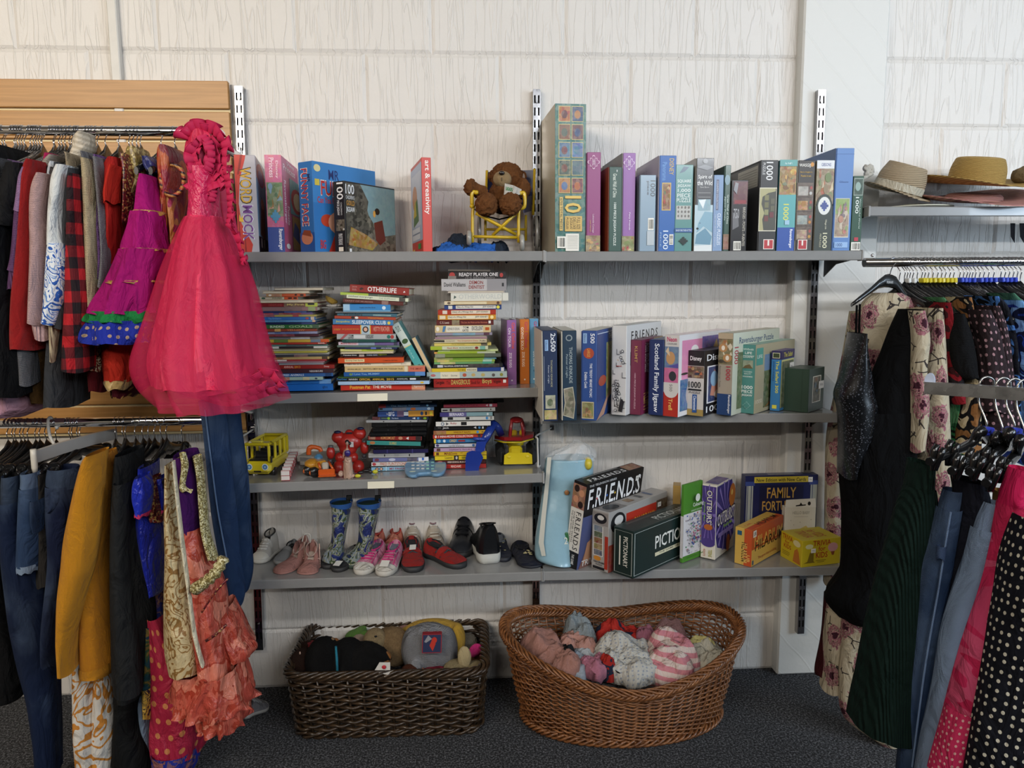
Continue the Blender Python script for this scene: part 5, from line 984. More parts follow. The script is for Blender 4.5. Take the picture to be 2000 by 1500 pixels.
r3 = [
 (100, 122, 250, 710, '#5d5750', 'thin dusty grey book, topmost', [], 2),
 (124, 200, 250, 880, '#231f20', 'black paperback with a red round emblem', [('o', .07, .5, .05, .42, '#a83a36'), Rr(.0, .14, '#6a6462', .7, 0, .4), T('READY PLAYER ONE', .19, .86, '#e2dcdc', .35, .85), ('o', .92, .5, .03, .3, '#a83a36'), T('IT\'S BEEN SEEN', .3, .8, '#8a8484', .05, .22)]),
 (203, 325, 178, 885, '#b3b0b0', 'thick silver grey hardback with red title', [Rr(.7, 1, '#8f8c8e'), T('David Walliams', .04, .37, '#27272b', .35, .7), T('DEMON', .43, .64, '#8c2c2a', .55, .85), T('DENTIST', .42, .66, '#8c2c2a', .15, .45), Rr(.93, .96, '#2b2b2e', 1, .35, .65)]),
 (327, 350, 240, 865, '#bdb0ac', 'thin rosy white book under the silver grey hardback', [], 0, 'fore'),
 (352, 436, 280, 905, '#d5d4c9', 'white paperback with ghostly raised lettering', [T('OTHERWORLD', .14, .88, '#c0c2bc', .25, .85), ('p', [(.05, .25), (.1, .5), (.06, .7)], '#4a5a55'), Rr(.89, .9, '#a8a89e')]),
 (438, 476, 210, 830, '#bd9f72', 'tan cartoon diary with orange end', [Rr(.0, .16, '#d8c8a8'), ('o', .08, .5, .03, .35, '#6a5a4a'), T('the Wimpy Kid', .19, .36, '#8a3a2a', .3, .75), T('JEFF KINNEY', .52, .7, '#6a5a46', .3, .75), Rr(.16, .74, '#d9caa6', .9, .15, .85), ('o', .94, .5, .025, .4, '#5a3a2a')]),
 (478, 528, 210, 830, '#27407a', 'blue cartoon diary', [Rr(.07, .14, '#d6d2c6', 1, .15, .85), Rr(.2, .9, '#d6d2c6', 1, .2, .85), T('Diary of a Wimpy Kid', .22, .5, '#3a3a3c', .3, .75), T('JEFF KINNEY', .67, .88, '#55555a', .3, .75), ('o', .94, .5, .03, .35, '#d8cf4a')]),
 (531, 583, 140, 770, '#a8331f', 'red cartoon diary', [Rr(.08, .16, '#d6cabc', 1, .15, .85), Rr(.23, .9, '#d9cdb8', 1, .15, .85), T('Diary of a Wimpy Kid', .25, .6, '#3a3a3c', .3, .75), T('JEFF KINNEY', .66, .87, '#7a6a5a', .3, .75)]),
 (586, 638, 140, 770, '#c98a28', 'amber cartoon diary', [Rr(.03, .13, '#e0d3b5', 1, .15, .85), Rr(.17, .87, '#e0d6bb', 1, .15, .85), T('Diary of a Wimpy Kid', .18, .48, '#3a3a3c', .3, .75), T('JEFF KINNEY', .64, .86, '#4a4a44', .3, .75), ('o', .93, .5, .03, .35, '#f0dc9a')]),
 (640, 696, 125, 745, '#5a1e1c', 'dark wine red classic with a small lion picture', [T('C. S. Lewis', .06, .22, '#d8c8b8', .3, .7), Rr(.27, .4, '#7a6a50', .5), T('The Lion, the Witch and the Wardrobe', .43, .89, '#c8745a', .3, .65), Rr(.91, .95, '#e2dcd6', 1, .3, .8)]),
 (700, 776, 108, 715, '#cfb98a', 'sketchy yellow and white doodle book', [Rr(.2, .86, '#dcd7c8', 1, .1, .9), T('GENIUS IDEAS', .22, .44, '#6a6a6a', .35, .7), T('TOM', .5, .6, '#242426', .55, .85), T('GATES', .49, .6, '#242426', .15, .45), T('EXCELLENT', .66, .86, '#4a4a4a', .3, .85), ('p', [(.13, .1), (.17, .1), (.2, .9), (.15, .9)], '#4a7aa8'), Rr(.9, .97, '#b8531f', 1, .3, .7), ('o', .05, .5, .03, .3, '#e8e2d2')]),
 (779, 808, 115, 730, '#8f8a9c', 'thin mauve grey book', [Rr(.3, .7, '#7a9ab0', .7), Rr(.85, .95, '#5a3a4a')]),
 (809, 825, 130, 670, '#d0ccc2', 'very thin off white book', [], 0, 'fore'),
 (826, 848, 110, 675, '#a0818a', 'very thin rose book', []),
 (850, 889, 98, 670, '#cfc3a2', 'cream paperback with a black tab', [Rr(.0, .2, '#2b2a26', 1, .25, .75), T('PRINCESS POPPY', .22, .4, '#8a8474', .35, .65), T('The Dreamtime Diary', .44, .84, '#b85a3a', .3, .7), T('Puffin', .87, .98, '#6a6458', .3, .7)]),
 (891, 923, 100, 720, '#cbb965', 'soft yellow paperback', [T('First Reader', .31, .54, '#a08a40', .3, .7), Rr(.82, .93, '#5a5446', .8)]),
 (927, 965, 60, 685, '#c9cfae', 'white reader with lime end', [Rr(0, .2, '#9fb32f'), T('Red Shirt', .29, .48, '#a8342a', .3, .75), T('MICHAEL MORPURGO', .5, .74, '#5a6a5a', .35, .65), ('o', .8, .5, .03, .35, '#8a2a26'), Rr(.86, .95, '#7ab0a0')]),
 (980, 1000, 140, 795, '#c4cf9a', 'thin pale green reader', [Rr(.2, .8, '#a9bd4a', .8)]),
 (1002, 1022, 100, 765, '#9db53a', 'thin lime green reader', [Rr(.0, .05, '#c98a4a'), Rr(.7, 1, '#b4bda2')]),
 (1024, 1062, 110, 825, '#6d8030', 'olive green reader jutting out', [Rr(0, .15, '#8a8f78', .8), Rr(.75, 1, '#5a6058')]),
 (1064, 1088, 100, 775, '#7fa63a', 'leaf green reader with blue edge', [Rr(0, .3, '#b8b878', .6), Rr(.8, 1, '#5a8aa0', .8)]),
 (1089, 1112, 100, 760, '#93ad4a', 'grass green reader with a yellow block', [Rr(.05, .25, '#c9b86a', .6), Rr(.8, .95, '#a8c8b8')]),
 (1113, 1136, 100, 755, '#6ea06a', 'mint green reader', [Rr(.1, .35, '#c0c07a', .6), Rr(.8, .95, '#4aa08a')]),
 (1140, 1181, 90, 845, '#242427', 'black adventure annual', [Rr(.06, .14, '#c8ccd8', .5, .2, .8), T('THE OFFICIAL ADVENTURE GUIDE', .15, .5, '#e2e2e2', .3, .7), Rr(.5, .95, '#3a3436', .8)], -.4),
 (1184, 1222, 75, 865, '#24428c', 'half yellow, half blue annual', [Rr(0, .47, '#d1b52a'), T('THE BIKE', .35, .46, '#5a4a1a', .2, .7), Rr(.47, .62, '#d8d2b8'), T('WORLDS BOOK', .48, .61, '#26282c', .2, .7), Rr(.95, .99, '#d8d8dc')], -.4),
 (1225, 1291, 20, 890, '#a9bab8', 'duck egg blue nursery book with little creatures', [Rr(.17, .41, '#d9d3bb'), T('The Tale of', .19, .26, '#8a8270', .3, .6), T('Stories', .3, .38, '#8a8270', .3, .6), ('o', .47, .5, .025, .28, '#b05a42'), ('o', .58, .5, .025, .25, '#bfa46a'), ('o', .7, .5, .025, .25, '#b8a86a'), ('o', .83, .45, .02, .25, '#5a5450'), ('o', .93, .5, .02, .25, '#8a8a3a'), ('o', .08, .5, .03, .2, '#b86a6a')], -.3),
 (1294, 1390, 95, 905, '#a4241f', 'thick red and gold annual, undermost', [T('The', .17, .22, '#6a1512', .3, .7), T('DANGEROUS', .23, .48, '#3a1412', .25, .8), T('DANGEROUS', .235, .485, '#d3ae62', .28, .82), T('Book for', .5, .62, '#6a1512', .3, .7), T('Boys', .645, .77, '#3a1412', .2, .85), T('Boys', .65, .775, '#d3ae62', .23, .88), T('Conn Iggulden', .03, .14, '#4a1210', .25, .75), T('Hal Iggulden', .8, .9, '#4a1210', .3, .75), Rr(.93, .97, '#e6e0dc', 1, .4, .75)], -.2),
]
pile(r3, 5.556, 830, 510, Z_BK+.002, -.255, 526, .2, ' in the pile beside the novels', group='books in the pile beside the standing novels')
# three novels standing against the upright, two more leaning on the middle pile
for pl_, pr_, yt_, yb_, c_, tt, tc, pf, lab in ((991, 1009, 625, 752, '#8a5c96', 'ON TOUR', '#e8dcea', 979, 'purple novel standing upright, first of the three beside the pile'),
         (1016, 1034, 623.5, 750, '#bf6a22', 'GOING SOLO', '#f0e2d2', 1008, 'orange novel standing between the purple and the blue ones'),
         (1034.6, 1051.5, 622.5, 749, '#5f93b5', '', '#e0eaf0', None, 'light blue novel standing against the steel upright')):
 b = solve(pl_, pr_, yb_, yt_, 'L', pf, .13, z=Z_BK+.003)
 it = [('t', 'Girl Online', .5, .56, .85, .96, '#b8325a' if c_ != '#8a5c96' else '#e0523a', D90), ('t', 'ZOE SUGG', .22 if tt else .4, .27, .5 if tt else .72, .5, tc, D90), ('o', .5, .07, .09, .012, tc)]
 if tt: it.append(('t', tt, .12, .58 if tt == 'ON TOUR' else .53, .4, .88, tc, D90))
 else: it.append(('o', .62, .2, .2, .018, '#2b4a6a')); it.append(('o', .62, .2, .14, .011, '#5f93b5'))
 book(b, lab, c_, it, group='novels standing upright', back='S')
def lean_book(A, B, C, depth, label, col, prints, fore=False, cover2=None):
 """A bottom-left, B top-left of the spine, C top-right, on a plane near the shelf front"""
 Y = -.25
 a, b_, c_ = at(*A, Y), at(*B, Y), at(*C, Y)
 ez = (b_-a); h = ez.length; ez.normalize(); ex = (c_-b_); t = ex.length; ex = Vector((0, 1, 0)).cross(ez)
 ex = ex if ex.x > 0 else -ex
 bx = Bx(a, ex, Vector((0, 1, 0)), ez, t, depth, h)
 return book(bx, label, col, prints, group='books leaning together', pagecol='#d0b896')
lean_book((813.5, 721), (764.5, 636), (778, 628.5), .12, 'white and turquoise novel leaning against the middle pile', '#4a9c9e', [('r', 0, .5, 1, 1, '#c8d2ca'), ('t', 'ZOG', .3, .82, .75, .94, '#3a5a4a', D90), ('o', .5, .6, .4, .05, '#3f5a34'), ('r', 0, .48, 1, .5, '#d3c98a'), ('t', 'JULIA', .25, .2, .5, .42, '#9ccccb', D90), ('o', .5, .05, .2, .015, '#2a4a5a')])
lean_book((838, 729), (803.5, 662), (809, 655), .12, 'sea blue book leaning outermost against the middle pile', '#3d6f80', [('r', 0.1, 0, .9, 1, '#ccb28a')])
# soft toy and shell lying behind the piles
th = thing('toy_banana', 'small yellow felt toy lying between the first two piles of books', 'toy', at(648, 592, -.2))
m = MB().use(m_cloth('fleece'), '#c2a04a')
m.tube([at(637, 579, -.2), at(642, 585, -.205), at(650, 589, -.205), at(659, 590, -.2)], [.004, .009, .010, .004], 10); m.build('soft_body', th)
m = MB().use(m_cloth('weave'), '#cfccc6'); m.ell(at(652, 597, -.2), (.05, .03, .012)); m.build('white_pad', th)
m = MB().use(m_cloth('weave'), '#8a8a88'); m.box(at(655, 600.5, -.2), (.075, .06, .004)); m.build('card_backing', th)
# discs
Yd = -.26
d1 = [
 (72, 97, 230, 860, '#1e2430', 'very dark blue film disc case, topmost', [Rr(.7, .9, '#c8ccd0', .4, .3, .7)]),
 (99, 134, 220, 855, '#1d3550', 'navy and red film disc case, second from top', [Rr(.0, .12, '#7a2020'), T('The Secret Kitchen', .2, .7, '#8aa8c0', .3, .7), ('o', .83, .5, .02, .3, '#8ac2e0')]),
 (136, 172, 215, 825, '#5c7ea6', 'powder blue and orange film disc case', [Rr(.02, .08, '#26282c', .8, .3, .8), Rr(.25, .5, '#7a7a8a', .7), ('o', .62, .5, .05, .35, '#c2682a'), ('o', .9, .5, .03, .35, '#c2d4e2')]),
 (174, 232, 205, 815, '#34508c', 'blue and orange giant film disc case', [Rr(.35, .47, '#6a5470'), T('BFG', .2, .3, '#f0f0f4', .15, .85), T('THE', .16, .19, '#f0f0f4', .35, .6), Rr(.47, .55, '#d8dce0', 1, .2, .8), Rr(.55, 1, '#c78e3a'), ('o', .79, .5, .025, .35, '#2a4a7a'), Rr(.85, .88, '#2a2a2a', 1, .2, .8), Rr(.93, .98, '#d9c23a', 1, .2, .8)]),
 (234, 268, 150, 765, '#20355c', 'dark blue cartoon disc case with a green dot', [Rr(0, .14, '#5a2a30', .7), T('GOLDILOCKS', .16, .27, '#8aa23a', .35, .7), ('o', .29, .5, .025, .4, '#8ab23a'), T('The Bears', .34, .46, '#c8d4e2', .35, .7), ('p', [(.7, .5), (.76, .2), (.76, .8)], '#d8d8d8'), ('o', .81, .5, .022, .35, '#4a8ac2'), Rr(.86, .98, '#26282a'), ('o', .93, .5, .03, .35, '#7a9a2a')], 1),
 (269, 294, 80, 745, 'clear', 'clear empty disc case, upper of the two', [], 1),
 (295, 338, 140, 740, 'black', 'plain black disc case, first of the three blanks', []),
 (339, 382, 150, 740, 'black', 'plain black disc case, middle of the three blanks', []),
 (383, 428, 120, 740, 'black', 'plain black disc case, last of the three blanks', []),
 (430, 474, 100, 690, '#8c2c28', 'dark red comedy disc case', [Rr(.02, .14, '#a8745a', .6, .15, .85), T('ROMCOMCAST', .24, .5, '#d8a060', .2, .85), ('o', .6, .5, .04, .35, '#c88a6a'), ('p', [(.7, .5), (.75, .15), (.75, .85)], '#e8e4e0'), Rr(.88, .98, '#3a2a2a')], 3.5),
 (476, 522, 85, 680, '#3b8d86', 'teal film disc case', [('o', .11, .5, .05, .35, '#b8794a'), T('DUMBO', .42, .55, '#c8b86a', .2, .8)], 4),
 (524, 556, 120, 710, 'black', 'plain black disc case under the teal one', []),
 (558, 598, 155, 760, '#221f4a', 'dark indigo disc case', [Rr(.25, .27, '#3a3770'), Rr(.7, .72, '#3a3770')]),
 (600, 648, 105, 720, 'clear', 'clear grey empty disc case below the indigo one', []),
 (650, 692, 150, 760, '#6f73a2', 'violet and white disc case', [('o', .08, .5, .04, .35, '#7a3a4a'), ('o', .35, .5, .06, .35, '#c2c6dc'), Rr(.62, .8, '#3a3a5a', .5), Rr(.82, 1, '#dcdce0'), ('o', .9, .5, .02, .35, '#3a6ac2')]),
 (694, 738, 135, 720, '#d3d0cc', 'white cartoon disc case with orange title', [('o', .06, .5, .035, .35, '#b8444a'), T('FRED FLINTSTONE', .17, .66, '#b4502c', .2, .85)]),
 (740, 782, 135, 640, '#86b6d2', 'pale blue disc case with two faces, undermost', [('o', .13, .5, .04, .4, '#2c2422'), ('o', .22, .5, .04, .4, '#2c2422'), ('o', .13, .5, .025, .3, '#c99a84'), ('o', .22, .5, .025, .3, '#d8b09a'), Rr(.32, .33, '#dfe8ee'), T('MY FAVOURITE', .4, .9, '#a83a5a', .25, .75)]),
]
pile(d1, 5.5556, 700, 770, Z_3+.0006, -.2, 783.5, .135, ' in the first disc stack', 'disc', 'film disc cases in the first stack')
d2 = [
 (66, 96, 1000, 1580, '#1e2226', 'near black disc case, topmost', [T('Once Upon A Time', .15, .55, '#77858a', .3, .7), Rr(.6, .8, '#4a3c34', .5)]),
 (114, 154, 920, 1510, '#9c3a4c', 'crimson disc case', [T('ANGEL', .3, .66, '#6e2233', .25, .75), ('p', [(.78, .5), (.82, .2), (.82, .8)], '#d8c8cc'), Rr(.85, .9, '#c8d2dc', 1, .2, .8)]),
 (157, 200, 895, 1490, '#cfcfcc', 'white disc case with a tiny violet logo', [Rr(.03, .12, '#2b2b2f', 1, .3, .6), ('o', .18, .5, .02, .4, '#3a2c2a'), T('WHIP', .35, .45, '#6a6292', .2, .8), Rr(.9, .92, '#5a5a3a', 1, .3, .7)]),
 (203, 246, 885, 1460, '#7fa0a8', 'purple and pale teal disc case', [Rr(0, .16, '#403a78'), T('BERNARD', .18, .45, '#e6e6f2', .15, .85), Rr(.16, .5, '#5a5490', .75), T('BERNARD', .18, .45, '#e6e6f2', .15, .85), ('o', .9, .5, .02, .3, '#cfd8dc')]),
 (248, 292, 900, 1475, '#c9cbc8', 'off white disc case with black blocks', [Rr(.0, .02, '#3a3a3a'), Rr(.12, .22, '#26272a', 1, .2, .8), Rr(.46, .53, '#26272a', 1, .2, .8), ('o', .86, .5, .025, .35, '#4a8ac2'), Rr(.92, .96, '#8a8a8a', 1, .2, .8)]),
 (294, 345, 835, 1440, '#dad8d3', 'white disc case, set further out than the rest', [('o', .13, .5, .03, .35, '#3a5a7a'), ('o', .13, .5, .018, .22, '#dad8d3'), ('p', [(.19, .2), (.24, .5), (.19, .8)], '#5a5a5a'), T('Ruby', .27, .38, '#a84a4a', .3, .8), Rr(.46, .56, '#1c1c1e', 1, .2, .85)]),
 (348, 390, 820, 1400, '#18181a', 'black disc case with white script', [T('The Family', .07, .13, '#a8a8a8', .4, .7), T('Jack', .16, .28, '#dcdcdc', .15, .85), ('p', [(.74, .5), (.79, .2), (.79, .8)], '#e4e4e4'), ('o', .85, .5, .022, .35, '#4a8ac2'), Rr(.9, .93, '#e4e4e4', 1, .2, .8)]),
 (392, 433, 815, 1385, '#c29a2c', 'golden yellow disc case', [Rr(.0, .24, '#9c6a3a', .6), T('WRECK-IT RALPH', .38, .7, '#7a3420', .25, .75), ('o', .84, .5, .025, .35, '#4a8ac2'), ('p', [(.9, .5), (.95, .2), (.95, .8)], '#8a6a2a')]),
 (435, 480, 805, 1380, '#bb3d2c', 'tomato red disc case with white title', [T('7 MINI-MOVIE COLLECTION', .1, .76, '#f2e4de', .25, .75), ('o', .06, .5, .02, .35, '#e8d0c8'), ('o', .88, .5, .03, .35, '#3d3a42')]),
 (482, 525, 820, 1380, '#2b6fa6', 'bright blue disc case with a yellow tip', [Rr(0, .04, '#d9c03a'), ('o', .1, .5, .03, .4, '#8ab8d2'), ('o', .2, .5, .025, .35, '#d8e2ea'), T('CANDY', .3, .44, '#e6bd4a', .2, .85), Rr(.47, .6, '#9a2f2c', 1, .3, .7), Rr(.62, .78, '#8ab8d2', 1, .4, .5)]),
 (527, 565, 825, 1380, '#c3c4cd', 'silvery white disc case with pointed lettering', [('o', .06, .5, .03, .35, '#4a3a6a'), T('NEVER ENDING', .28, .58, '#4a4a52', .15, .5), T('STORY', .35, .5, '#8a8a94', .55, .85), ('o', .76, .5, .025, .35, '#3f6aa0')]),
 (567, 607, 815, 1380, '#b495b0', 'dusty lilac disc case', [Rr(.06, .13, '#5a3a30', 1, .15, .85), T('DESPERATE TROUBLE', .3, .74, '#5a3a52', .3, .7)]),
 (609, 652, 815, 1395, '#d0ac2c', 'yellow disc case with brown cartoon title', [Rr(0, .02, '#b84a2c'), Rr(.05, .1, '#6a3c1c', 1, .15, .8), T('MA&Sons', .2, .44, '#7a3a1c', .2, .85), T('vol', .5, .54, '#7a3a1c', .5, .8), ('o', .75, .5, .025, .35, '#c8d2dc')]),
 (654, 700, 825, 1395, '#dcc022', 'lemon yellow disc case with a black tab', [T('Lawson', .2, .34, '#27241c', .3, .8), Rr(.37, .46, '#2c2b2a'), ('o', .42, .5, .02, .35, '#c9c4ba'), T('NANNY', .52, .64, '#5a6a1c', .25, .75)]),
 (702, 738, 830, 1385, '#4c201e', 'dark brown school musical disc case', [T('HIGH SCHOOL MUSICAL', .25, .62, '#e6dcd0', .25, .75), ('o', .1, .5, .05, .35, '#a86a5a')]),
 (740, 788, 840, 1390, '#a92a24', 'red disc case, undermost', [T('MADAME', .3, .5, '#e6c8c0', .25, .75), Rr(.0, .15, '#7a2a20')]),
]
pile(d2, 5.5556, 700, 770, Z_3+.004, -.2, 782, .135, ' in the second disc stack', 'disc', 'film disc cases in the second stack')
# clothes rails
CHR = m_chrome(0.1, (0.80, 0.80, 0.82, 1), 'chrome')
RY = -.36
def rail(label, pts, r=.0145, flat=.55, parts=()):
 th = thing('clothes_rail', label, 'clothes rail', pts[0])
 mb = MB().use(CHR, '#cccccc'); mb.tube(pts, r, 14, True, 1.0); mb.build('rail_tube', th)
 for p in parts: p(th)
 return th
def sm(pts, n=8):
 """Catmull-Rom through the points"""
 P = [Vector(p) for p in pts]; out = []
 for i in range(len(P)-1):
  a, b, c, d = P[max(i-1, 0)], P[i], P[i+1], P[min(i+2, len(P)-1)]
  for k in range(n):
   t = k/n; out.append(0.5*((2*b)+(c-a)*t+(2*a-5*b+4*c-d)*t*t+(3*b-a-3*c+d)*t**3))
 out.append(P[-1]); return out
ZR1 = at(200, 256, RY).z
bx_ = at(470, 297, -.034)
def hook_plate(p):
 def f(th):
  mb = MB().use(CHR, '#ccc'); mb.box(p, (.006, .012, .07), bev=.002); mb.build('bracket_plate', th)
 return f
def knob(p):
 def f(th):
  mb = MB().use(CHR, '#ddd'); mb.ell(p, (.011, .011, .011), nu=12, nv=8); mb.build('end_stop', th)
 return f
rail('upper chrome clothes rail in front of the wooden slat panel', [(-2.3, RY, ZR1), (at(395, 256, RY).x-.03, RY, ZR1)]+sm([(at(395, 256, RY).x, RY, ZR1), (at(425, 262, RY+.01).x, RY+.03, ZR1), (bx_.x-.02, -.2, ZR1-.005), (bx_.x, -.05, ZR1-.02)]), parts=(hook_plate((bx_.x, -.042, ZR1-.02)), knob((at(398, 250, RY).x, RY, ZR1+.02))))
ZR2 = at(200, 824, RY).z
b2 = at(492, 800, -.034)
rail('lower chrome clothes rail below the pink dress', [(-2.3, RY, ZR2), (at(415, 824, RY).x-.02, RY, ZR2)]+sm([(at(415, 822, RY).x, RY, ZR2), (at(445, 815, RY).x, RY+.03, ZR2+.002), (b2.x-.01, -.2, ZR2+.01), (b2.x, -.05, b2.z)]), parts=(hook_plate((b2.x, -.042, b2.z)), knob((at(424, 806, RY).x, RY, ZR2+.02))))
ZR3 = at(1850, 512, RY).z
rail('long chrome clothes rail under the straw hat shelf', [(at(1688, 510, RY).x, RY, ZR3), (2.6, RY, ZR3)], parts=(knob((at(1704, 496, RY).x, RY, ZR3+.022)),))
# the nearer rack at the right: a rectangular tube on an upright
FA, FB = atz(1806, 757, 1.232), atz(2000, 770, 1.232); FD = (FB-FA).normalized()
th = thing('clothes_rail', 'near rectangular steel clothes rail holding the skirts and jeans', 'clothes rail', FA)
mb = MB().use(m_chrome(0.25, (0.6, 0.6, 0.6, 1), 'satin_steel'), '#bbb')
sd = Vector((-FD.y, FD.x, 0)); e = FA+FD*.95
mb.rings([[p+sd*.0075-EZ*.014, p-sd*.0075-EZ*.014, p-sd*.0075+EZ*.014, p+sd*.0075+EZ*.014] for p in (FA, e)], smooth=False); mb.build('rail_bar', th)
mb = MB().use(m_col('frosted_plastic', .3), '#b9c3d6'); mb.prism([FA+FD*.0-EZ*(-.014)+FD*(.009+.011*math.cos(a))+EZ*(.02*math.sin(a)) for a in [PI*i/10 for i in range(11)]], sd*.012); mb.build('end_stop', th)
mb = MB().use(m_chrome(0.25, (0.6, 0.6, 0.6, 1), 'satin_steel'), '#bbb'); mb.box((e.x, e.y, .61), (.03, .03, 1.22)); mb.build('rack_post', th)
# wire prong beside the toys, and its twin
def prong(px, py0, py1, label):
 a = at(px+28, py0, -.05); b = at(px, py0+22, -.24); c = at(px+1, py1, -.24)
 th = thing('display_hook', label, 'display hook', a)
 mb = MB().use(m_col('white_enamel', .3), '#c9c8c4'); mb.tube(sm([a, b+Vector((.0, .03, .005)), b, b-EZ*.02, c+EZ*.02, c, c+Vector((.01, .03, -.002))], 5), .003, 8); mb.build('wire_arm', th)
 mb = MB().use(STEEL, '#bbb'); mb.box(a, (.016, .02, .018), bev=.002); mb.build('clip', th)
prong(466, 839, 915, 'bent white wire display arm beside the yellow toy bus')
prong(1050, 835, 912, 'bent white wire display arm behind the toy digger at the middle upright')
# hangers
BLK = m_col('black_hanger_plastic', 0.22, 0.0, 0.4)
WIRE = m_chrome(0.15, (0.55, 0.55, 0.57, 1), 'hook_wire')
def hook_mesh(mb, drop, r=.017, wire=.0016, lean=0.0):
 pts = [Vector((0, r*math.cos(a), r*math.sin(a)-.0025)) for a in [math.radians(-15+i*20) for i in range(11)]]
 pts = pts[::-1]
 pts += [Vector((lean*.3, -r*.2, -r-.012)), Vector((lean*.7, 0, -r-.03)), Vector((lean, 0, -drop))]
 P = sm(pts[-4:], 4); mb.tube(pts[:-3]+P[2:], wire, 6)
def make_hanger(drop=.062, span=.36, label='', thick=.006, slope=.22, clips=False, marker=None, col='#151516', mat=None):
 th = thing('clothes_hanger', label, 'hanger', (0, 0, 0))
 mb = MB().use(WIRE, '#999'); hook_mesh(mb, drop); mb.build('hook', th)
 mb = MB().use(mat or BLK, col)
 h = span/2; rs = []
 for i in range(17):
  u = -1+i/8; y = u*h; z = -drop-.012-abs(u)**1.3*h*slope*1.6+(.012 if abs(u) < .1 else 0)
  w = thick*(1.0 if abs(u) > .15 else .9); hh = .011+.016*(1-min(1, abs(u)*3))
  rs.append([Vector((w*math.cos(a), y, z+hh*math.sin(a))) for a in [2*PI*k/8 for k in range(8)]])
 mb.rings(rs); mb.build('shoulder_bar', th)
 if clips:
  for s in (-1, 1):
   mb = MB().use(mat or BLK, col); y = s*h*.8; mb.box((0, y, -drop-.05), (.018, .012, .045), bev=.003); mb.lathe((0, y, -drop-.03), [(.012, -.008), (.014, 0), (.012, .008)], 10, Matrix.Rotation(PI/2, 3, 'X')); mb.build('clip', th)
 if marker:
  mb = MB().use(m_col('marker_plastic', .35), marker); mb.box((0, -.002, -drop+.028), (.011, .022, .015), bev=.002); mb.build('size_marker', th)
 return th
def dup(root, loc, rz=0.0, ry=0.0, label=None, group=None):
 r = root.copy(); COL.objects.link(r); r.location = loc; r.rotation_euler = (0, ry, rz)
 if label: r['label'] = label
 if group: r['group'] = group
 for ch in root.children:
  c = ch.copy(); COL.objects.link(c); c.parent = r
 return r
hr = random.Random(12)
H1 = make_hanger(label='black hanger with a chrome hook on the upper chrome rail'); used = {}
def place_h(proto, key, loc, rz, ry, label, group):
 if key not in used:
  used[key] = proto; proto.location = loc; proto.rotation_euler = (0, ry, rz); proto['label'] = label; proto['group'] = group; return proto
 return dup(proto, loc, rz, ry, label, group)
for px in (3, 6, 26, 31, 36, 41, 46, 59, 65, 69, 73, 77, 82, 101, 106, 113, 118, 124, 132, 139, 148, 152, 156, 170, 176, 182, 189, 203, 230, 250, 258, 265, 272):
 p = at(px, 256, RY); place_h(H1, 'H1', (p.x, RY, ZR1), hr.uniform(-.05, .05), hr.uniform(-.12, .04), 'black hanger with a chrome hook on the upper chrome rail', 'black hangers on the upper chrome rail')
for px, lb in ((314, 'black hanger holding the navy satin scarf top'), (340, 'black hanger holding the gold edged red top')):
 p = at(px, 256, RY); place_h(H1, 'H1', (p.x, RY, ZR1), hr.uniform(-.05, .05), hr.uniform(-.12, .04), lb, 'black hangers on the upper chrome rail')
H2 = make_hanger(.075, .34, 'black clip hanger with a chrome hook on the lower chrome rail', slope=.12, clips=True)
for px in (12, 20, 27, 36, 42, 53, 68, 76, 84, 108, 132, 137, 146, 154, 225, 235, 244, 262, 276, 288, 301, 310, 324):
 p = at(px, 824, RY); place_h(H2, 'H2', (p.x, RY, ZR2), hr.uniform(-.08, .08), hr.uniform(-.15, .05), 'black clip hanger with a chrome hook on the lower chrome rail', 'black clip hangers on the lower chrome rail')
H5 = make_hanger(.09, .34, 'black hanger with a lilac thread on its hook holding the embroidered coat', slope=.2)
H5.location = (at(354, 824, RY).x, RY, ZR2)
m = MB().use(m_cloth('weave'), '#8a5aa8'); m.tube([(0, .014, .0), (0.004, .016, -.012), (0, .01, -.02)], .003, 6); m.build('thread_bow', H5)
# pale plastic clamp hanger lying across the others
th = thing('clothes_hanger', 'long white plastic clamp hanger turned across the lower rail', 'hanger', at(105, 830, -.42))
wm = m_col('white_hanger_plastic', .3)
mb = MB().use(wm, '#c6c4be'); mb.tube(sm([at(112, 838, -.37), at(100, 816, -.36), at(94, 822, -.37), at(97, 850, -.40), at(106, 868, -.42)], 5), .0045, 8); mb.build('hook', th)
a, b = at(66, 893, -.52), at(226, 847, -.24); d = (b-a); n = Vector((-d.y, d.x, 0)).normalized()
mb = MB().use(wm, '#a5a3a0'); mb.rings([[p+n*.006+EZ*.017, p-n*.006+EZ*.017, p-n*.006-EZ*.017, p+n*.006-EZ*.017] for p in (a, a+d*.3+EZ*.004, a+d*.7+EZ*.004, b)], smooth=False); mb.build('clamp_bar', th)
for p in (a, a-n*.016+Vector((-.012, 0, .002))):
 mb = MB().use(wm, '#cfcbc0'); mb.tube([p+EZ*.022, p+EZ*.005, p-EZ*.03, p-EZ*.044], [.008, .0085, .0085, .006], 8); mb.build('clamp_end', th)
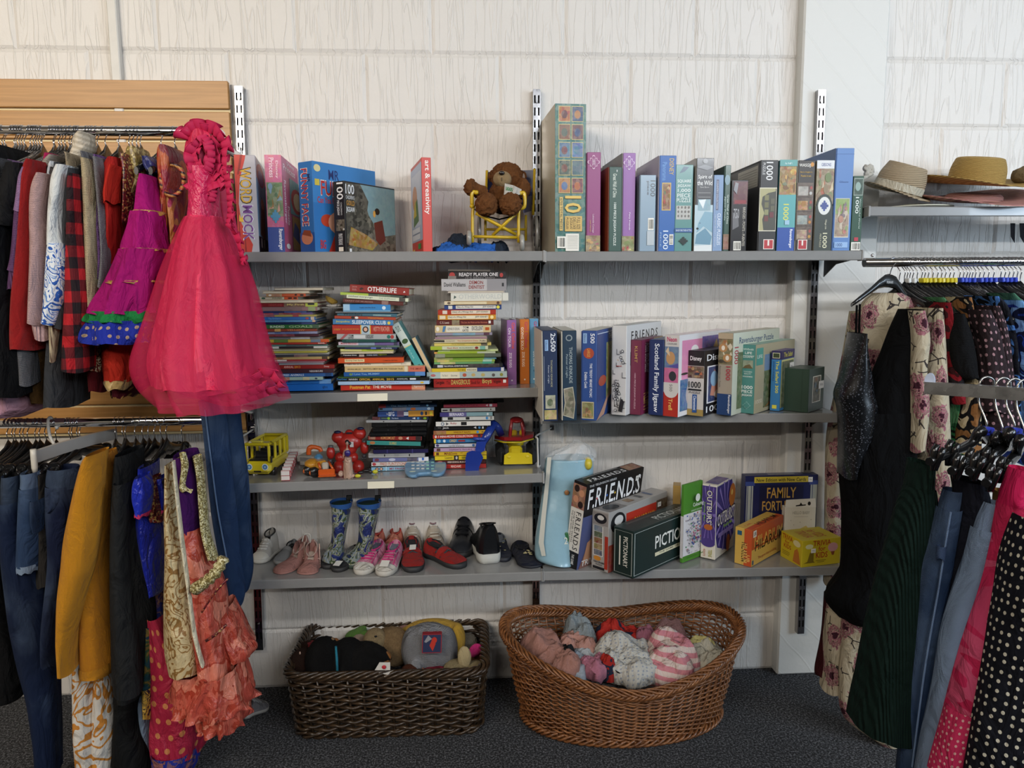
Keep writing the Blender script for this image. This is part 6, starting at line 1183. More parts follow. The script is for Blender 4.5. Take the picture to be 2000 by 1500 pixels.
# right-hand rail
H3 = make_hanger(.085, .42, 'x', thick=.007, slope=.24)
lab3 = 'black hanger without a size marker on the rail under the straw hats'
for px in (1757, 1766, 1775, 1789, 1893, 1905, 1985, 1994):
 p = at(px, 512, RY); place_h(H3, 'H3', (p.x, RY, ZR3), hr.uniform(.15, .35), hr.uniform(-.2, -.05), lab3, 'unmarked black hangers on the rail under the hats')
for colr, nm, pxs in (('#d8d8d4', 'white', (1771, 1783)), ('#cdbb26', 'yellow', (1799, 1806, 1812, 1820, 1830, 1838, 1846, 1855, 1862)), ('#2f44b8', 'blue', (1872, 1880, 1888, 1898, 1912, 1920, 1929, 1940, 1952, 1962, 1970, 1978))):
 Hm = make_hanger(.085, .42, 'x', thick=.007, slope=.24, marker=colr)
 for px in pxs:
  p = at(px, 512, RY); place_h(Hm, nm, (p.x, RY, ZR3), hr.uniform(.15, .35), hr.uniform(-.2, -.05), 'black hanger with a %s size marker on the rail under the hats' % nm, '%s marked hangers on the rail under the hats' % nm)
# the big one facing us
th = thing('clothes_hanger', 'wide black shop hanger facing forward, holding the black sequin dress', 'hanger', at(1736, 545, -.40))
mb = MB().use(WIRE, '#999'); mb.tube(sm([at(1741, 505, -.37), at(1747, 503, -.36), at(1750, 512, -.37), at(1741, 526, -.39), at(1737, 546, -.40)], 5), .0017, 6); mb.build('hook', th)
mb = MB().use(BLK, '#1a1a1b'); rs = []
YH = -.44
for px, py, hh in ((1663, 598, 8), (1680, 586, 11), (1700, 572, 13), (1716, 560, 17), (1728, 556, 24), (1738, 556, 26), (1750, 560, 24), (1762, 576, 20), (1776, 594, 15), (1790, 608, 12), (1801, 619, 9)):
 t = (px-1663)/138; Y = -.47+.08*t; c0 = at(px, py-hh*.3, Y); k = hh*.0008
 rs.append([c0+Vector((0, .006*math.cos(q), k*math.sin(q))) for q in [2*PI*i/8 for i in range(8)]])
mb.rings(rs); mb.build('shoulder_bar', th)
mb = MB().use(CARD, '#9a9a9a'); o = at(1731, 554, -.452); mb.text('PRIMARK', (o, Vector((.022, .003, 0)), Vector((0, 0, .008)), Vector((0, -1, 0))), 0, 0, 1, 1, 0, .003); mb.build('moulded_mark', th)
# near rack hangers with blue 14 markers
for i, (px, py, mx, my) in enumerate(((1925, 750, 1925, 840), (1957, 755, 1956, 850), (1979, 754, 1979, 842), (1999, 760, 1999, 855))):
 P = FA+FD*(.135+i*.045) if False else None
 c0 = at(px, 757+i*2, -1.05-.02*i); bt = at(mx, my, -1.07-.02*i)
 th = thing('clothes_hanger', ['blue marked clip hanger nearest the free end of the near rail', 'second black clip hanger along the near rail, blue 14 marker', 'third black clip hanger along the near rail, blue 14 marker', 'black clip hanger cut by the picture edge on the near rail, blue marker'][i], 'hanger', c0)
 mb = MB().use(m_chrome(.2, (.45, .44, .42, 1), 'dull_wire'), '#999')
 mb.tube(sm([c0+Vector((.02, 0, .0)), c0+Vector((.016, 0, .018)), c0+Vector((0, 0, .024)), c0+Vector((-.014, 0, .012)), c0+Vector((-.014, 0, -.03)), bt+Vector((.0, 0, .02)), bt], 5), .0024, 8); mb.build('hook', th)
 mb = MB().use(m_col('marker_plastic', .35), '#2a38a8'); mb.box(bt-EZ*.002, (.03, .022, .02), Matrix.Rotation(.1, 3, 'Y'), bev=.003)
 mb.color('#141a50'); mb.text('14', (bt+Vector((-.008, -.0115, -.008)), Vector((.014, 0, .0)), Vector((0, 0, .011)), Vector((0, -1, 0))), 0, 0, 1, 1); mb.build('size_marker', th)
 mb = MB().use(BLK, '#141415')
 A_ = at(mx-110+i*12, my+62+i*9, -1.16-.03*i); B_ = at(mx+12, my+22, -1.02)
 mb.tube(sm([A_, A_.lerp(B_, .3)+EZ*.004, A_.lerp(B_, .65)+EZ*.012, A_.lerp(bt, .9)+EZ*.006, B_], 4), [.009]*6+[.011]*6+[.012]*5, 8); mb.build('shoulder_bar', th)
 for j in range(2):
  c1 = A_.lerp(B_, .06+.22*j); mb = MB().use(BLK, '#101011')
  mb.tube([c1+EZ*.035+Vector((.006, 0, 0)), c1+EZ*.02, c1+EZ*.002, c1-EZ*.022], [.006, .008, .007, .005], 8)
  mb.tube([c1+EZ*.03+Vector((.014, -.012, 0)), c1+EZ*.014+Vector((.008, -.01, 0)), c1-EZ*.02+Vector((.002, -.006, 0))], [.0055, .0072, .005], 8); mb.build('clip', th)
# clothes
def drape(mb, rows, Y, depth, n=5, amp=.12, seg=32, seed=0.0, sub=5, flare=0.0, cap=False, open_=False, frill=0.0, cols=None, ang=0.0):
 """a hanging tube of cloth. rows: (py, xl, xr[, Y]) in photo pixels at depth Y; depth = thickness away from the viewer"""
 C_ = []
 for r in rows:
  y = r[3] if len(r) > 3 else Y
  a, b = at(r[1], r[0], y), at(r[2], r[0], y)
  C_.append(((a+b)/2, (b-a).length/2))
 pts = sm([c for c, w in C_], sub); ws = sm([Vector((w, 0, 0)) for c, w in C_], sub)
 N = len(pts); rs = []
 for i, (p, w) in enumerate(zip(pts, ws)):
  t = i/(N-1); a_ = amp*(.35+.65*t)
  d = depth(t) if callable(depth) else depth
  ring = []
  for k in range(seg):
   ph = 2*PI*k/seg
   f = 1+a_*math.sin(n*ph+seed*5+1.3*math.sin(3*t+seed))+.5*a_*math.sin((n*2+1)*ph+seed+4*t)
   f += .10*a_/.12*wob((p.x+math.cos(ph)*.1, p.y+math.sin(ph)*.1, p.z*1.0), 9, seed) if amp else 0
   if frill and t > .8: f += frill*(t-.8)/.2*math.sin(13*ph+seed)
   dx, dy = math.cos(ph)*max(w.x, .002)*f, math.sin(ph)*d/2*f
   q = p+Vector((dx*math.cos(ang)-dy*math.sin(ang), dx*math.sin(ang)+dy*math.cos(ang), .004*math.sin(n*ph+seed)*t))
   ring.append(q)
  rs.append(ring)
 ix = mb.rings(rs, True, cap, cap, True, cols); P_ = PI*(max(w.x for w in ws)+(depth(1) if callable(depth) else depth)/2)*1.1; l_ = 0
 for i, r in enumerate(ix):
  if i: l_ += (pts[i]-pts[i-1]).length
  for k, j in enumerate(r): mb.uv[j] = (P_*k/seg, -l_)
 return rs
def garment(name, label, cat, parts, group=None, origin=None):
 """parts: list of (part name, material, colour, rows, Y, depth, options)"""
 built = []
 lo = None
 for p in parts:
  mb = MB().use(p[1], p[2]); rs = drape(mb, p[3], p[4], p[5], **(p[6] if len(p) > 6 else {})); built.append((p[0], mb))
  q = rs[0][0]
  if lo is None: lo = sum(rs[0], Vector((0, 0, 0)))/len(rs[0])
 th = thing(name, label, cat, lo, group)
 for nm, mb in built: mb.build(nm, th)
 return th
W_, KN, DN, FL, FU, SAT, VEL, RIB, SEQ = [m_cloth(k) for k in ('weave', 'knit', 'denim', 'fleece', 'fur', 'satin', 'velvet', 'rib', 'sequin')]
o = dict
def torso(px, ytop, ybot, Yn=-.36, w=.03, dep=.36, far=8):
 """rows for a body hanging edge-on from the rail at column px"""
 return [(ytop, px-6, px+6), (ytop+22, px-14, px+14), (ytop+90, px-17, px+15), ((ytop+ybot)/2, px-20, px+14), (ybot, px-22, px+16)]
TS = o(n=3, amp=.05)
# upper rail, from the picture edge inwards
garment('t_shirt', 'black T-shirt with short sleeves, furthest out on the upper rail', 'shirt', [
 ('body', W_, '#141416', [(296, 8, 50), (330, 0, 62), (420, -6, 62), (560, 0, 55), (640, -2, 52)], -.42, .3, TS),
 ('sleeve', W_, '#161618', [(322, 22, 60), (350, 12, 62), (385, 0, 52), (415, -6, 44), (440, -4, 34)], -.56, .10, o(n=2, amp=.06))])
garment('dress', 'long plain black dress hanging below the black T-shirt', 'dress', [
 ('skirt', W_, '#101012', [(440, -20, 24), (520, -20, 30), (620, -20, 38), (700, -20, 46), (772, -20, 50)], -.55, .16, o(n=4, amp=.06))])
garment('sweatshirt', 'grey sweatshirt between the black T-shirt and the lilac sweatshirt', 'sweatshirt', [
 ('body', KN, '#55565a', [(318, 12, 40), (345, 4, 44), (470, 14, 44), (600, 26, 50), (676, 30, 62)], -.5, .22, TS),
 ('sleeve', KN, '#6e6e72', [(560, 30, 50), (640, 38, 60), (700, 44, 66), (750, 50, 69)], -.53, .09, o(n=2, amp=.05))])
garment('blouse', 'pale pink blouse whose hem shows lowest on the upper rail', 'blouse', [
 ('body', W_, '#b48a9a', [(700, 30, 62), (748, 10, 80), (786, -10, 100), (808, -25, 62)], -.40, .26, o(n=5, amp=.06, frill=.04))])
garment('sweatshirt', 'two-tone lilac and plum sweatshirt with a ribbed cuff', 'sweatshirt', [
 ('body', KN, '#8e6f98', [(328, 62, 88), (350, 56, 98), (450, 52, 88), (600, 55, 85)], -.40, .28, TS),
 ('upper_sleeve', KN, '#9c7ba4', [(332, 60, 76), (352, 49, 74), (380, 45, 72), (416, 41, 68)], -.55, .11, o(n=2, amp=.04)),
 ('lower_sleeve', KN, '#6c4a72', [(408, 41, 68), (450, 36, 66), (495, 31, 62), (530, 26, 57)], -.55, .10, o(n=2, amp=.06)),
 ('cuff', RIB, '#6a4870', [(527, 25, 56), (545, 23, 54), (567, 22, 50)], -.55, .08, o(n=3, amp=.02))])
garment('jacket', 'bright red jacket behind the pale pink sweatshirt', 'jacket', [
 ('body', FL, '#a21f20', [(322, 84, 106), (345, 72, 108), (430, 66, 100), (560, 52, 96), (640, 46, 94), (679, 46, 92)], -.50, .2, o(n=3, amp=.06)),
 ('collar', FL, '#b8245e', [(304, 98, 118), (322, 94, 122), (342, 96, 116)], -.42, .1, TS)])
garment('sweatshirt', 'pale pink sweatshirt with a long sleeve and ribbed cuff', 'sweatshirt', [
 ('body', KN, '#b98e96', [(336, 92, 112), (360, 80, 116), (470, 82, 104), (600, 85, 102), (660, 85, 98)], -.42, .26, TS),
 ('sleeve', KN, '#c9a7a6', [(342, 84, 104), (366, 72, 102), (405, 68, 97), (480, 68, 98), (560, 67, 93), (632, 64, 92)], -.56, .10, o(n=2, amp=.05)),
 ('cuff', RIB, '#c8a5a4', [(630, 68, 92), (648, 71, 95), (663, 75, 97)], -.56, .07, o(n=2, amp=.02))])
BLUEP = m_pattern('blue_white_print', 'scroll', ['#d8dde2', '#2f5aa8', '#6d90c6'], 16.0, stretch=(1, 1, .7))
garment('shirt', 'white shirt with a blue scroll print', 'shirt', [
 ('body', W_, '#c9ced4', [(326, 128, 146), (350, 118, 150), (450, 112, 140), (600, 102, 130)], -.44, .2, TS),
 ('sleeve', W_, '#cfd3d4', [(326, 120, 146), (352, 110, 140), (400, 104, 134), (440, 102, 130), (482, 100, 136)], -.565, .10, o(n=2, amp=.06)),
 ('printed_sleeve', BLUEP, '#dde', [(476, 102, 135), (510, 98, 139), (560, 95, 137), (600, 93, 126), (632, 91, 117)], -.567, .10, o(n=2, amp=.06))])
STRK = m_pattern('striped_knit', 'stripes', ['#c9bfae', '#b3a896'], 70.0)
garment('jumper', 'cream knitted jumper with a tall rolled neck standing above the rail', 'jumper', [
 ('roll_neck', STRK, '#c9bfae', [(262, 160, 178), (272, 149, 181), (290, 146, 183), (310, 139, 174), (330, 140, 166)], -.42, .09, o(n=3, amp=.03, cap=True)),
 ('body', KN, '#aaa094', [(318, 134, 168), (345, 112, 160), (420, 112, 140), (600, 104, 130)], -.40, .28, TS),
 ('sleeve', KN, '#a49c92', [(330, 120, 142), (345, 108, 136), (380, 105, 122), (460, 102, 116), (600, 101, 114)], -.553, .08, o(n=2, amp=.05)),
 ('cuff', RIB, '#c4b597', [(628, 99, 116), (660, 101, 113), (690, 103, 111), (705, 105, 109)], -.555, .05, o(n=2, amp=.03))])
garment('coat', 'long charcoal wool coat between the printed shirt and the tartan shirt', 'coat', [
 ('body', W_, '#35373b', [(328, 132, 160), (350, 130, 164), (450, 128, 160), (580, 122, 160), (690, 110, 162), (788, 103, 160)], -.46, .2, TS),
 ('sleeve', W_, '#3a3c40', [(332, 136, 160), (360, 130, 154), (450, 128, 148), (560, 126, 142), (640, 112, 136)], -.55, .08, o(n=2, amp=.05))])
garment('jacket', 'brown imitation fur jacket hem under the charcoal coat', 'jacket', [
 ('body', FU, '#7c5a2c', [(660, 84, 112), (712, 73, 106), (760, 75, 106), (783, 78, 108)], -.44, .14, o(n=3, amp=.06))])
PLAID = m_pattern('red_tartan', 'plaid', ['#a81f26', '#5e1a20', '#221a1e'], 17.0)
garment('shirt', 'red and black tartan flannel shirt', 'shirt', [
 ('body', PLAID, '#a22', [(340, 156, 170), (360, 150, 178), (460, 148, 176), (600, 140, 178)], -.44, .22, TS),
 ('sleeve', PLAID, '#a22', [(344, 150, 166), (362, 145, 168), (420, 143, 168), (500, 139, 174), (580, 136, 183), (650, 132, 180), (723, 130, 176)], -.56, .12, o(n=2, amp=.06))])
garment('cardigan', 'cream knitted cardigan with two folded sleeves', 'cardigan', [
 ('body', KN, '#b3a389', [(312, 168, 178), (330, 167, 190), (420, 168, 200), (520, 172, 205), (600, 176, 202), (690, 178, 186)], -.42, .26, TS),
 ('sleeve', KN, '#c2b291', [(312, 167, 180), (335, 167, 188), (400, 169, 192), (480, 172, 192), (560, 176, 194), (600, 180, 196)], -.55, .08, o(n=2, amp=.07)),
 ('sleeve', KN, '#baa987', [(380, 184, 198), (450, 186, 206), (510, 190, 208), (555, 196, 210), (580, 196, 209)], -.52, .08, o(n=2, amp=.05))])
garment('sweatshirt', 'mid grey sweatshirt beside the cream cardigan', 'sweatshirt', [
 ('body', KN, '#77777b', [(308, 190, 204), (330, 190, 212), (430, 196, 214), (520, 198, 220), (566, 200, 216)], -.46, .22, TS),
 ('sleeve', KN, '#808084', [(310, 190, 203), (340, 192, 208), (420, 200, 212), (500, 204, 219), (562, 200, 212)], -.54, .08, o(n=2, amp=.04))])
garment('cardigan', 'lilac cardigan behind the mid grey sweatshirt', 'cardigan', [
 ('body', KN, '#7c5a92', [(312, 208, 222), (335, 206, 226), (430, 212, 228), (500, 216, 232), (548, 214, 226)], -.47, .18, TS)])
SQR = m_pattern('maroon_sequins', 'sequin', ['#5a1a1e', '#8a3a2a', '#3a1216', '#b89a5a', '#6a1a24'], 230.0, rough=.3)
SQG = m_pattern('gold_lace', 'sequin', ['#9a8446', '#6e5a2e', '#bfae74', '#7d6a3a'], 180.0, rough=.35)
garment('blouse', 'scarlet ethnic blouse with sequinned yoke and cap sleeves', 'blouse', [
 ('body', W_, '#9c1f1c', [(318, 236, 262), (345, 220, 268), (400, 222, 262), (470, 226, 256), (520, 232, 252)], -.45, .22, o(n=5, amp=.1)),
 ('sleeve', W_, '#b32a1e', [(326, 222, 236), (350, 214, 232), (380, 209, 230), (398, 212, 228)], -.56, .09, o(n=4, amp=.1)),
 ('sequin_yoke', SQR, '#8a3a2a', [(308, 252, 268), (340, 254, 276), (400, 258, 276), (440, 258, 270)], -.47, .16, o(n=4, amp=.08))])
garment('scarf', 'gold net scarf bunched above the scarlet blouse', 'scarf', [
 ('net', SQG, '#9a8446', [(292, 262, 282), (305, 256, 288), (330, 262, 290), (352, 272, 290), (385, 266, 280), (410, 268, 278)], -.46, .12, o(n=5, amp=.16))])
garment('trousers', 'scarlet child\'s trousers with a cream cuff showing under the blue banded skirt', 'trousers', [
 ('leg', W_, '#a8271a', [(640, 210, 262), (670, 204, 260), (710, 204, 262), (742, 208, 258)], -.48, .1, o(n=4, amp=.07)),
 ('cuff', SAT, '#c2a46a', [(740, 208, 257), (750, 207, 255), (758, 214, 250)], -.48, .1, o(n=4, amp=.05))])
garment('trousers', 'wine red velvet trousers with a jewelled band', 'trousers', [
 ('leg', VEL, '#4a1016', [(560, 186, 206), (640, 180, 204), (700, 178, 206), (762, 180, 212)], -.46, .1, o(n=3, amp=.05)),
 ('jewelled_band', m_pattern('jewels', 'sequin', ['#c9b48a', '#6a2a26', '#8a4a3a', '#e0d3b0', '#4a1a1c'], 260.0, rough=.25), '#a98', [(655, 179, 205), (690, 178, 205), (722, 178, 206)], -.465, .106, o(n=3, amp=.05))])
garment('saree', 'dark maroon saree with gold dots hanging lowest behind the pink dress', 'saree', [
 ('drape', m_pattern('maroon_gold_dots', 'dots', ['#4a0f1c', '#8a6a3a'], 30), '#501', [(560, 240, 300), (660, 215, 300), (730, 214, 310), (772, 222, 268)], -.40, .12, o(n=6, amp=.08))])
MAG = '#a0146c'
def tier_rows(rows): return rows
gth = garment('dress', 'magenta tiered party dress with gold ribbons and a blue brocade hem', 'dress', [
 ('bodice', W_, MAG, [(345, 284, 300), (370, 276, 306), (400, 270, 312), (420, 264, 318)], -.54, .12, o(n=6, amp=.08)),
 ('middle_tier', W_, MAG, [(416, 264, 318), (440, 256, 322), (470, 248, 326), (492, 244, 330)], -.54, .15, o(n=8, amp=.15)),
 ('lower_tier', W_, '#981266', [(488, 243, 330), (530, 228, 330), (570, 212, 326), (612, 190, 322)], -.54, .19, o(n=7, amp=.17)),
 ('green_band', W_, '#1f7a3e', [(606, 189, 324), (616, 186, 322), (628, 185, 320)], -.542, .195, o(n=7, amp=.18)),
 ('brocade_hem', m_pattern('blue_brocade', 'dots', ['#1f2f96', '#a8927e'], 42), '#2a3aa0', [(624, 185, 320), (645, 178, 316), (668, 180, 312)], -.542, .2, o(n=7, amp=.19)),
 ('gold_ribbon', SAT, '#c79a4a', [(414, 263, 319), (417, 262, 319), (420, 262, 320)], -.541, .126, o(n=6, amp=.08)),
 ('gold_ribbon', SAT, '#c79a4a', [(487, 243, 331), (490, 242, 331), (493, 241, 332)], -.541, .156, o(n=8, amp=.15)),
 ('gold_ribbon', SAT, '#c79a4a', [(548, 219, 331), (551, 218, 331), (554, 217, 330)], -.542, .18, o(n=7, amp=.12))])
garment('scarf', 'navy satin scarf top gathered under its black hanger', 'scarf', [
 ('drape', SAT, '#1c1f52', [(312, 284, 306), (330, 292, 312), (350, 296, 316), (400, 304, 320), (470, 312, 326), (545, 314, 328)], -.44, .1, o(n=5, amp=.15)),
 ('knot', SAT, '#222a6a', [(308, 282, 300), (322, 284, 312), (336, 292, 310)], -.50, .07, o(n=5, amp=.15))])
garment('blouse', 'red and gold blouse with a twisted rope neckline', 'blouse', [
 ('body', m_pattern('red_gold_silk', 'blotch', ['#8a1c38', '#a83a2c', '#b0562e', '#7a1830'], 9.0, rough=.4), '#933', [(294, 330, 352), (312, 322, 362), (360, 326, 362), (420, 330, 352), (500, 334, 356)], -.44, .2, o(n=5, amp=.1)),
 ('sash', m_pattern('pink_gold_silk', 'blotch', ['#a01c50', '#b3743a', '#8a1844'], 12.0, rough=.4), '#a25', [(366, 324, 338), (410, 330, 346), (450, 334, 352), (500, 336, 356)], -.50, .06, o(n=3, amp=.1))])
rope = MB().use(m_pattern('rope_trim', 'stripes', ['#b8864a', '#3a1620', '#b0503a'], 60.0, rough=.4), '#b84')
ctr = at(337, 352, -.53)
rope.tube([ctr+Vector((.030*math.cos(a), .01*math.sin(a), .042*math.sin(a))) for a in [2*PI*i/28 for i in range(29)]], .006, 8)
ob = [x for x in bpy.data.objects if x.get('label', '').startswith('red and gold blouse')][0]; rope.build('rope_neckline', ob)
# the pink tulle dress in front
HP = m_pattern('hot_pink_silk', 'blotch', ['#d4224e', '#c81e4a', '#cc2650', '#d62a54'], 2.0, rough=.6)
TUL = m_tulle('pink_tulle', '#cf1c52', .42); TUL2 = m_tulle('pink_organza', '#d4295c', .72)
pk = garment('party_dress', 'hot pink tulle party dress with a ruffled neck at the upper rail end', 'dress', [
 ('bodice', SAT, '#d01a56', [(330, 372, 432), (360, 372, 428), (400, 374, 426), (430, 370, 428)], -.56, .13, o(n=5, amp=.07)),
 ('skirt', HP, '#d81c50', [(424, 368, 430), (470, 352, 444), (540, 336, 468), (620, 322, 486), (690, 312, 500), (748, 316, 512)], -.56, lambda t: .13+.22*t, o(n=9, amp=.09, seg=72, sub=7)),
 ('outer_skirt', TUL, '#d42a60', [(426, 366, 432), (470, 346, 452), (540, 318, 484), (620, 298, 506), (690, 282, 524), (748, 294, 540), (786, 330, 545)], -.56, lambda t: .15+.28*t, o(n=7, amp=.10, seg=72, sub=7, frill=.05)),
 ('outer_skirt', TUL, '#d42a60', [(500, 350, 476), (600, 322, 506), (690, 312, 530), (752, 330, 556)], -.54, lambda t: .15+.22*t, o(n=6, amp=.09, seg=72, sub=7, frill=.06, seed=2.2)),
 ('side_panel', TUL2, '#b81e4c', [(340, 424, 440), (400, 424, 452), (450, 430, 462), (500, 440, 470), (520, 452, 474)], -.50, .06, o(n=4, amp=.15))])
def ruffle(th, path, width, waves, amp, mat, col, name='ruffle', seed=0.0, edge=None):
 """a gathered strip following a 3D path; waves out along it"""
 mb = MB().use(mat, col); P = sm(path, 24); n = len(P); A = []; B = []
 for i, p in enumerate(P):
  t = i/(n-1); d = (P[min(i+1, n-1)]-P[max(i-1, 0)]).normalized(); s = d.cross(Vector((0, 1, 0))).normalized()
  a = t*waves*2*PI+seed; w = width*(1+.25*math.sin(a*.37+seed))
  A.append(p); B.append(p+s*w+Vector((0, amp*math.sin(a), 0))+d*amp*.9*math.cos(a))
 Mi = [a.lerp(b, .5)+Vector((0, -amp*.3, 0)) for a, b in zip(A, B)]
 mb.rings([A, Mi, B], closed=False)
 mb.rings([[x+Vector((0, .0006, 0)) for x in q] for q in (B, Mi, A)], closed=False)
 if edge: mb.color(edge); mb.tube(B, .0011, 5)
 mb.build(name, th)
RF = m_tulle('ruffle_organza', '#c41a50', .88)
for k, (pth, w, wv, am) in enumerate((
 ([(366, 276), (378, 262), (400, 258), (420, 268), (430, 292), (424, 326), (406, 350)], .026, 14, .018), ([(384, 268), (370, 290), (374, 325), (392, 350)], .026, 8, .016),
 ([(392, 284), (380, 305), (386, 335), (400, 345)], -.02, 6, .014), ([(402, 280), (416, 300), (412, 330), (402, 346)], .022, 7, .016),
 ([(372, 350), (392, 362), (415, 356), (430, 344)], -.022, 7, .014), ([(434, 330), (441, 370), (444, 410), (440, 440)], .016, 10, .012), ([(362, 300), (368, 325), (378, 348), (376, 372)], .016, 8, .014), ([(412, 352), (424, 372), (420, 396)], -.016, 6, .012), ([(404, 262), (418, 282), (420, 318), (410, 340)], -.02, 8, .014),
 ([(446, 440), (460, 470), (468, 500), (470, 515)], .014, 6, .012))):
 ruffle(pk, [at(x, y, -.585-.012*(k % 3)) for x, y in pth], w, wv, am, RF, '#cf2a5e', seed=k*1.3, edge='#b01844')
for k, (pth, wv) in enumerate((([(292, 700), (312, 742), (345, 762), (390, 770), (430, 768)], 9), ([(330, 762), (380, 778), (430, 784), (480, 776), (520, 762)], 10), ([(400, 784), (450, 794), (500, 782), (548, 764)], 8), ([(440, 745), (480, 752), (520, 735), (545, 758)], 7))):
 ruffle(pk, [at(x, y, -.64-.02*(k % 2)) for x, y in pth], .02, wv, .016, TUL2, '#d42a60', 'hem_ruffle', seed=k*2.1, edge='#d83468')
gc = MB().use(HP, '#c41a50'); drape(gc, [(256, 384, 404), (264, 372, 416), (290, 364, 428), (320, 366, 428), (348, 374, 424), (360, 380, 420)], -.565, .07, 9, .10, 54, cap=True); gc.build('gathered_collar', pk)
nb = MB().use(m_col('dark_opening', .8), '#7a0e34'); nb.ell(at(394, 308, -.6), (.016, .02, .05)); nb.build('neck_opening_shade', pk)  # dark ellipsoid painted as the shade inside the neck opening
# lower rail
garment('jeans', 'navy skinny jeans with distressed red patches, long legs reaching the frame bottom', 'jeans', [
 ('waist', DN, '#1c2438', [(925, 12, 46), (950, 11, 46), (980, 11, 47)], -.52, .1, o(n=2, amp=.03)),
 ('leg', DN, '#1b2742', [(975, 11, 47), (1060, 11, 54), (1160, 18, 84), (1260, 34, 100), (1360, 60, 106), (1440, 74, 110), (1510, 78, 112)], -.52, .12, o(n=2, amp=.06))])
garment('trousers', 'plain black trousers at the outer end of the lower rail', 'trousers', [
 ('leg', W_, '#0e0e10', [(920, -16, 14), (1050, -14, 16), (1200, -14, 30), (1300, -12, 52), (1350, -4, 50), (1358, 2, 42)], -.47, .12, o(n=2, amp=.05))])
garment('denim_shorts', 'faded blue denim shorts with a frayed hem', 'shorts', [
 ('waistband', DN, '#5b6f8e', [(920, 48, 76), (935, 48, 80), (950, 47, 82)], -.53, .09, o(n=2, amp=.03)),
 ('leg', DN, '#33486a', [(948, 46, 84), (1000, 43, 85), (1060, 40, 84), (1100, 38, 82)], -.53, .1, o(n=2, amp=.05)),
 ('frayed_hem', DN, '#8fa3bd', [(1096, 38, 82), (1104, 38, 82), (1110, 40, 80)], -.53, .1, o(n=9, amp=.05)),
 ('back_pocket', DN, '#2a3b58', [(972, 70, 85), (990, 69, 86), (1015, 70, 86), (1032, 78, 86)], -.54, .09, o(n=2, amp=.02))])
garment('skirt', 'dark brown grey skirt beside the denim shorts', 'skirt', [
 ('body', W_, '#2a2826', [(920, 88, 100), (1000, 86, 104), (1080, 80, 112), (1137, 76, 116)], -.50, .1, o(n=4, amp=.05))])
garment('jeans', 'dark indigo jeans with a curved front pocket next to the mustard fleece', 'jeans', [
 ('waist', DN, '#1c2640', [(912, 98, 150), (930, 94, 160), (948, 94, 160)], -.51, .09, o(n=2, amp=.03)),
 ('leg', DN, '#1a2340', [(944, 94, 158), (1000, 94, 156), (1080, 100, 150), (1160, 96, 128), (1300, 84, 110), (1450, 84, 112), (1510, 82, 112)], -.505, .11, o(n=2, amp=.05)),
 ('front_pocket', DN, '#222e4c', [(952, 106, 140), (970, 106, 138), (984, 107, 128), (992, 108, 114)], -.515, .1, o(n=2, amp=.0))])
garment('child_top', 'pale sage green top hanging behind the dark indigo jeans', 'top', [
 ('body', W_, '#94987c', [(1120, 98, 124), (1200, 98, 126), (1285, 102, 126)], -.47, .08, o(n=3, amp=.04))])
garment('fleece_onesie', 'mustard yellow teddy fleece top with a long sleeve', 'fleece', [
 ('body', FL, '#cf861b', [(884, 196, 212), (910, 192, 220), (1000, 186, 218), (1100, 172, 218), (1200, 164, 218), (1290, 163, 226), (1304, 164, 225)], -.54, .14, o(n=3, amp=.05)),
 ('sleeve', FL, '#d9931f', [(882, 182, 200), (900, 168, 202), (960, 150, 200), (1040, 132, 194), (1100, 125, 184), (1160, 120, 168), (1230, 122, 150), (1290, 127, 146), (1306, 127, 148)], -.62, .12, o(n=3, amp=.05)),
 ('hem', FL, '#d08a1c', [(1286, 162, 226), (1298, 162, 227), (1306, 165, 225)], -.545, .15, o(n=3, amp=.04))])
garment('trousers', 'cream lounge trousers with an orange line print below the mustard fleece', 'trousers', [
 ('leg', m_pattern('orange_line_print', 'scroll', ['#c9c2b8', '#b97a34', '#c9c2b8'], 8.0, stretch=(1, 1, .8)), '#ccc', [(1180, 150, 200), (1260, 146, 204), (1340, 146, 190), (1420, 148, 190), (1510, 154, 200)], -.54, .1, o(n=3, amp=.06)),
 ('leg', m_pattern('orange_line_print', 'scroll', ['#c9c2b8', '#b97a34', '#c9c2b8'], 8.0, stretch=(1, 1, .8)), '#ccc', [(1280, 190, 224), (1340, 186, 224), (1420, 184, 224), (1510, 180, 222)], -.52, .1, o(n=3, amp=.06))])
garment('cardigan', 'long charcoal black cardigan beside the mustard fleece', 'cardigan', [
 ('body', W_, '#1b1c1d', [(880, 240, 266), (905, 234, 272), (1000, 226, 276), (1100, 224, 294), (1200, 224, 304), (1280, 226, 300), (1350, 240, 282)], -.53, .16, o(n=3, amp=.06)),
 ('sleeve', W_, '#202122', [(940, 228, 256), (1040, 221, 252), (1160, 220, 258), (1280, 222, 272), (1352, 226, 276)], -.60, .09, o(n=2, amp=.05))])
garment('leggings', 'black flared leggings below the charcoal cardigan', 'leggings', [
 ('leg', W_, '#121314', [(1330, 226, 284), (1400, 228, 268), (1450, 222, 286), (1510, 214, 300)], -.50, .12, o(n=3, amp=.05))])
garment('jeans', 'pale blue narrow jeans leg showing low behind the black leggings', 'jeans', [
 ('leg', DN, '#7f93ab', [(1320, 268, 284), (1400, 274, 292), (1495, 290, 304)], -.48, .06, o(n=2, amp=.04))])
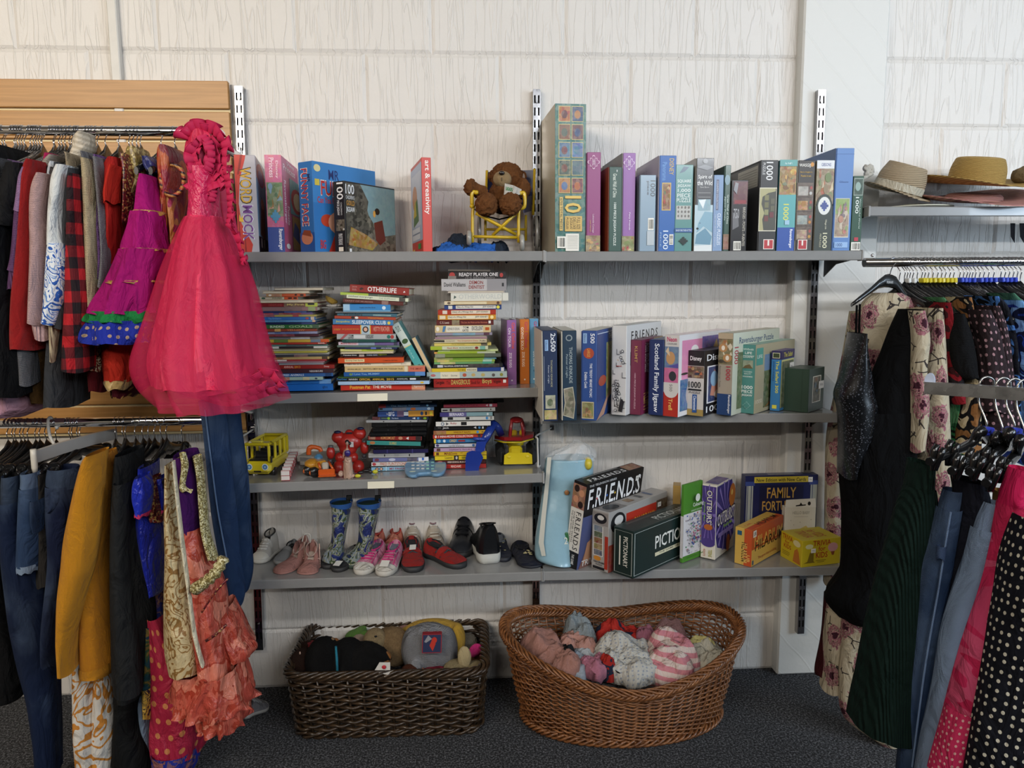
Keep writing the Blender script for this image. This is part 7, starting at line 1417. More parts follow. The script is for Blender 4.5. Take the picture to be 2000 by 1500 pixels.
garment('costume', 'blue satin costume with puffed sleeves and pink piping', 'costume', [
 ('body', SAT, '#14249a', [(905, 282, 300), (960, 276, 306), (1020, 268, 316), (1080, 278, 320), (1140, 300, 322), (1150, 302, 320)], -.50, .14, o(n=4, amp=.08)),
 ('puff_sleeve', SAT, '#1a2eb4', [(928, 270, 286), (945, 262, 296), (970, 261, 297), (990, 268, 294), (1000, 270, 292)], -.58, .09, o(n=6, amp=.08)),
 ('puff_sleeve', SAT, '#1a2eb4', [(930, 310, 324), (950, 312, 330), (975, 311, 332), (992, 312, 330)], -.50, .08, o(n=6, amp=.08)),
 ('pink_piping', W_, '#c23a6a', [(997, 268, 293), (1001, 267, 293), (1004, 269, 292)], -.582, .086, o(n=6, amp=.06)),
 ('pink_piping', W_, '#c23a6a', [(990, 311, 331), (994, 311, 332), (997, 312, 331)], -.502, .084, o(n=6, amp=.06)),
 ('sequin_front', SQR, '#822', [(930, 296, 308), (960, 296, 312), (1000, 294, 318), (1014, 298, 322)], -.53, .08, o(n=3, amp=.06))])
garment('scarf', 'navy and bronze brocade scarf below the blue satin costume', 'scarf', [
 ('drape', m_pattern('navy_brocade', 'blotch', ['#22286a', '#4a3a5a', '#7a5a52', '#1f2560'], 40), '#224', [(1130, 304, 322), (1180, 302, 322), (1220, 308, 322), (1238, 314, 320)], -.50, .06, o(n=3, amp=.06))])
garment('scarf', 'teal and gold bordered scarf end beside the crimson saree', 'scarf', [
 ('drape', m_pattern('teal_gold', 'blotch', ['#1a3c44', '#35482c', '#6b5a2c', '#1a3444'], 25), '#244', [(1220, 288, 300), (1300, 284, 300), (1342, 280, 298)], -.55, .05, o(n=3, amp=.05)),
 ('gold_border', m_pattern('gold_motif', 'scroll', ['#b08d3c', '#1d2030', '#c9a54a'], 30, rough=.35), '#b93', [(1340, 279, 298), (1370, 280, 298), (1397, 282, 297)], -.55, .055, o(n=3, amp=.04))])
garment('saree', 'crimson saree with gold dots and a blue brocade border trailing to the carpet', 'saree', [
 ('drape', m_pattern('crimson_dots', 'dots', ['#a0183a', '#c27a4a'], 22, rough=.6), '#a02', [(1190, 300, 330), (1260, 298, 360), (1340, 298, 396), (1420, 296, 405), (1462, 298, 396)], -.50, .16, o(n=5, amp=.08, sub=6)),
 ('brocade_border', m_pattern('blue_rose_brocade', 'blotch', ['#1d2a86', '#6a4a5e', '#1d2a86', '#8a5a5a'], 26, rough=.5), '#22a', [(1452, 298, 392), (1478, 302, 386), (1512, 300, 372)], -.51, .17, o(n=5, amp=.09))])
CREAMG = m_pattern('gold_vine_brocade', 'scroll', ['#c2ae84', '#8a6534', '#c9b78f'], 15.0, rough=.45, stretch=(1, 1, .9))
garment('embroidered_coat', 'cream brocade coat with a gold vine pattern', 'coat', [
 ('body', CREAMG, '#c9b68a', [(900, 336, 342), (950, 332, 346), (1020, 328, 354), (1100, 326, 372), (1200, 324, 388), (1270, 326, 402), (1306, 334, 396)], -.63, .12, o(n=4, amp=.05, seg=40)),
 ('edge_piping', SAT, '#d6ccb0', [(900, 337, 341), (960, 342, 348), (1060, 352, 360), (1160, 366, 373), (1240, 376, 384), (1300, 392, 399)], -.69, .02, o(n=2, amp=0.0))])
COR = m_pattern('coral_silk', 'blotch', ['#b34a3c', '#c25e4c', '#a8402f', '#d07a64'], 14.0, rough=.32)
lg = garment('lehenga_dress', 'coral frilled dress with a purple bodice and gold embroidery', 'dress', [
 ('bodice', VEL, '#3d1450', [(884, 346, 380), (920, 346, 392), (970, 350, 396), (1032, 362, 396)], -.57, .14, o(n=3, amp=.04)),
 ('gold_trim', m_pattern('gold_beading', 'sequin', ['#b8ad7a', '#8a7c4a', '#d8d0a8', '#6a5c34'], 300, rough=.3), '#bb8', [(890, 378, 392), (930, 386, 398), (990, 390, 404), (1040, 396, 408), (1090, 408, 424)], -.60, .05, o(n=3, amp=.1)),
 ('gold_trim', m_pattern('gold_beading', 'sequin', ['#b8ad7a', '#8a7c4a', '#d8d0a8', '#6a5c34'], 300, rough=.3), '#bb8', [(884, 350, 362), (910, 354, 368), (950, 350, 362), (960, 356, 376)], -.64, .02, o(n=3, amp=.1)),
 ('skirt', COR, '#c2583f', [(1026, 362, 396), (1080, 368, 408), (1140, 372, 434), (1200, 378, 444), (1260, 392, 452), (1310, 396, 462)], -.58, lambda t: .12+.1*t, o(n=6, amp=.09, seg=48)),
 ('frill', COR, '#b34c38', [(1180, 430, 452), (1210, 430, 470), (1240, 432, 484), (1262, 436, 498), (1275, 440, 494)], -.54, .14, o(n=8, amp=.12, frill=.1)),
 ('frill', COR, '#b34c38', [(1290, 400, 470), (1320, 380, 480), (1350, 350, 490), (1368, 344, 494)], -.58, .24, o(n=10, amp=.11, frill=.12, seg=60)),
 ('frill', COR, '#ad4633', [(1345, 380, 480), (1375, 388, 486), (1400, 398, 484)], -.57, .22, o(n=10, amp=.12, frill=.12, seg=60)),
 ('frill', COR, '#b34c38', [(1310, 346, 400), (1340, 336, 404), (1366, 338, 400)], -.62, .1, o(n=9, amp=.12, frill=.1))])
m = MB().use(m_pattern('gold_beading', 'sequin', ['#b8ad7a', '#8a7c4a', '#d8d0a8', '#6a5c34'], 300, rough=.3), '#bb8')
m.tube(sm([at(438, 1088, -.69), at(420, 1120, -.7), at(394, 1142, -.7), at(382, 1150, -.69)], 5), [.012+.006*(i % 2) for i in range(16)], 8); m.build('embroidered_band', lg)
m = MB().use(SQR, '#333'); m.tube(sm([at(445, 1130, -.69), at(418, 1160, -.7), at(394, 1196, -.7)], 5), .003, 6); m.tube(sm([at(442, 1220, -.69), at(420, 1240, -.7), at(402, 1252, -.7)], 5), .004, 6); m.build('beaded_cord', lg)
garment('jeans', 'mid blue jeans folded over the curved end of the lower rail', 'jeans', [
 ('leg', DN, '#2a4064', [(782, 388, 434), (830, 396, 444), (900, 404, 450), (1000, 414, 462), (1090, 430, 470), (1150, 444, 478), (1178, 456, 474)], -.40, .07, o(n=2, amp=.04)),
 ('leg', DN, '#243a5c', [(790, 430, 468), (840, 436, 472), (930, 444, 484), (1040, 454, 490), (1110, 462, 494), (1150, 466, 486)], -.36, .07, o(n=2, amp=.04)),
 ('pressed_seam', DN, '#6a82a6', [(800, 399, 402), (900, 411, 414), (1000, 424, 427), (1090, 441, 444)], -.437, .006, o(n=2, amp=0))])
# rail under the hats
FLR = m_pattern('cream_rose_print', 'floral', ['#b4a992', '#9c6670', '#3c1c28', '#3a3432'], 9.0, seed=1.3)
garment('jumpsuit', 'cream crinkle jumpsuit with dusty rose flowers, behind the black sequin dress', 'jumpsuit', [
 ('body', FLR, '#bbb', [(572, 1712, 1752), (600, 1682, 1790), (700, 1678, 1796), (850, 1672, 1786), (1000, 1660, 1790), (1190, 1650, 1780)], -.37, .12, o(n=4, amp=.04, seg=40)),
 ('sleeve', FLR, '#bbb', [(608, 1662, 1690, -.3), (680, 1650, 1680, -.22), (760, 1634, 1670, -.14), (850, 1616, 1652), (960, 1613, 1650), (1060, 1612, 1646), (1140, 1610, 1640)], -.11, .07, o(n=3, amp=.05)),
 ('leg', FLR, '#bbb', [(1150, 1622, 1690), (1240, 1612, 1660), (1300, 1612, 1648), (1345, 1606, 1645)], -.40, .1, o(n=3, amp=.05)),
 ('leg', FLR, '#bbb', [(1160, 1646, 1760), (1260, 1644, 1756), (1340, 1640, 1756), (1400, 1652, 1754), (1450, 1716, 1750)], -.46, .12, o(n=4, amp=.05))])
garment('shirt', 'long dark red shirt showing only as a strip beside the jumpsuit legs', 'shirt', [
 ('body', W_, '#3a1216', [(1160, 1612, 1624), (1240, 1606, 1618), (1300, 1594, 1610), (1318, 1594, 1604)], -.36, .05, o(n=2, amp=.04))])
bd = garment('evening_dress', 'black velvet wrap dress with a sequinned side and thin straps', 'dress', [
 ('velvet_side', VEL, '#060607', [(604, 1762, 1796), (640, 1744, 1794), (690, 1724, 1790), (740, 1704, 1786), (820, 1690, 1784), (900, 1690, 1782)], -.52, .10, o(n=3, amp=.04)),
 ('skirt', VEL, '#060607', [(800, 1640, 1785), (900, 1640, 1786), (1000, 1646, 1784), (1100, 1645, 1765), (1130, 1634, 1755), (1166, 1612, 1740), (1204, 1640, 1730)], -.50, .16, o(n=6, amp=.04, seg=48)),
 ('strap', VEL, '#0a0a0b', [(596, 1672, 1675), (630, 1671, 1674), (660, 1670, 1674)], -.49, .01, o(n=2, amp=0)),
 ('strap', VEL, '#0a0a0b', [(594, 1678, 1681), (630, 1677, 1680), (670, 1676, 1680)], -.49, .01, o(n=2, amp=0))])
m = MB().use(m_pattern('jet_sequins', 'sequin', ['#08090b', '#101114', '#15161a', '#0a0b0d', '#0d0e11', '#08090b', '#101114', '#0a0b0d', '#0d0e11', '#4c4e54'], 330, rough=.25), '#15161a'); drape(m, [(650, 1668, 1680), (690, 1656, 1688), (730, 1646, 1698), (770, 1632, 1704), (800, 1638, 1710), (850, 1642, 1700), (900, 1644, 1672), (930, 1646, 1660)], -.53, .11, 3, .04); m.build('sequin_panel', bd)  # the one lighter grey paints sparkle among the black sequins
garment('dress', 'cream rose print dress with flared sleeve, next to the wide shop hanger', 'dress', [
 ('body', FLR, '#bbb', [(600, 1786, 1812), (650, 1782, 1822), (740, 1780, 1830), (860, 1782, 1838), (960, 1782, 1838), (1060, 1780, 1830)], -.47, .2, o(n=3, amp=.05)),
 ('sleeve', FLR, '#bbb', [(606, 1780, 1800), (660, 1778, 1812), (720, 1778, 1806), (800, 1780, 1812), (880, 1778, 1800)], -.57, .07, o(n=3, amp=.05))])
garment('blouse', 'black blouse with blood red flowers on the hat shelf rail', 'blouse', [
 ('body', m_pattern('black_red_bloom', 'blotch', ['#141214', '#1b1416', '#7c1620', '#3a1418'], 9), '#300', [(590, 1818, 1836), (630, 1822, 1846), (700, 1830, 1860), (760, 1836, 1868), (784, 1846, 1862)], -.50, .14, o(n=3, amp=.06))])
garment('dress', 'emerald green leaf print dress with a striped hem', 'dress', [
 ('body', m_pattern('green_leaf', 'blotch', ['#1c4430', '#2f6a44', '#5a9468', '#123022'], 7, stretch=(1, 1, .4)), '#253', [(580, 1806, 1822), (620, 1830, 1856), (700, 1842, 1862), (780, 1840, 1864), (830, 1840, 1866)], -.44, .14, o(n=3, amp=.05)),
 ('striped_hem', m_pattern('green_stripe', 'stripes', ['#2f7a48', '#101a14'], 60), '#263', [(828, 1840, 1866), (860, 1840, 1869), (882, 1842, 1868)], -.44, .14, o(n=3, amp=.05))])
garment('t_shirt', 'black textured T-shirt with a beaded short sleeve', 'shirt', [
 ('body', KN, '#111113', [(596, 1856, 1876), (640, 1852, 1890), (700, 1856, 1900), (760, 1862, 1900), (850, 1866, 1900)], -.47, .16, TS),
 ('sleeve', KN, '#161618', [(612, 1852, 1872), (650, 1850, 1890), (700, 1854, 1902), (728, 1862, 1904), (738, 1876, 1902)], -.55, .09, o(n=3, amp=.05))])
garment('blouse', 'cream blouse with black and tan animal print', 'blouse', [
 ('body', m_pattern('animal_print', 'blotch', ['#c3b08a', '#c9b998', '#161416', '#8a5f38'], 13), '#cba', [(580, 1862, 1878), (612, 1866, 1886), (680, 1880, 1890), (760, 1874, 1900), (850, 1868, 1904), (882, 1872, 1902)], -.50, .12, o(n=3, amp=.06))])
garment('blouse', 'dark plum crinkled blouse with dusty pink spots', 'blouse', [
 ('body', m_pattern('plum_spots', 'dots', ['#2c2226', '#a8848c'], 42), '#322', [(596, 1896, 1916), (640, 1900, 1934), (720, 1908, 1946), (790, 1904, 1960), (860, 1902, 1972)], -.50, .2, o(n=5, amp=.07)),
 ('sleeve', m_pattern('plum_spots', 'dots', ['#2c2226', '#a8848c'], 42), '#322', [(604, 1898, 1920), (660, 1906, 1944), (740, 1914, 1962), (800, 1914, 1968)], -.57, .1, o(n=5, amp=.06))])
garment('blouse', 'black blouse with cornflower blue blooms', 'blouse', [
 ('body', m_pattern('cornflower_bloom', 'blotch', ['#14161e', '#191c26', '#4a7cc2', '#10131a'], 15), '#124', [(578, 1900, 1930), (600, 1920, 1950), (650, 1940, 1962), (720, 1950, 1966), (860, 1952, 1968)], -.50, .14, o(n=3, amp=.05))])
garment('dress', 'sky blue to royal blue watercolour dress', 'dress', [
 ('body', m_pattern('watercolour_blue', 'blotch', ['#4a78b8', '#2c48a8', '#6a98c8', '#20348c'], 5), '#48c', [(586, 1952, 1972), (620, 1960, 1986), (700, 1962, 1990), (760, 1964, 1994), (900, 1966, 2004)], -.50, .14, o(n=4, amp=.06))])
garment('dress', 'navy dress with large swirling blue outlines at the picture edge', 'dress', [
 ('body', m_pattern('swirl_blue', 'scroll', ['#141c40', '#7aa2dc', '#1f3c9c'], 5), '#124', [(600, 1968, 1990), (650, 1976, 2010), (760, 1984, 2030), (900, 1986, 2040)], -.54, .14, o(n=3, amp=.05))])
garment('blouse', 'soft green chiffon blouse sloping out of the picture under the straw hats', 'blouse', [
 ('body', W_, '#4c7a62', [(572, 1944, 1960), (596, 1960, 1990), (630, 1980, 2016), (700, 1990, 2030)], -.46, .12, o(n=3, amp=.06))])
# the near rack
garment('skirt', 'dark green corduroy skirt flaring at the end of the near rack', 'skirt', [
 ('waistband', RIB, '#10241f', [(902, 1786, 1812), (925, 1782, 1812), (955, 1776, 1812)], -1.06, .1, o(n=3, amp=.03)),
 ('body', RIB, '#0f231e', [(950, 1776, 1815), (1000, 1758, 1820), (1080, 1736, 1818), (1200, 1706, 1800), (1320, 1686, 1785), (1412, 1669, 1775)], -1.06, lambda t: .1+.1*t, o(n=5, amp=.05, seg=40))])
garment('jeans', 'washed mid blue jeans with a coin pocket on the near rack', 'jeans', [
 ('waistband', DN, '#223350', [(956, 1846, 1876), (975, 1840, 1874), (995, 1834, 1870)], -1.13, .05, o(n=2, amp=.03)),
 ('leg', DN, '#213452', [(990, 1834, 1872), (1060, 1816, 1862), (1110, 1802, 1856), (1200, 1790, 1842), (1300, 1776, 1826), (1400, 1764, 1812), (1512, 1752, 1800)], -1.13, .07, o(n=2, amp=.05)),
 ('side_seam', DN, '#6f86a8', [(1000, 1856, 1858), (1060, 1846, 1848), (1150, 1832, 1834), (1300, 1806, 1808), (1500, 1780, 1782)], -1.167, .005, o(n=2, amp=0)),
 ('coin_pocket', DN, '#24365a', [(1066, 1832, 1846), (1078, 1830, 1846), (1092, 1830, 1844)], -1.165, .02, o(n=2, amp=0))])
garment('trousers', 'inky navy trousers between the two pairs of jeans on the near rack', 'trousers', [
 ('leg', W_, '#12141e', [(936, 1868, 1910), (975, 1870, 1924), (1060, 1860, 1912), (1180, 1836, 1880), (1320, 1812, 1850), (1512, 1792, 1830)], -1.14, .09, o(n=3, amp=.05))])
garment('jeans', 'light stonewashed jeans on the near rack', 'jeans', [
 ('waistband', DN, '#7d90ac', [(980, 1924, 1952), (1005, 1914, 1948), (1035, 1904, 1940)], -1.19, .05, o(n=2, amp=.03)),
 ('leg', DN, '#8094b0', [(1030, 1903, 1940), (1090, 1890, 1922), (1160, 1866, 1902), (1240, 1844, 1880), (1340, 1828, 1862), (1430, 1806, 1846), (1512, 1790, 1832)], -1.19, .07, o(n=2, amp=.05))])
garment('trousers', 'tan brown trousers seen as a narrow strip behind the light jeans', 'trousers', [
 ('leg', W_, '#7c5a2e', [(958, 1946, 1972), (1040, 1936, 1966), (1150, 1900, 1940), (1300, 1860, 1890)], -1.15, .05, o(n=2, amp=.04))])
garment('trousers', 'black trousers seen between the light jeans and the pink ones', 'trousers', [
 ('leg', W_, '#141518', [(1080, 1922, 1960), (1200, 1880, 1930), (1350, 1850, 1890), (1512, 1822, 1860)], -1.17, .07, o(n=2, amp=.04))])
PT = m_pattern('pink_bandana', 'dots', ['#bf2d58', '#d8a8a4'], 70, seed=.4)
garment('trousers', 'raspberry pink bandana print trousers on the near rack', 'trousers', [
 ('waist', W_, '#c01e52', [(914, 1980, 2010), (960, 1962, 2000), (990, 1960, 1998)], -1.24, .06, o(n=3, amp=.07)),
 ('leg', m_pattern('pink_bands', 'blotch', ['#bd4066', '#b92753', '#c04a6c', '#b2224c'], 4.0, stretch=(1, 1, 2)), '#c35', [(985, 1960, 1998), (1060, 1944, 1990), (1150, 1922, 1970), (1250, 1888, 1945), (1350, 1862, 1925), (1430, 1842, 1910), (1512, 1822, 1896)], -1.24, .08, o(n=3, amp=.05)),
 ('bandana_cuff', PT, '#c35', [(1380, 1855, 1918), (1440, 1838, 1906), (1512, 1820, 1898)], -1.245, .084, o(n=3, amp=.05))])
garment('dress', 'navy dress with small cream polka dots at the picture edge', 'dress', [
 ('skirt', m_pattern('navy_polka', 'dots', ['#11131c', '#c9c5b4'], 52), '#112', [(1010, 2000, 2080), (1100, 1972, 2080), (1200, 1952, 2080), (1320, 1926, 2070), (1420, 1904, 2060), (1512, 1884, 2050)], -1.3, .18, o(n=4, amp=.04, seg=48))])
# baskets
def wicker_mat(name, c0, c1, rough=.38):
 t = NT(name)
 n = t.n('ShaderNodeTexNoise', Vector=t.coords((1, 1, 3)), Scale=40.0, Detail=4.0)
 t.set(Base_Color=t.ramp(n.outputs[0], [(.3, hx(c0)), (.7, hx(c1))]), Roughness=rough); t.b.inputs['Coat Weight'].default_value = .15
 t.bump(n.outputs[0], .3, .004); return t.m
def weave(mb, path, z0f, z1f, rows, stakes, r, amp, lean=None, seg=6):
 """path(u)->(x,y) closed loop, rows of rods passing in front of and behind the stakes"""
 n = stakes*6
 for k in range(rows):
  v = (k+.5)/rows; pts = []
  for i in range(n):
   u = i/n; x, y, nx, ny = path(u, v); ph = stakes*PI*u+(PI if k % 2 else 0)
   o = amp*math.sin(ph)
   pts.append(Vector((x+nx*o, y+ny*o, z0f(u)+(z1f(u)-z0f(u))*v+.0015*math.sin(ph*2))))
  pts.append(pts[0]); mb.tube(pts, r, seg, False, .8)
def border(mb, path, zf, r, strands, turns, v=1.0, n=160, out=0.0, rr=.5):
 for s in range(strands):
  pts = []
  for i in range(n+1):
   u = (i % n)/n; x, y, nx, ny = path(u, v); a = 2*PI*(turns*i/n+s/strands)
   pts.append(Vector((x+nx*(out+r*math.cos(a)), y+ny*(out+r*math.cos(a)), zf(u)+r*math.sin(a)*.8)))
  mb.tube(pts, r*rr, 6, False)
def rrect(cx, cy, w0, d0, w1, d1, rot, rad=.06):
 def f(u, v):
  w, d = (w0+(w1-w0)*v)/2, (d0+(d1-d0)*v)/2; r = rad
  L = [2*(w-r), PI*r/2, 2*(d-r), PI*r/2]*2; T_ = sum(L); s = (u*T_+(w-r)) % T_; k = 0
  while s > L[k]: s -= L[k]; k += 1
  if k == 0: p = (-w+r+s, -d); n = (0, -1)
  elif k == 1: a = -PI/2+s/r; p = (w-r+r*math.cos(a), -d+r+r*math.sin(a)); n = (math.cos(a), math.sin(a))
  elif k == 2: p = (w, -d+r+s); n = (1, 0)
  elif k == 3: a = s/r; p = (w-r+r*math.cos(a), d-r+r*math.sin(a)); n = (math.cos(a), math.sin(a))
  elif k == 4: p = (w-r-s, d); n = (0, 1)
  elif k == 5: a = PI/2+s/r; p = (-w+r+r*math.cos(a), d-r+r*math.sin(a)); n = (math.cos(a), math.sin(a))
  elif k == 6: p = (-w, d-r-s); n = (-1, 0)
  else: a = PI+s/r; p = (-w+r+r*math.cos(a), -d+r+r*math.sin(a)); n = (math.cos(a), math.sin(a))
  c, s_ = math.cos(rot), math.sin(rot)
  return cx+p[0]*c-p[1]*s_, cy+p[0]*s_+p[1]*c, n[0]*c-n[1]*s_, n[0]*s_+n[1]*c
 return f
FL_, FR_ = atz(572, 1452, 0), atz(938, 1441, 0)
HB = .235
BLr = atz(612, 1224, HB); BRr = atz(925, 1207, HB)
wd = (FR_-FL_).length; rot = math.atan2(FR_.y-FL_.y, FR_.x-FL_.x)
fwd = Vector((-math.sin(rot), math.cos(rot), 0))
dp = ((BLr+BRr)/2-(FL_+FR_)/2).dot(fwd)+.0
c_ = (FL_+FR_)/2+fwd*dp/2
th = thing('wicker_basket', 'dark brown rectangular wicker basket full of soft toys on the carpet', 'basket', (c_.x, c_.y, 0))
P1 = rrect(c_.x, c_.y, wd, dp-.05, wd+.035, dp+.01, rot)
DK = wicker_mat('dark_wicker', '#1a130d', '#4a3826', .3)
m = MB().use(DK, '#3a2c1e'); weave(m, P1, lambda u: .012, lambda u: HB-.004, 16, 40, .0072, .0065); m.build('woven_side', th)
m = MB().use(DK, '#3a2c1e')
for i in range(40):
 u = (i+.5)/40; a, b = P1(u, 0), P1(u, 1); m.tube([(a[0], a[1], .0), (b[0], b[1], HB-.01)], .004, 6)
m.build('stake', th)
m = MB().use(DK, '#3a2c1e'); border(m, P1, lambda u: HB-.004, .013, 5, 13, rr=.45); m.build('plaited_rim', th)
m = MB().use(DK, '#3a2c1e'); border(m, P1, lambda u: .012, .011, 3, 14, 0.0); m.build('foot_border', th)
m = MB().use(DK, '#2a2018'); m.poly([(P1(i/40, 0)[0], P1(i/40, 0)[1], .008) for i in range(40)]); m.prism([(P1(i/40, 0)[0], P1(i/40, 0)[1], .004) for i in range(40)], (0, 0, .006)); m.build('woven_base', th)
# the oval pet-bed basket
L2, R2_ = atz(1040, 1390, .0), atz(1432, 1385, .0); F2 = atz(1230, 1459, 0)
cx2 = (atz(1036, 1380, .1).x+atz(1424, 1380, .1).x)/2; a2 = (atz(1424, 1395, 0).x-atz(1042, 1395, 0).x)/2; b2_ = .195
cy2 = F2.y+b2_
def P2(u, v):
 a = 2*PI*u-PI/2; k = 1+.165*v+.02*math.sin(v*PI); A, B = a2*k, b2_*(1+.2*v)
 if v > .9: A += .01; B += .006
 x, y = cx2+A*math.cos(a), cy2+B*math.sin(a); n = Vector((math.cos(a)/A, math.sin(a)/B)).normalized(); return x, y, n.x, n.y
def ztop2(u):
 a = 2*PI*u-PI/2; c2 = math.cos(a)
 return .215+.115*abs(c2)**1.6+(.05 if math.sin(a) > 0 else 0)*math.sin(a)
th2 = thing('wicker_basket', 'honey brown oval wicker basket with high ends, filled with baby clothes', 'basket', (cx2, cy2, 0))
HN = wicker_mat('honey_wicker', '#54301a', '#96623a', .3)
m = MB().use(HN, '#96602f'); weave(m, P2, lambda u: .012, lambda u: ztop2(u)-.03, 27, 62, .0042, .0045, seg=5); m.build('woven_side', th2)
m = MB().use(HN, '#96602f')
for i in range(62):
 u = (i+.5)/62; m.tube([(P2(u, v)[0], P2(u, v)[1], ztop2(u)*v) for v in (0, .35, .7, .96)], .0027, 5)
m.build('stake', th2)
m = MB().use(HN, '#96602f'); border(m, P2, lambda u: ztop2(u)-.016, .016, 7, 22, n=300, rr=.28); border(m, P2, lambda u: ztop2(u)-.004, .011, 5, -18, n=300, out=.006, rr=.36); m.build('plaited_rim', th2)
m = MB().use(HN, '#96602f'); border(m, P2, lambda u: .014, .011, 4, 20, 0.0, n=240, out=.004, rr=.42); m.build('foot_border', th2)
m = MB().use(HN, '#7a4c25'); m.prism([(P2(i/48, 0)[0], P2(i/48, 0)[1], .004) for i in range(48)], (0, 0, .006)); m.build('woven_base', th2)
# soft shapes
def blob(name, parent, parts, mat, col, vox=.006, rough=.0, label=None):
 """ellipsoids fused into one skin: parts = [(centre, sizes, (rx,ry,rz))]"""
 mb = MB().use(mat, col)
 for p in parts:
  r_ = Matrix.Identity(3)
  if len(p) > 2:
   from mathutils import Euler
   r_ = Euler(p[2]).to_matrix()
  mb.ell(p[0], p[1], r_, 18, 12)
 o = mb.build(name, parent)
 me = o.data; md = o.modifiers.new('r', 'REMESH'); md.mode = 'VOXEL'; md.voxel_size = vox; md.use_smooth_shade = True
 s = o.modifiers.new('s', 'SMOOTH'); s.factor = .6; s.iterations = 4
 dg = bpy.context.evaluated_depsgraph_get(); nm = bpy.data.meshes.new_from_object(o.evaluated_get(dg)); o.modifiers.clear()
 o.data = nm; bpy.data.meshes.remove(me); nm.name = name
 if rough:
  for v in nm.vertices: v.co += v.normal*rough*(mnoise.noise(v.co*160)+.6*mnoise.noise(v.co*60))
 if 'Col' in nm.color_attributes: nm.color_attributes.remove(nm.color_attributes['Col'])
 ca = nm.color_attributes.new('Col', 'FLOAT_COLOR', 'CORNER'); c = hx(col); ca.data.foreach_set('color', list(c)*len(nm.loops))
 if label: o['label'] = label
 return o
def E_(x, y, Y, dx, dy=None, dz=None, r=(0, 0, 0)):
 """ellipsoid placed by photo pixel and depth, sizes in metres"""
 return (at(x, y, Y), (dx, dy or dx, dz or dx), r)
def crumple(mb, c, w, d, h, seed, n=26, lift=.5):
 """a crumpled heap of cloth around c"""
 rs = []; c = Vector(c)
 for j in range(13):
  t = j/12; a = t*PI/2; rr_ = math.cos(a)**.8 if j < 12 else .001; ring = []
  for i in range(n*2):
   ph = 2*PI*i/(n*2); q = (math.cos(ph)*rr_*1.5+seed, math.sin(ph)*rr_*1.5, t*1.6+seed)
   f = 1+.3*wob(q, .8, seed)+.07*abs(wob(q, 2.2, seed+3))
   ring.append(c+Vector((w/2*rr_*math.cos(ph)*f, d/2*rr_*math.sin(ph)*f, h*math.sin(a)**.8*(1+.45*wob(q, .8, seed+9))-.022*abs(wob(q, 1.9, seed))-(.0 if j else .02))))
  rs.append(ring)
 for r in mb.rings(rs):
  for j in r: mb.uv[j] = (mb.v[j].x, mb.v[j].y+mb.v[j].z)
YB = c_.y
def zb(px, py, Y): return at(px, py, Y)
# soft toys in the dark basket
def toy(label, cat='soft toy', name='soft_toy', at_=(600, 1300, -.3)):
 return thing(name, label, cat, at(*at_))
Yf_ = FL_.y
y1, y2, y3 = Yf_+.09, Yf_+.2, Yf_+.31
t = toy('brown monkey soft toy with a red cap in the dark basket', at_=(600, 1290, y2))
blob('body', t, [E_(595, 1300, y1+.02, .11, .1, .12), E_(602, 1272, y2, .09, .09, .07)], FU, '#3a2218', rough=.003)
blob('cap', t, [E_(608, 1260, y2, .055, .06, .025)], FL, '#8c1f28'); blob('ear_tag', t, [E_(586, 1276, y1, .012, .006, .022)], W_, '#d8b8a8', .004)
t = toy('black plush penguin with tan face and blue collar lying in the dark basket', at_=(690, 1300, y1))
blob('body', t, [E_(634, 1290, y1, .13, .15, .16), E_(680, 1290, y1, .12, .16, .15), E_(650, 1310, y1, .16, .14, .1)], FU, '#0b0b0d', rough=.002)
blob('face_patch', t, [E_(655, 1259, y1+.02, .03, .05, .045)], FL, '#a8672e', .005); blob('fringe', t, [E_(649, 1256, y1+.01, .02, .04, .04)], FU, '#c9a984', .005, .002)
m = MB().use(W_, '#2a7890'); m.tube(sm([at(656, 1262, y1-.07), at(658, 1290, y1-.09), at(659, 1318, y1-.07)], 5), .004, 6); m.build('collar', t)
t = toy('black plush puppy with a tan muzzle and white paper tag in the dark basket', at_=(720, 1310, y1-.02))
blob('body', t, [E_(715, 1290, y1-.01, .16, .14, .12, (0, .3, 0)), E_(698, 1318, y1-.02, .2, .1, .06), E_(738, 1272, y1-.03, .11, .06, .035, (0, .6, 0))], FU, '#0c0c0e', rough=.002)
blob('muzzle', t, [E_(752, 1284, y1-.03, .045, .04, .045)], FL, '#9a6430', .005)
m = MB().use(CARD, '#d2cfc8'); a, b = at(732, 1305, y1-.09), at(762, 1293, y1-.1); m.prism([at(732, 1309, y1-.1), at(762, 1309, y1-.1), at(762, 1294, y1-.1), at(741, 1294, y1-.1)], (0, .002, 0)); m.color('#b8323c'); m.ell(at(750, 1303, y1-.103), (.014, .004, .014)); m.build('paper_tag', t)
m = MB().use(CARD, '#dddad4'); m.prism([at(734, 1314, y1-.1), at(757, 1318, y1-.12), at(770, 1311, y1-.1), at(745, 1308, y1-.08)], (0, 0, .002)); m.build('care_tag', t)
t = toy('green frog soft toy behind the black penguin', at_=(700, 1250, y3))
blob('body', t, [E_(700, 1243, y3, .1, .08, .05), E_(700, 1233, y3, .07, .05, .025, (0, -.5, 0)), E_(714, 1246, y3-.03, .05, .05, .06)], FL, '#5f8a3e'); blob('snout', t, [E_(702, 1252, y3-.05, .06, .05, .05)], FL, '#c2aa98')
t = toy('cream teddy bear lying on its back near the middle of the dark basket', at_=(740, 1260, y2))
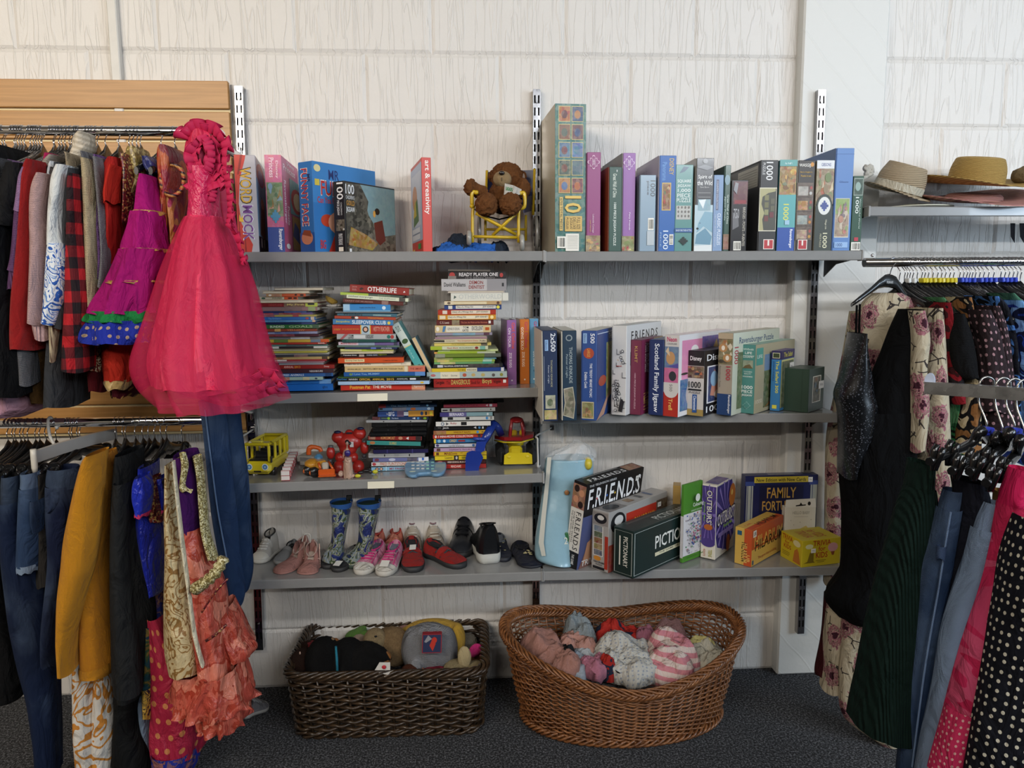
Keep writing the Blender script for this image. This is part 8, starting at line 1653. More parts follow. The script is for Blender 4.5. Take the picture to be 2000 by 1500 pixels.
blob('body', t, [E_(768, 1265, y2, .13, .12, .15), E_(760, 1245, y2+.02, .1, .09, .07)], FU, '#ae8f66', rough=.0025); blob('head', t, [E_(733, 1252, y2-.02, .085, .08, .095)], FU, '#bfa77e', rough=.002); blob('nose', t, [E_(734, 1243, y2-.065, .014, .01, .009)], BLK, '#141414', .003)
t = toy('large bear soft toy wearing a grey sweatshirt with a square rocket picture', at_=(835, 1265, y2))
blob('sweatshirt', t, [E_(838, 1265, y2-.03, .2, .17, .175), E_(806, 1266, y2-.03, .08, .14, .15), E_(872, 1266, y2-.03, .08, .14, .15), E_(812, 1298, y2-.1, .06, .08, .05)], KN, '#85868a')
blob('yellow_blanket', t, [E_(845, 1228, y2+.04, .2, .12, .06), E_(893, 1248, y2+.02, .06, .1, .12), E_(820, 1230, y2+.05, .14, .08, .03)], FL, '#c9a03c')
blob('paw', t, [E_(800, 1312, y2-.13, .065, .06, .05)], FU, '#5e2f1a', rough=.002)
m = MB().use(CARD, '#8a2630'); o0, ux, vy = at(824, 1276, y2-.128), at(862, 1275, y2-.128)-at(824, 1276, y2-.128), at(825, 1239, y2-.118)-at(824, 1276, y2-.128)
for i in range(1): m.prism([o0, o0+ux, o0+ux+vy, o0+vy], (0, .02, 0))
fr = (o0, ux, vy, Vector((0, -1, 0))); m.prints(fr, [('r', .04, .04, .96, .96, '#28304f'), ('p', [(.1, .6), (.3, .95), (.5, .75), (.2, .55)], '#8a8a90'), ('o', .62, .68, .14, .16, '#b53326'), ('p', [(.5, .7), (.7, .5), (.55, .1), (.38, .4)], '#b53326')]); m.build('picture_patch', t)
t = toy('pink eared soft toy peeping out behind the grey sweatshirt bear', at_=(790, 1235, y3)); blob('ear', t, [E_(793, 1234, y3-.03, .08, .05, .05)], FL, '#a87c76')
t = toy('cream plush rabbit with upright ears at the end of the dark basket', at_=(910, 1300, y1))
blob('head', t, [E_(893, 1308, y1, .1, .1, .065), E_(930, 1308, y1, .08, .08, .06)], FU, '#bfae84', rough=.0015); blob('ear', t, [E_(907, 1284, y1-.01, .05, .03, .085)], FL, '#c2b086')
t = toy('brown soft toy with a hot pink ear at the end of the dark basket', at_=(930, 1285, y2)); blob('body', t, [E_(930, 1285, y2, .06, .07, .08)], FL, '#5f3820'); blob('ear', t, [E_(928, 1270, y2-.04, .045, .02, .06, (0, .6, 0))], FL, '#d0307c')
t = toy('white kitten soft toy with pale bead eyes behind the cream rabbit', at_=(912, 1255, y3)); blob('head', t, [E_(914, 1254, y3-.03, .07, .07, .065)], FU, '#a8a090', rough=.0015)
m = MB().use(m_col('bead', .15), '#7a98a8'); m.ell(at(900, 1236, y3), (.02,)*3); m.ell(at(889, 1231, y3), (.014,)*3); m.build('bead', t)
t = toy('small fabric doll lying under the grey sweatshirt bear', 'doll', 'rag_doll', (840, 1318, y1-.03)); blob('body', t, [E_(860, 1316, y1-.04, .12, .05, .03)], W_, '#a8988a', .005); blob('hand', t, [E_(826, 1313, y1-.05, .014, .02, .035)], FL, '#9a6248', .004); blob('red_scarf', t, [E_(850, 1310, y1, .1, .04, .03)], W_, '#6a1c2c', .005)
t = toy('tangled black cord doll hair beside the cream teddy', 'yarn', 'yarn_tangle', (770, 1315, y1))
m = MB().use(W_, '#0d0d0e'); rr = random.Random(2)
for i in range(9): m.tube(sm([at(768+rr.uniform(-14, 16), 1312+rr.uniform(-10, 10), y1-.04+rr.uniform(-.02, .02)) for _ in range(5)], 5), .003, 5)
m.build('strand', t)
t = thing('basket_fill', 'mixed soft toys filling the depth of the dark basket', 'soft toy', (c_.x, c_.y, .01))
m = MB().use(FL, '#3a332c'); rs = []
for v, z in ((.1, .012), (.5, .10), (.7, .15), (.55, .17)): rs.append([Vector((c_.x+(P1(i/30, 0)[0]-c_.x)*(1 if v < .6 else .9), c_.y+(P1(i/30, 0)[1]-c_.y)*(1 if v < .6 else .9), z-.04+.01*math.sin(i*1.9))) for i in range(30)])
m.rings(rs); m.build('soft_body', t); t['kind'] = 'stuff'
# baby clothes in the oval basket
def heap(label, name, mat, col, blobs, cat='baby clothes'):
 t = thing(name, label, cat, at(*blobs[0][:3]))
 for k, b in enumerate(blobs):
  m = MB().use(b[7] if len(b) > 7 else mat, b[6] if len(b) > 6 and b[6] else col); p = at(b[0], b[1], b[2]); crumple(m, p-EZ*b[5]*.6, b[3], b[4], b[5], k*3.1+b[0]*.01); m.build('cloth' if k == 0 else 'fold', t)
 return t
Y2 = F2.y
heap('peach pink fleece baby blanket at the raised end of the oval basket', 'baby_blanket', FL, '#b78578', [(1058, 1262, Y2+.2, .17, .16, .12), (1085, 1285, Y2+.12, .13, .14, .08), (1108, 1288, Y2+.08, .1, .1, .05)])
heap('pale grey blue baby hat standing up in the oval basket', 'baby_hat', KN, '#97a0a4', [(1128, 1228, Y2+.3, .12, .1, .12), (1140, 1236, Y2+.27, .11, .1, .07)], 'baby hat')
heap('pink cotton baby vest crumpled below the grey blue hat', 'baby_vest', W_, '#b08478', [(1120, 1250, Y2+.22, .13, .1, .05), (1145, 1256, Y2+.2, .1, .08, .045), (1150, 1272, Y2+.17, .13, .1, .03, '#a9adb0')])
heap('grey and black baby leggings tucked beside the peach blanket', 'baby_leggings', W_, '#8f969e', [(1122, 1290, Y2+.1, .1, .12, .05), (1110, 1276, Y2+.12, .05, .12, .05, '#1d1f22')])
heap('candy pink gathered baby headband near the front of the oval basket', 'baby_headband', FL, '#c07a8e', [(1152, 1290, Y2+.08, .07, .06, .035), (1166, 1296, Y2+.06, .07, .06, .035), (1172, 1284, Y2+.1, .05, .05, .03)])
heap('red baby top with navy stars at the back of the oval basket', 'baby_jumper', m_pattern('red_navy_stars', 'blotch', ['#a32a22', '#98241e', '#1e2436'], 14), '#a22', [(1200, 1232, Y2+.29, .16, .12, .07), (1232, 1236, Y2+.28, .13, .1, .05), (1186, 1292, Y2+.07, .06, .05, .06)])
heap('white speckled baby bodysuit spread over the middle of the oval basket', 'baby_bodysuit', m_pattern('white_specks', 'dots', ['#b5b2aa', '#8f949c'], 60), '#bbb', [(1215, 1262, Y2+.16, .21, .18, .09), (1238, 1290, Y2+.08, .18, .13, .06), (1190, 1280, Y2+.12, .1, .12, .07)])
heap('pink and white striped baby romper in the oval basket', 'baby_romper', m_pattern('pink_white_stripe', 'stripes', ['#c27d84', '#cdb9b0'], 34, stretch=(.6, .6, 1)), '#c88', [(1304, 1262, Y2+.16, .19, .18, .12), (1308, 1288, Y2+.09, .17, .12, .06), (1310, 1224, Y2+.27, .1, .09, .07, '#b78a88', FU), (1262, 1236, Y2+.25, .08, .08, .05, '#a86a7c', FL)])
heap('cream and yellow edged baby bib at the far end of the oval basket', 'baby_bib', W_, '#b8b3a2', [(1376, 1272, Y2+.17, .15, .13, .08), (1390, 1284, Y2+.13, .12, .1, .05), (1370, 1256, Y2+.2, .1, .04, .05, '#b8ad72')])
t = thing('basket_fill', 'baby clothes heaped below the visible ones in the oval basket', 'baby clothes', (cx2, cy2, .01)); t['kind'] = 'stuff'
m = MB().use(W_, '#9a9690'); crumple(m, (cx2, cy2, .02), a2*1.45, b2_*1.4, .13, 2.0); m.build('cloth', t)
# floor extras
t = thing('shoe', 'grey sports shoe on the carpet half behind the coral dress', 'shoe', atz(500, 1385, 0))
def shoe(t, heel, toe, W2, Ht, upper, sole, kind='low', mat=None, soleh=.014, z=0.0, opening='#222222', laces=None, strap=None, toecap=None, tip=None):
 """heel and toe are points on the supporting plane; builds sole, upper and details as parts"""
 heel, toe = Vector(heel), Vector(toe); d = toe-heel; L = d.length; d.normalize(); s = Vector((-d.y, d.x, 0)); mat = mat or W_
 def pt(x, y, z_): return heel+d*(x*L)+s*(y*W2)+EZ*z_
 prof = [(0.0, .25), (.04, .36), (.15, .42), (.35, .38), (.55, .44), (.75, .5), (.9, .42), (.97, .28), (1.0, .12)]
 m = MB().use(m_col('rubber_sole', .6), sole)
 out = [(x, w) for x, w in prof]+[(x, -w) for x, w in prof[::-1]]
 m.rings([[pt(x, y*k, zz) for x, y in out] for k, zz in ((.93, 0), (1.03, soleh*.3), (1.03, soleh))]); m.build('sole', t)
 if kind == 'boot': hp = [(0, 1.0), (.04, 1.0), (.2, 1.0), (.3, .98), (.42, .40), (.6, .3), (.8, .25), (.95, .2), (1.0, .08)]
 elif kind == 'high': hp = [(0, .9), (.05, 1.0), (.2, 1.0), (.34, .95), (.5, .62), (.68, .42), (.85, .34), (.96, .24), (1.0, .1)]
 else: hp = [(0, .8), (.05, .86), (.18, .8), (.35, .62), (.46, .66), (.62, .5), (.8, .40), (.93, .3), (1.0, .1)]
 m = MB().use(mat, upper); rs = []
 def hgt(x):
  for (x0, h0), (x1, h1) in zip(hp, hp[1:]):
   if x <= x1: return h0+(h1-h0)*(x-x0)/(x1-x0)
  return hp[-1][1]
 def wid(x):
  for (x0, h0), (x1, h1) in zip(prof, prof[1:]):
   if x <= x1: return h0+(h1-h0)*(x-x0)/(x1-x0)
  return prof[-1][1]
 xs = [i/18 for i in range(19)]
 for x in xs:
  h = hgt(x)*Ht; w = wid(x); op = .07 < x < .40; ring = []
  for k in range(15):
   a = PI*k/14; cy = math.cos(a); sz = math.sin(a)**.75
   yy = w*cy*(1-.28*sz*(1 if op else .3)); zz = soleh+(h-soleh)*sz
   if op and .3*PI < a < .7*PI: zz = soleh+(h-soleh)*.25
   ring.append(pt(x, yy, zz))
  rs.append(ring)
 m.rings(rs, closed=False); m.af([m.av(p) for p in rs[0][::-1]]); m.build('upper', t)
 m = MB().use(m_cloth('fleece'), opening)
 m.rings([[pt(x, wid(x)*.62*c, soleh+hgt(x)*Ht*.5) for c in (-1, -.3, .3, 1)] for x in (.05, .2, .4)], closed=False); m.build('insole', t)
 m = MB().use(mat, opening if tip is None else tip)
 lp = []
 for i in range(25):
  a = 2*PI*i/24; x = .215+.19*math.cos(a); lp.append(pt(x, wid(x)*.66*math.sin(a)+.0, (hgt(.2)+(hgt(.4)-hgt(.2))*(.5+.5*math.cos(a)))*Ht*.97))
 m.tube(lp, .0028, 6); m.build('collar', t)
 def patch(nm, x0, x1, col, lift=.0015, mt=None, y0=0, y1=14):
  m = MB().use(mt or mat, col); R3 = []
  for i in range(5):
   x = x0+(x1-x0)*i/4; h = hgt(x)*Ht+lift; w = wid(x)+.02; ring = []
   for k in range(y0, y1+1):
    a = PI*k/14; sz = math.sin(a)**.75; ring.append(pt(x, w*math.cos(a)*(1-.28*sz*(.3 if x >= .4 else 1)), soleh+(h-soleh)*sz+lift*.5))
   R3.append(ring)
  m.rings(R3, closed=False); m.build(nm, t)
 if toecap: patch('toe_cap', .8, .99, toecap)
 if strap: patch('strap', .44, .56, strap)
 if laces:
  m = MB().use(W_, laces)
  for i in range(4):
   x = .46+i*.07; m.tube([pt(x+.015*(i % 2), wid(x)*c, hgt(x)*Ht*.92+.004) for c in (-.55, 0, .55)], .003, 6)
  m.build('laces', t)
 return pt
h_, e_ = atz(470, 1400, 0), atz(521, 1378, 0); shoe(t, h_, e_, .08, .07, '#77767a', '#a8a6a2', laces='#9a9a9a')
# shoes on the lowest left shelf
ZS = Z_4+.0005
def S(label, heel, toe, w, h, up, so, group=None, cat='shoe', name='shoe', **k):
 t = thing(name, label, cat, atz(*heel, ZS), group)
 hp_, tp_ = atz(*heel, ZS), atz(*toe, ZS); pt = shoe(t, hp_, tp_, w, h, up, so, **k); return t, pt
LEA = m_col('soft_leather', .45, bump=.2, bscale=150); 
S('white leather high top toddler trainer with velcro strap, nearest the jeans', (536, 1076), (503, 1101), .062, .088, '#a6a29b', '#b8b5ac', kind='high', mat=LEA, laces='#c9c7c2', strap='#a09d96', toecap='#bdb9ae')
S('pale grey canvas toddler trainer behind the pink booties', (578, 1083), (543, 1104), .058, .07, '#7d7f80', '#9a9a97', mat=LEA, strap='#8f9091', opening='#17181c')
for lb, a, b in (('pink suede baby bootie with cream piping, turned to its side', (600, 1095), (540, 1121)), ('pink suede baby bootie with cream piping, nearer the camouflage boots', (614, 1104), (596, 1123))):
 t, pt = S(lb, a, b, .07, .092, '#b07d74', '#a8776e', kind='boot', mat=m_cloth('fleece'), soleh=.006, opening='#c9b8aa', tip='#c2a89c')
 m = MB().use(W_, '#c9a99c'); m.tube([pt(.3, .30*c, .034+.0*c) for c in (-1.35, -.6, 0, .6, 1.35)], .0018, 5); m.tube([pt(.28, .42, z) for z in (.004, .035, .085)], .0018, 5); m.build('piping', t)
t = bpy.data.objects.new('tmp', None); bpy.data.objects.remove(t)
t = thing('shoe_string', 'white elastic loop joining the two pink booties', 'string', at(597, 1055, -.22)); m = MB().use(W_, '#c2beb5'); m.tube(sm([at(590, 1058, -.22), at(594, 1044, -.22), at(600, 1042, -.22), at(606, 1046, -.22), at(606, 1060, -.22)], 6), .0022, 6); m.build('elastic_loop', t)
CAM_ = m_pattern('camouflage', 'blotch', ['#1f2c5c', '#3c4a2e', '#8f9282', '#7d8a94', '#3f4f30', '#8f9282', '#27346a'], 24, rough=.3)
for lb, cx, xt, foot in (('camouflage rubber boot, the one further from the pink sneakers', 668, (645, 686), (632, 1098)), ('camouflage rubber boot, the one beside the coral slip-on shoes', 712, (697, 742), (668, 1106))):
 k = 0 if cx < 690 else 6; base = atz(xt[0]+22, 1082, ZS)
 t = thing('wellington_boot', lb, 'boot', base, 'camouflage rubber boots')
 m = MB().use(CAM_, '#556'); Yb_ = -.17+(.0 if k else .0)
 drape(m, [(985, xt[0]+2, xt[1]+0), (1000, xt[0]+3, xt[1]-2), (1030, xt[0]+4, xt[1]-8), (1055, xt[0]+2, xt[1]-12), (1068, xt[0]-4, xt[1]-14), (1082, xt[0]-14, xt[1]-14), (1092, xt[0]-16, xt[1]-18)], Yb_, .085, 2, .02); m.build('shaft', t)
 toe = atz(foot[0]+4, foot[1]+2, ZS); hl = Vector((at((xt[0]+xt[1])/2-2, 1085, Yb_).x, Yb_+.03, ZS)); shoe(t, hl, toe, .09, .08, '#5f6a58', '#3a4a40', mat=CAM_)
 m = MB().use(m_col('blue_rubber', .3), '#2c5490'); drape(m, [(979, xt[0]-1, xt[1]+3), (987, xt[0], xt[1]+2)], Yb_, .09, 2, .0); m.build('cuff_band', t)
 m = MB().use(m_col('green_lining', .5), '#1f3a34'); c = at((xt[0]+xt[1])/2+1, 982, Yb_); m.ell(c-EZ*.004, ((xt[1]-xt[0])*.00165, .086, .010)); m.build('lining', t)
 m = MB().use(BLK, '#16191a'); m.box(at(xt[1]-4, 973, Yb_+.035), (.02, .006, .022), bev=.002); m.build('pull_tab', t)
for lb, a, b in (('navy and silver buckle shoe, the rear one of its pair', (656, 1076), (640, 1112)), ('navy and silver buckle shoe with a price sticker on its toe', (698, 1082), (656, 1118))):
 t, pt = S(lb, a, b, .062, .045, '#22242a', '#2a2a2c', mat=m_cloth('fleece'), strap='#8f9590', opening='#b8b8b4')
 if 'sticker' in lb: m = MB().use(CARD, '#dcdbd6'); m.prism([pt(.8, -.2, .026), pt(.97, -.2, .021), pt(.97, .16, .021), pt(.8, .16, .026)], (0, 0, .001)); m.build('price_sticker', t)
for lb, a, b in (('coral slip-on canvas shoe further from the wall corner', (744, 1062), (712, 1090)), ('coral slip-on canvas shoe next to the beige trainers', (778, 1062), (756, 1086))): S(lb, a, b, .064, .085, '#c0705c', '#b5a596', mat=W_, opening='#b8463c', strap='#c9806a', kind='low', toecap='#b5a596')
for lb, a, b in (('pink canvas toddler sneaker with hot pink trim, first of the pair', (744, 1084), (703, 1124)), ('pink canvas toddler sneaker with hot pink trim and a toe sticker', (776, 1086), (748, 1127))):
 t, pt = S(lb, a, b, .07, .075, '#cf8aa2', '#bfbcb4', mat=W_, laces='#c03a78', opening='#7a7f90', tip='#c2407c', toecap='#c2bfb8', soleh=.018)
 m = MB().use(W_, '#c03f78'); m.tube([pt(.5+.1*i, .40-.02*i, .05-.008*i) for i in range(4)], .002, 5); m.build('trim', t)
 if 'sticker' in lb: m = MB().use(CARD, '#e2e0da'); m.prism([pt(.78, -.2, .04), pt(.95, -.2, .032), pt(.95, .2, .032), pt(.78, .2, .04)], (0, 0, .001)); m.build('price_sticker', t)
for lb, a, b in (('beige toddler trainer with crossed straps, behind a red slipper', (806, 1046), (806, 1094)), ('beige toddler trainer with crossed straps, nearer the black high tops', (842, 1046), (856, 1092))): S(lb, a, b, .074, .098, '#97897a', '#a89e90', kind='high', mat=LEA, strap='#b0a596', laces='#c2bcb0', opening='#8a6a70')
for lb, a, b in (('red felt slipper pointing forward with a grey edged strap', (804, 1076), (808, 1119)), ('red felt slipper pointing sideways with a grey edged strap', (836, 1082), (905, 1110))):
 t, pt = S(lb, a, b, .078, .072, '#9c1f1c', '#26272a', mat=m_cloth('fleece'), strap='#b02520', opening='#1c1e22', soleh=.018)
 m = MB().use(m_cloth('fleece'), '#44474c'); m.tube([pt(.43, .40*c, .052-.018*abs(c)) for c in (-1, -.5, 0, .5, 1)], .003, 6); m.tube([pt(.58, .42*c, .044-.02*abs(c)) for c in (-1, -.5, 0, .5, 1)], .003, 6); m.build('edge_binding', t)
 if 'forward' in lb: m = MB().use(CARD, '#dcdad4'); m.prism([pt(.46, -.1, .056), pt(.6, -.14, .05), pt(.6, .14, .05), pt(.46, .18, .056)], (0, 0, .001)); m.build('price_sticker', t)
BL_ = m_col('black_leather', .3, bump=.15, bscale=90)
S('black leather high top shoe with two straps, pointing forward', (914, 1040), (897, 1091), .09, .135, '#15161a', '#17181a', kind='high', mat=BL_, strap='#1a1b1f', laces='#101114', toecap='#24262b', soleh=.02)
t, pt = S('black leather high top shoe turned heel first with a thick white sole', (958, 1101), (934, 1058), .098, .142, '#141518', '#b8b8b2', kind='high', mat=BL_, opening='#0a0a0c', soleh=.034)
t, pt = S('navy slipper with small cream stars leaning beside the black high tops', (975, 1060), (985, 1098), .06, .05, '#161c30', '#181c28', mat=m_cloth('fleece'), opening='#8a8f96')
m = MB().use(W_, '#b5ad84')
for u, v in ((.5, .1), (.65, -.15), (.8, .1), (.35, .25)): m.ell(pt(u, v, .045-.02*u), (.008, .008, .003))
m.build('star_motif', t)
t, pt = S('navy felt slipper with a small cream embroidered flower at the shelf end', (1012, 1076), (1044, 1110), .09, .05, '#12172a', '#10131f', mat=m_cloth('fleece'), opening='#0c0f1c', soleh=.008)
m = MB().use(W_, '#c2b98e'); rr = random.Random(5)
for i in range(9): m.ell(pt(.55+rr.uniform(-.12, .16), rr.uniform(-.12, .12), .03), (.013, .006, .004), Matrix.Rotation(rr.uniform(0, 3), 3, 'Z'))
m.build('embroidered_flower', t)
# nappy pack and hats
t = thing('nappy_pack', 'open pale blue plastic pack of nappies beside the quiz box', 'nappy pack', atz(1065, 1098, ZS))
m = MB().use(m_col('blue_film', .3, 0, .3, .6, 18), '#8fb4c4')
rs = drape(m, [(893, 1066, 1160, -.17), (915, 1062, 1160, -.175), (960, 1058, 1158, -.185), (1000, 1052, 1152, -.20), (1050, 1045, 1140, -.215), (1085, 1046, 1132, -.225), (1097, 1062, 1124, -.23)], -.2, .11, 2, .035, 36, cap=True, ang=.15); m.build('film_body', t)
m = MB().use(m_col('cream_film', .35), '#c2bfb2'); m.rings([[at(x0, y, Y), at(x1, y, Y)] for x0, x1, y, Y in ((1069, 1077, 893, -.225), (1064, 1072, 950, -.24), (1057, 1066, 1010, -.255), (1052, 1062, 1060, -.272), (1058, 1066, 1086, -.276))], closed=False); m.build('seal_strip', t)
m = MB().use(CARD, '#2f6a40'); m.ell(at(1106, 1056, -.262), (.036, .006, .06)); m.color('#dfe6dc'); m.text('2', (at(1102, 1063, -.268), Vector((.012, 0, 0)), Vector((0, 0, .024)), Vector((0, -1, 0))), 0, 0, 1, 1); m.build('size_badge', t)
for nm, p_, s_, c_l in (('yellow_print', (1148, 905, -.2), (.03, .05, .045), '#c9b83a'), ('blue_print', (1124, 915, -.222), (.018, .006, .03), '#2d64a8'), ('brown_print', (1107, 962, -.245), (.016, .005, .018), '#9a6a40')): m = MB().use(CARD, c_l); m.ell(at(*p_), s_); m.build(nm, t)
m = MB().use(m_clear('clear_torn_film', alpha=.25), '#eee')
drape(m, [(864, 1120, 1138, -.16), (872, 1108, 1152, -.16), (884, 1082, 1160, -.165), (898, 1070, 1161, -.17)], -.16, .1, 7, .16, 40); m.build('torn_film', t)
def hatmat(name, c0, c1, sc, band='Z'):
 q = NT(name); w = q.n('ShaderNodeTexWave', Vector=q.coords(), Scale=float(sc), Distortion=.6, Detail=1.0); w.bands_direction = band
 n = q.n('ShaderNodeTexNoise', Vector=q.coords((1, 1, 6)), Scale=90.0); q.set(Base_Color=q.mix(q.math('MULTIPLY', q.math('ADD', w.outputs[1], n.outputs[0]), .5), hx(c0), hx(c1)), Roughness=.7); q.bump(w.outputs[1], .8, .004); return q.m
ZH = Z_HAT+.001
def prof_hat(t, c, R0, R1, hgt, brim, mat, rx=0, ry=0, wave=.0, zb=0.0, dish=.0, crown='crown', thick=.003):
 rot_ = Matrix.Rotation(rx, 3, 'X') @ Matrix.Rotation(ry, 3, 'Y')
 c = Vector(c)
 pr_ = [(R0, 0), (R0*.99, hgt*.5), (R1, hgt*.88), (R1*.9, hgt), (R1*.6, hgt-dish), (.004, hgt-dish*1.3)]
 m = MB().use(mat, '#ccb'); m.rings([[c+rot_ @ Vector((p[0]*math.cos(a), p[0]*.9*math.sin(a), p[1])) for a in [2*PI*i/40 for i in range(40)]] for p in sm_2(pr_)]); m.build(crown, t)
 m = MB().use(mat, '#ccb'); rs = []
 for k in range(9):
  r = R0*.97+(brim-R0)*k/8
  rs.append([c+rot_ @ Vector((r*math.cos(a), r*.92*math.sin(a), wave*(k/8)**2*math.sin(2*a+1)+zb*(k/8)**1.5)) for a in [2*PI*i/64 for i in range(64)]])
 low = [[p-EZ*thick for p in r] for r in rs[::-1]]
 m.rings(rs+low, cap0=False, cap1=False); m.build('brim', t); return c, rot_
def sm_2(p): return [(v.x, v.y) for v in sm([(a, b, 0) for a, b in p], 4)]
t = thing('sun_hat', 'pale straw fedora with a cream ribbon and bow, nearest the jigsaws', 'hat', at(1745, 392, -.18))
HM = hatmat('fine_straw', '#b8a68c', '#9a8768', 55)
c, q = prof_hat(t, at(1752, 374, -.17), .078, .066, .088, .112, HM, .25, .25, .006, 0, .014)
m = MB().use(W_, '#b9b2a0'); m.rings([[c+q @ Vector((r*math.cos(a), r*.9*math.sin(a), z)) for a in [2*PI*i/40 for i in range(40)]] for r, z in ((.0805, .003), (.081, .012), (.080, .027))], cap0=False, cap1=False); m.build('ribbon', t)
m = MB().use(W_, '#bab5aa')
for s in (-1, 1): m.tube(sm([at(1704, 338, -.2), at(1696+s*4, 328-s*3, -.2), at(1692, 334+s*8, -.2), at(1704, 338, -.2)], 5), [.006, .007, .008, .008, .009, .009, .01, .01, .009, .009, .008, .007, .007, .006, .006, .005], 8)
m.tube(sm([at(1704, 338, -.2), at(1692, 345, -.2), at(1682, 350, -.2)], 4), .007, 8); m.build('bow', t)
t = thing('sun_hat', 'dark navy hat lying flat beneath the pale straw fedora', 'hat', at(1790, 399, -.2)); prof_hat(t, (at(1790, 399, -.17).x, -.17, ZH+.006), .06, .05, .012, .115, m_col('navy_felt', .8), 0, 0, .0, .003)
t = thing('sun_hat', 'wide brimmed golden straw hat with a round crown, lying on the pink edged one', 'hat', at(1900, 380, -.18))
GM = hatmat('golden_straw', '#c2a25c', '#98763a', 70); prof_hat(t, at(1905, 360, -.16), .088, .078, .085, .20, GM, .16, .04, .012, .012, -.004)
t = thing('sun_hat', 'open weave straw hat with a raspberry pink brim underneath the golden one', 'hat', at(1900, 395, -.2))
PM = hatmat('pink_straw', '#a85a72', '#c2a284', 60); prof_hat(t, (at(1900, 395, -.17).x, -.17, ZH+.034), .09, .08, .02, .205, PM, .20, -.03, .014, .012)
t = thing('sun_hat', 'fluffy tan hat cut off by the picture edge', 'hat', at(2000, 345, -.15)); blob('crown', t, [E_(2004, 342, -.16, .09, .09, .06)], FU, '#a08a66', rough=.003)
t = thing('ribbon', 'black ribbon tails hanging below the straw hat shelf', 'ribbon', at(1985, 445, -.24)); m = MB().use(W_, '#0e1016')
for x in (1978, 1996): m.prism([at(x-4, 436, -.24), at(x-3, 462, -.24), at(x+4, 474, -.24), at(x+5, 436, -.24)], (0, .002, 0))
m.build('ribbon_tail', t)
# toys
PL = m_col('toy_plastic', .3, 0, .3)
Z3 = lambda px: Z_3-.006+(px-454)/606*.013+.0006
def LOC(b):
 Mx = Matrix((b.ex, b.ey, b.ez)).transposed()
 return (lambda u, v, w: b.O+b.ex*u*b.t+b.ey*v*b.L+b.ez*w*b.h), Mx
def part(th, name, fn, mat=PL, col='#888888'):
 m = MB().use(mat, col); fn(m); return m.build(name, th)
# bus
K = atz(529, 931, Z3(529)); P = atz(566, 905, Z3(566)); d = P-K; d.z = 0; a = math.atan2(d.x, d.y)
b = solve(478, 529, 931, 866, 'R', None, d.length*1.0, z=Z3(529), yaw=a); b.O += b.ez*.006; b.h -= .006
X, Mx = LOC(b); th = thing('toy_bus', 'yellow plastic toy bus with an open roof and round blue headlamps', 'toy bus', b.base())
Yl = '#d0bb22'
def bx_in(m, u0, u1, v0, v1, w0, w1, bev=.004): m.box((X(u0, v0, w0)+X(u1, v1, w1))/2, ((u1-u0)*b.t, (v1-v0)*b.L, (w1-w0)*b.h), Mx, bev)
part(th, 'body_shell', lambda m: (bx_in(m, 0, 1, 0, 1, 0, .40, .012), bx_in(m, 0, .1, .02, .98, .36, .44), bx_in(m, .9, 1, .02, .98, .36, .44), bx_in(m, .03, .97, .94, 1, .36, .95)), PL, Yl)
for u, v in ((0, .0), (.9, .0), (0, .3), (.9, .3), (0, .55), (.9, .55), (0, .78), (.9, .78), (.0, .94), (.9, .94)):
 part(th, 'window_pillar', lambda m: bx_in(m, u, u+.1, v, v+.06, .4, .93, .003), PL, Yl)
part(th, 'roof_frame', lambda m: (bx_in(m, 0, 1, 0, .22, .9, 1, .006), bx_in(m, 0, 1, .9, 1, .9, 1, .006), bx_in(m, 0, .14, .1, .95, .9, 1, .005), bx_in(m, .86, 1, .1, .95, .9, 1, .005)), PL, Yl)
part(th, 'roof_sign', lambda m: bx_in(m, .28, .72, .02, .12, .99, 1.07, .004), PL, '#d9c84e')
part(th, 'seat_insert', lambda m: (bx_in(m, .12, .88, .08, .9, .38, .46), bx_in(m, .2, .8, .25, .3, .44, .66), bx_in(m, .2, .8, .5, .55, .44, .66), bx_in(m, .2, .8, .72, .77, .44, .66)), PL, '#191a1c')
fr = b.frames()['F']
for u in (.2, .8):
 m = MB().use(PL, '#e4e8ec'); m.disc(fr, u, .25, .12, .105, .001); m.color('#4c7fb0'); m.disc(fr, u, .25, .09, .08, .0016); m.color('#9fbcd0'); m.disc(fr, u, .25, .04, .036, .0022); m.build('headlamp', th)
part(th, 'grille', lambda m: m.prints(fr, [('r', .36, .08, .64, .13, '#1a1514')]), PL)
for s in (-.06, 1.02): part(th, 'wing_mirror', lambda m: bx_in(m, s, s+.05, -.02, .04, .38, .6, .003), PL, '#151515')
for u in (.02, .98):
 for v in (.2, .8): part(th, 'wheel', lambda m: m.lathe(X(u, v, .02)-b.ex*.006, [(.004, -.001), (.015, 0), (.016, .006), (.015, .012), (.007, .0125)], 18, Mx @ Matrix.Rotation(PI/2, 3, 'Y')), PL, '#222')
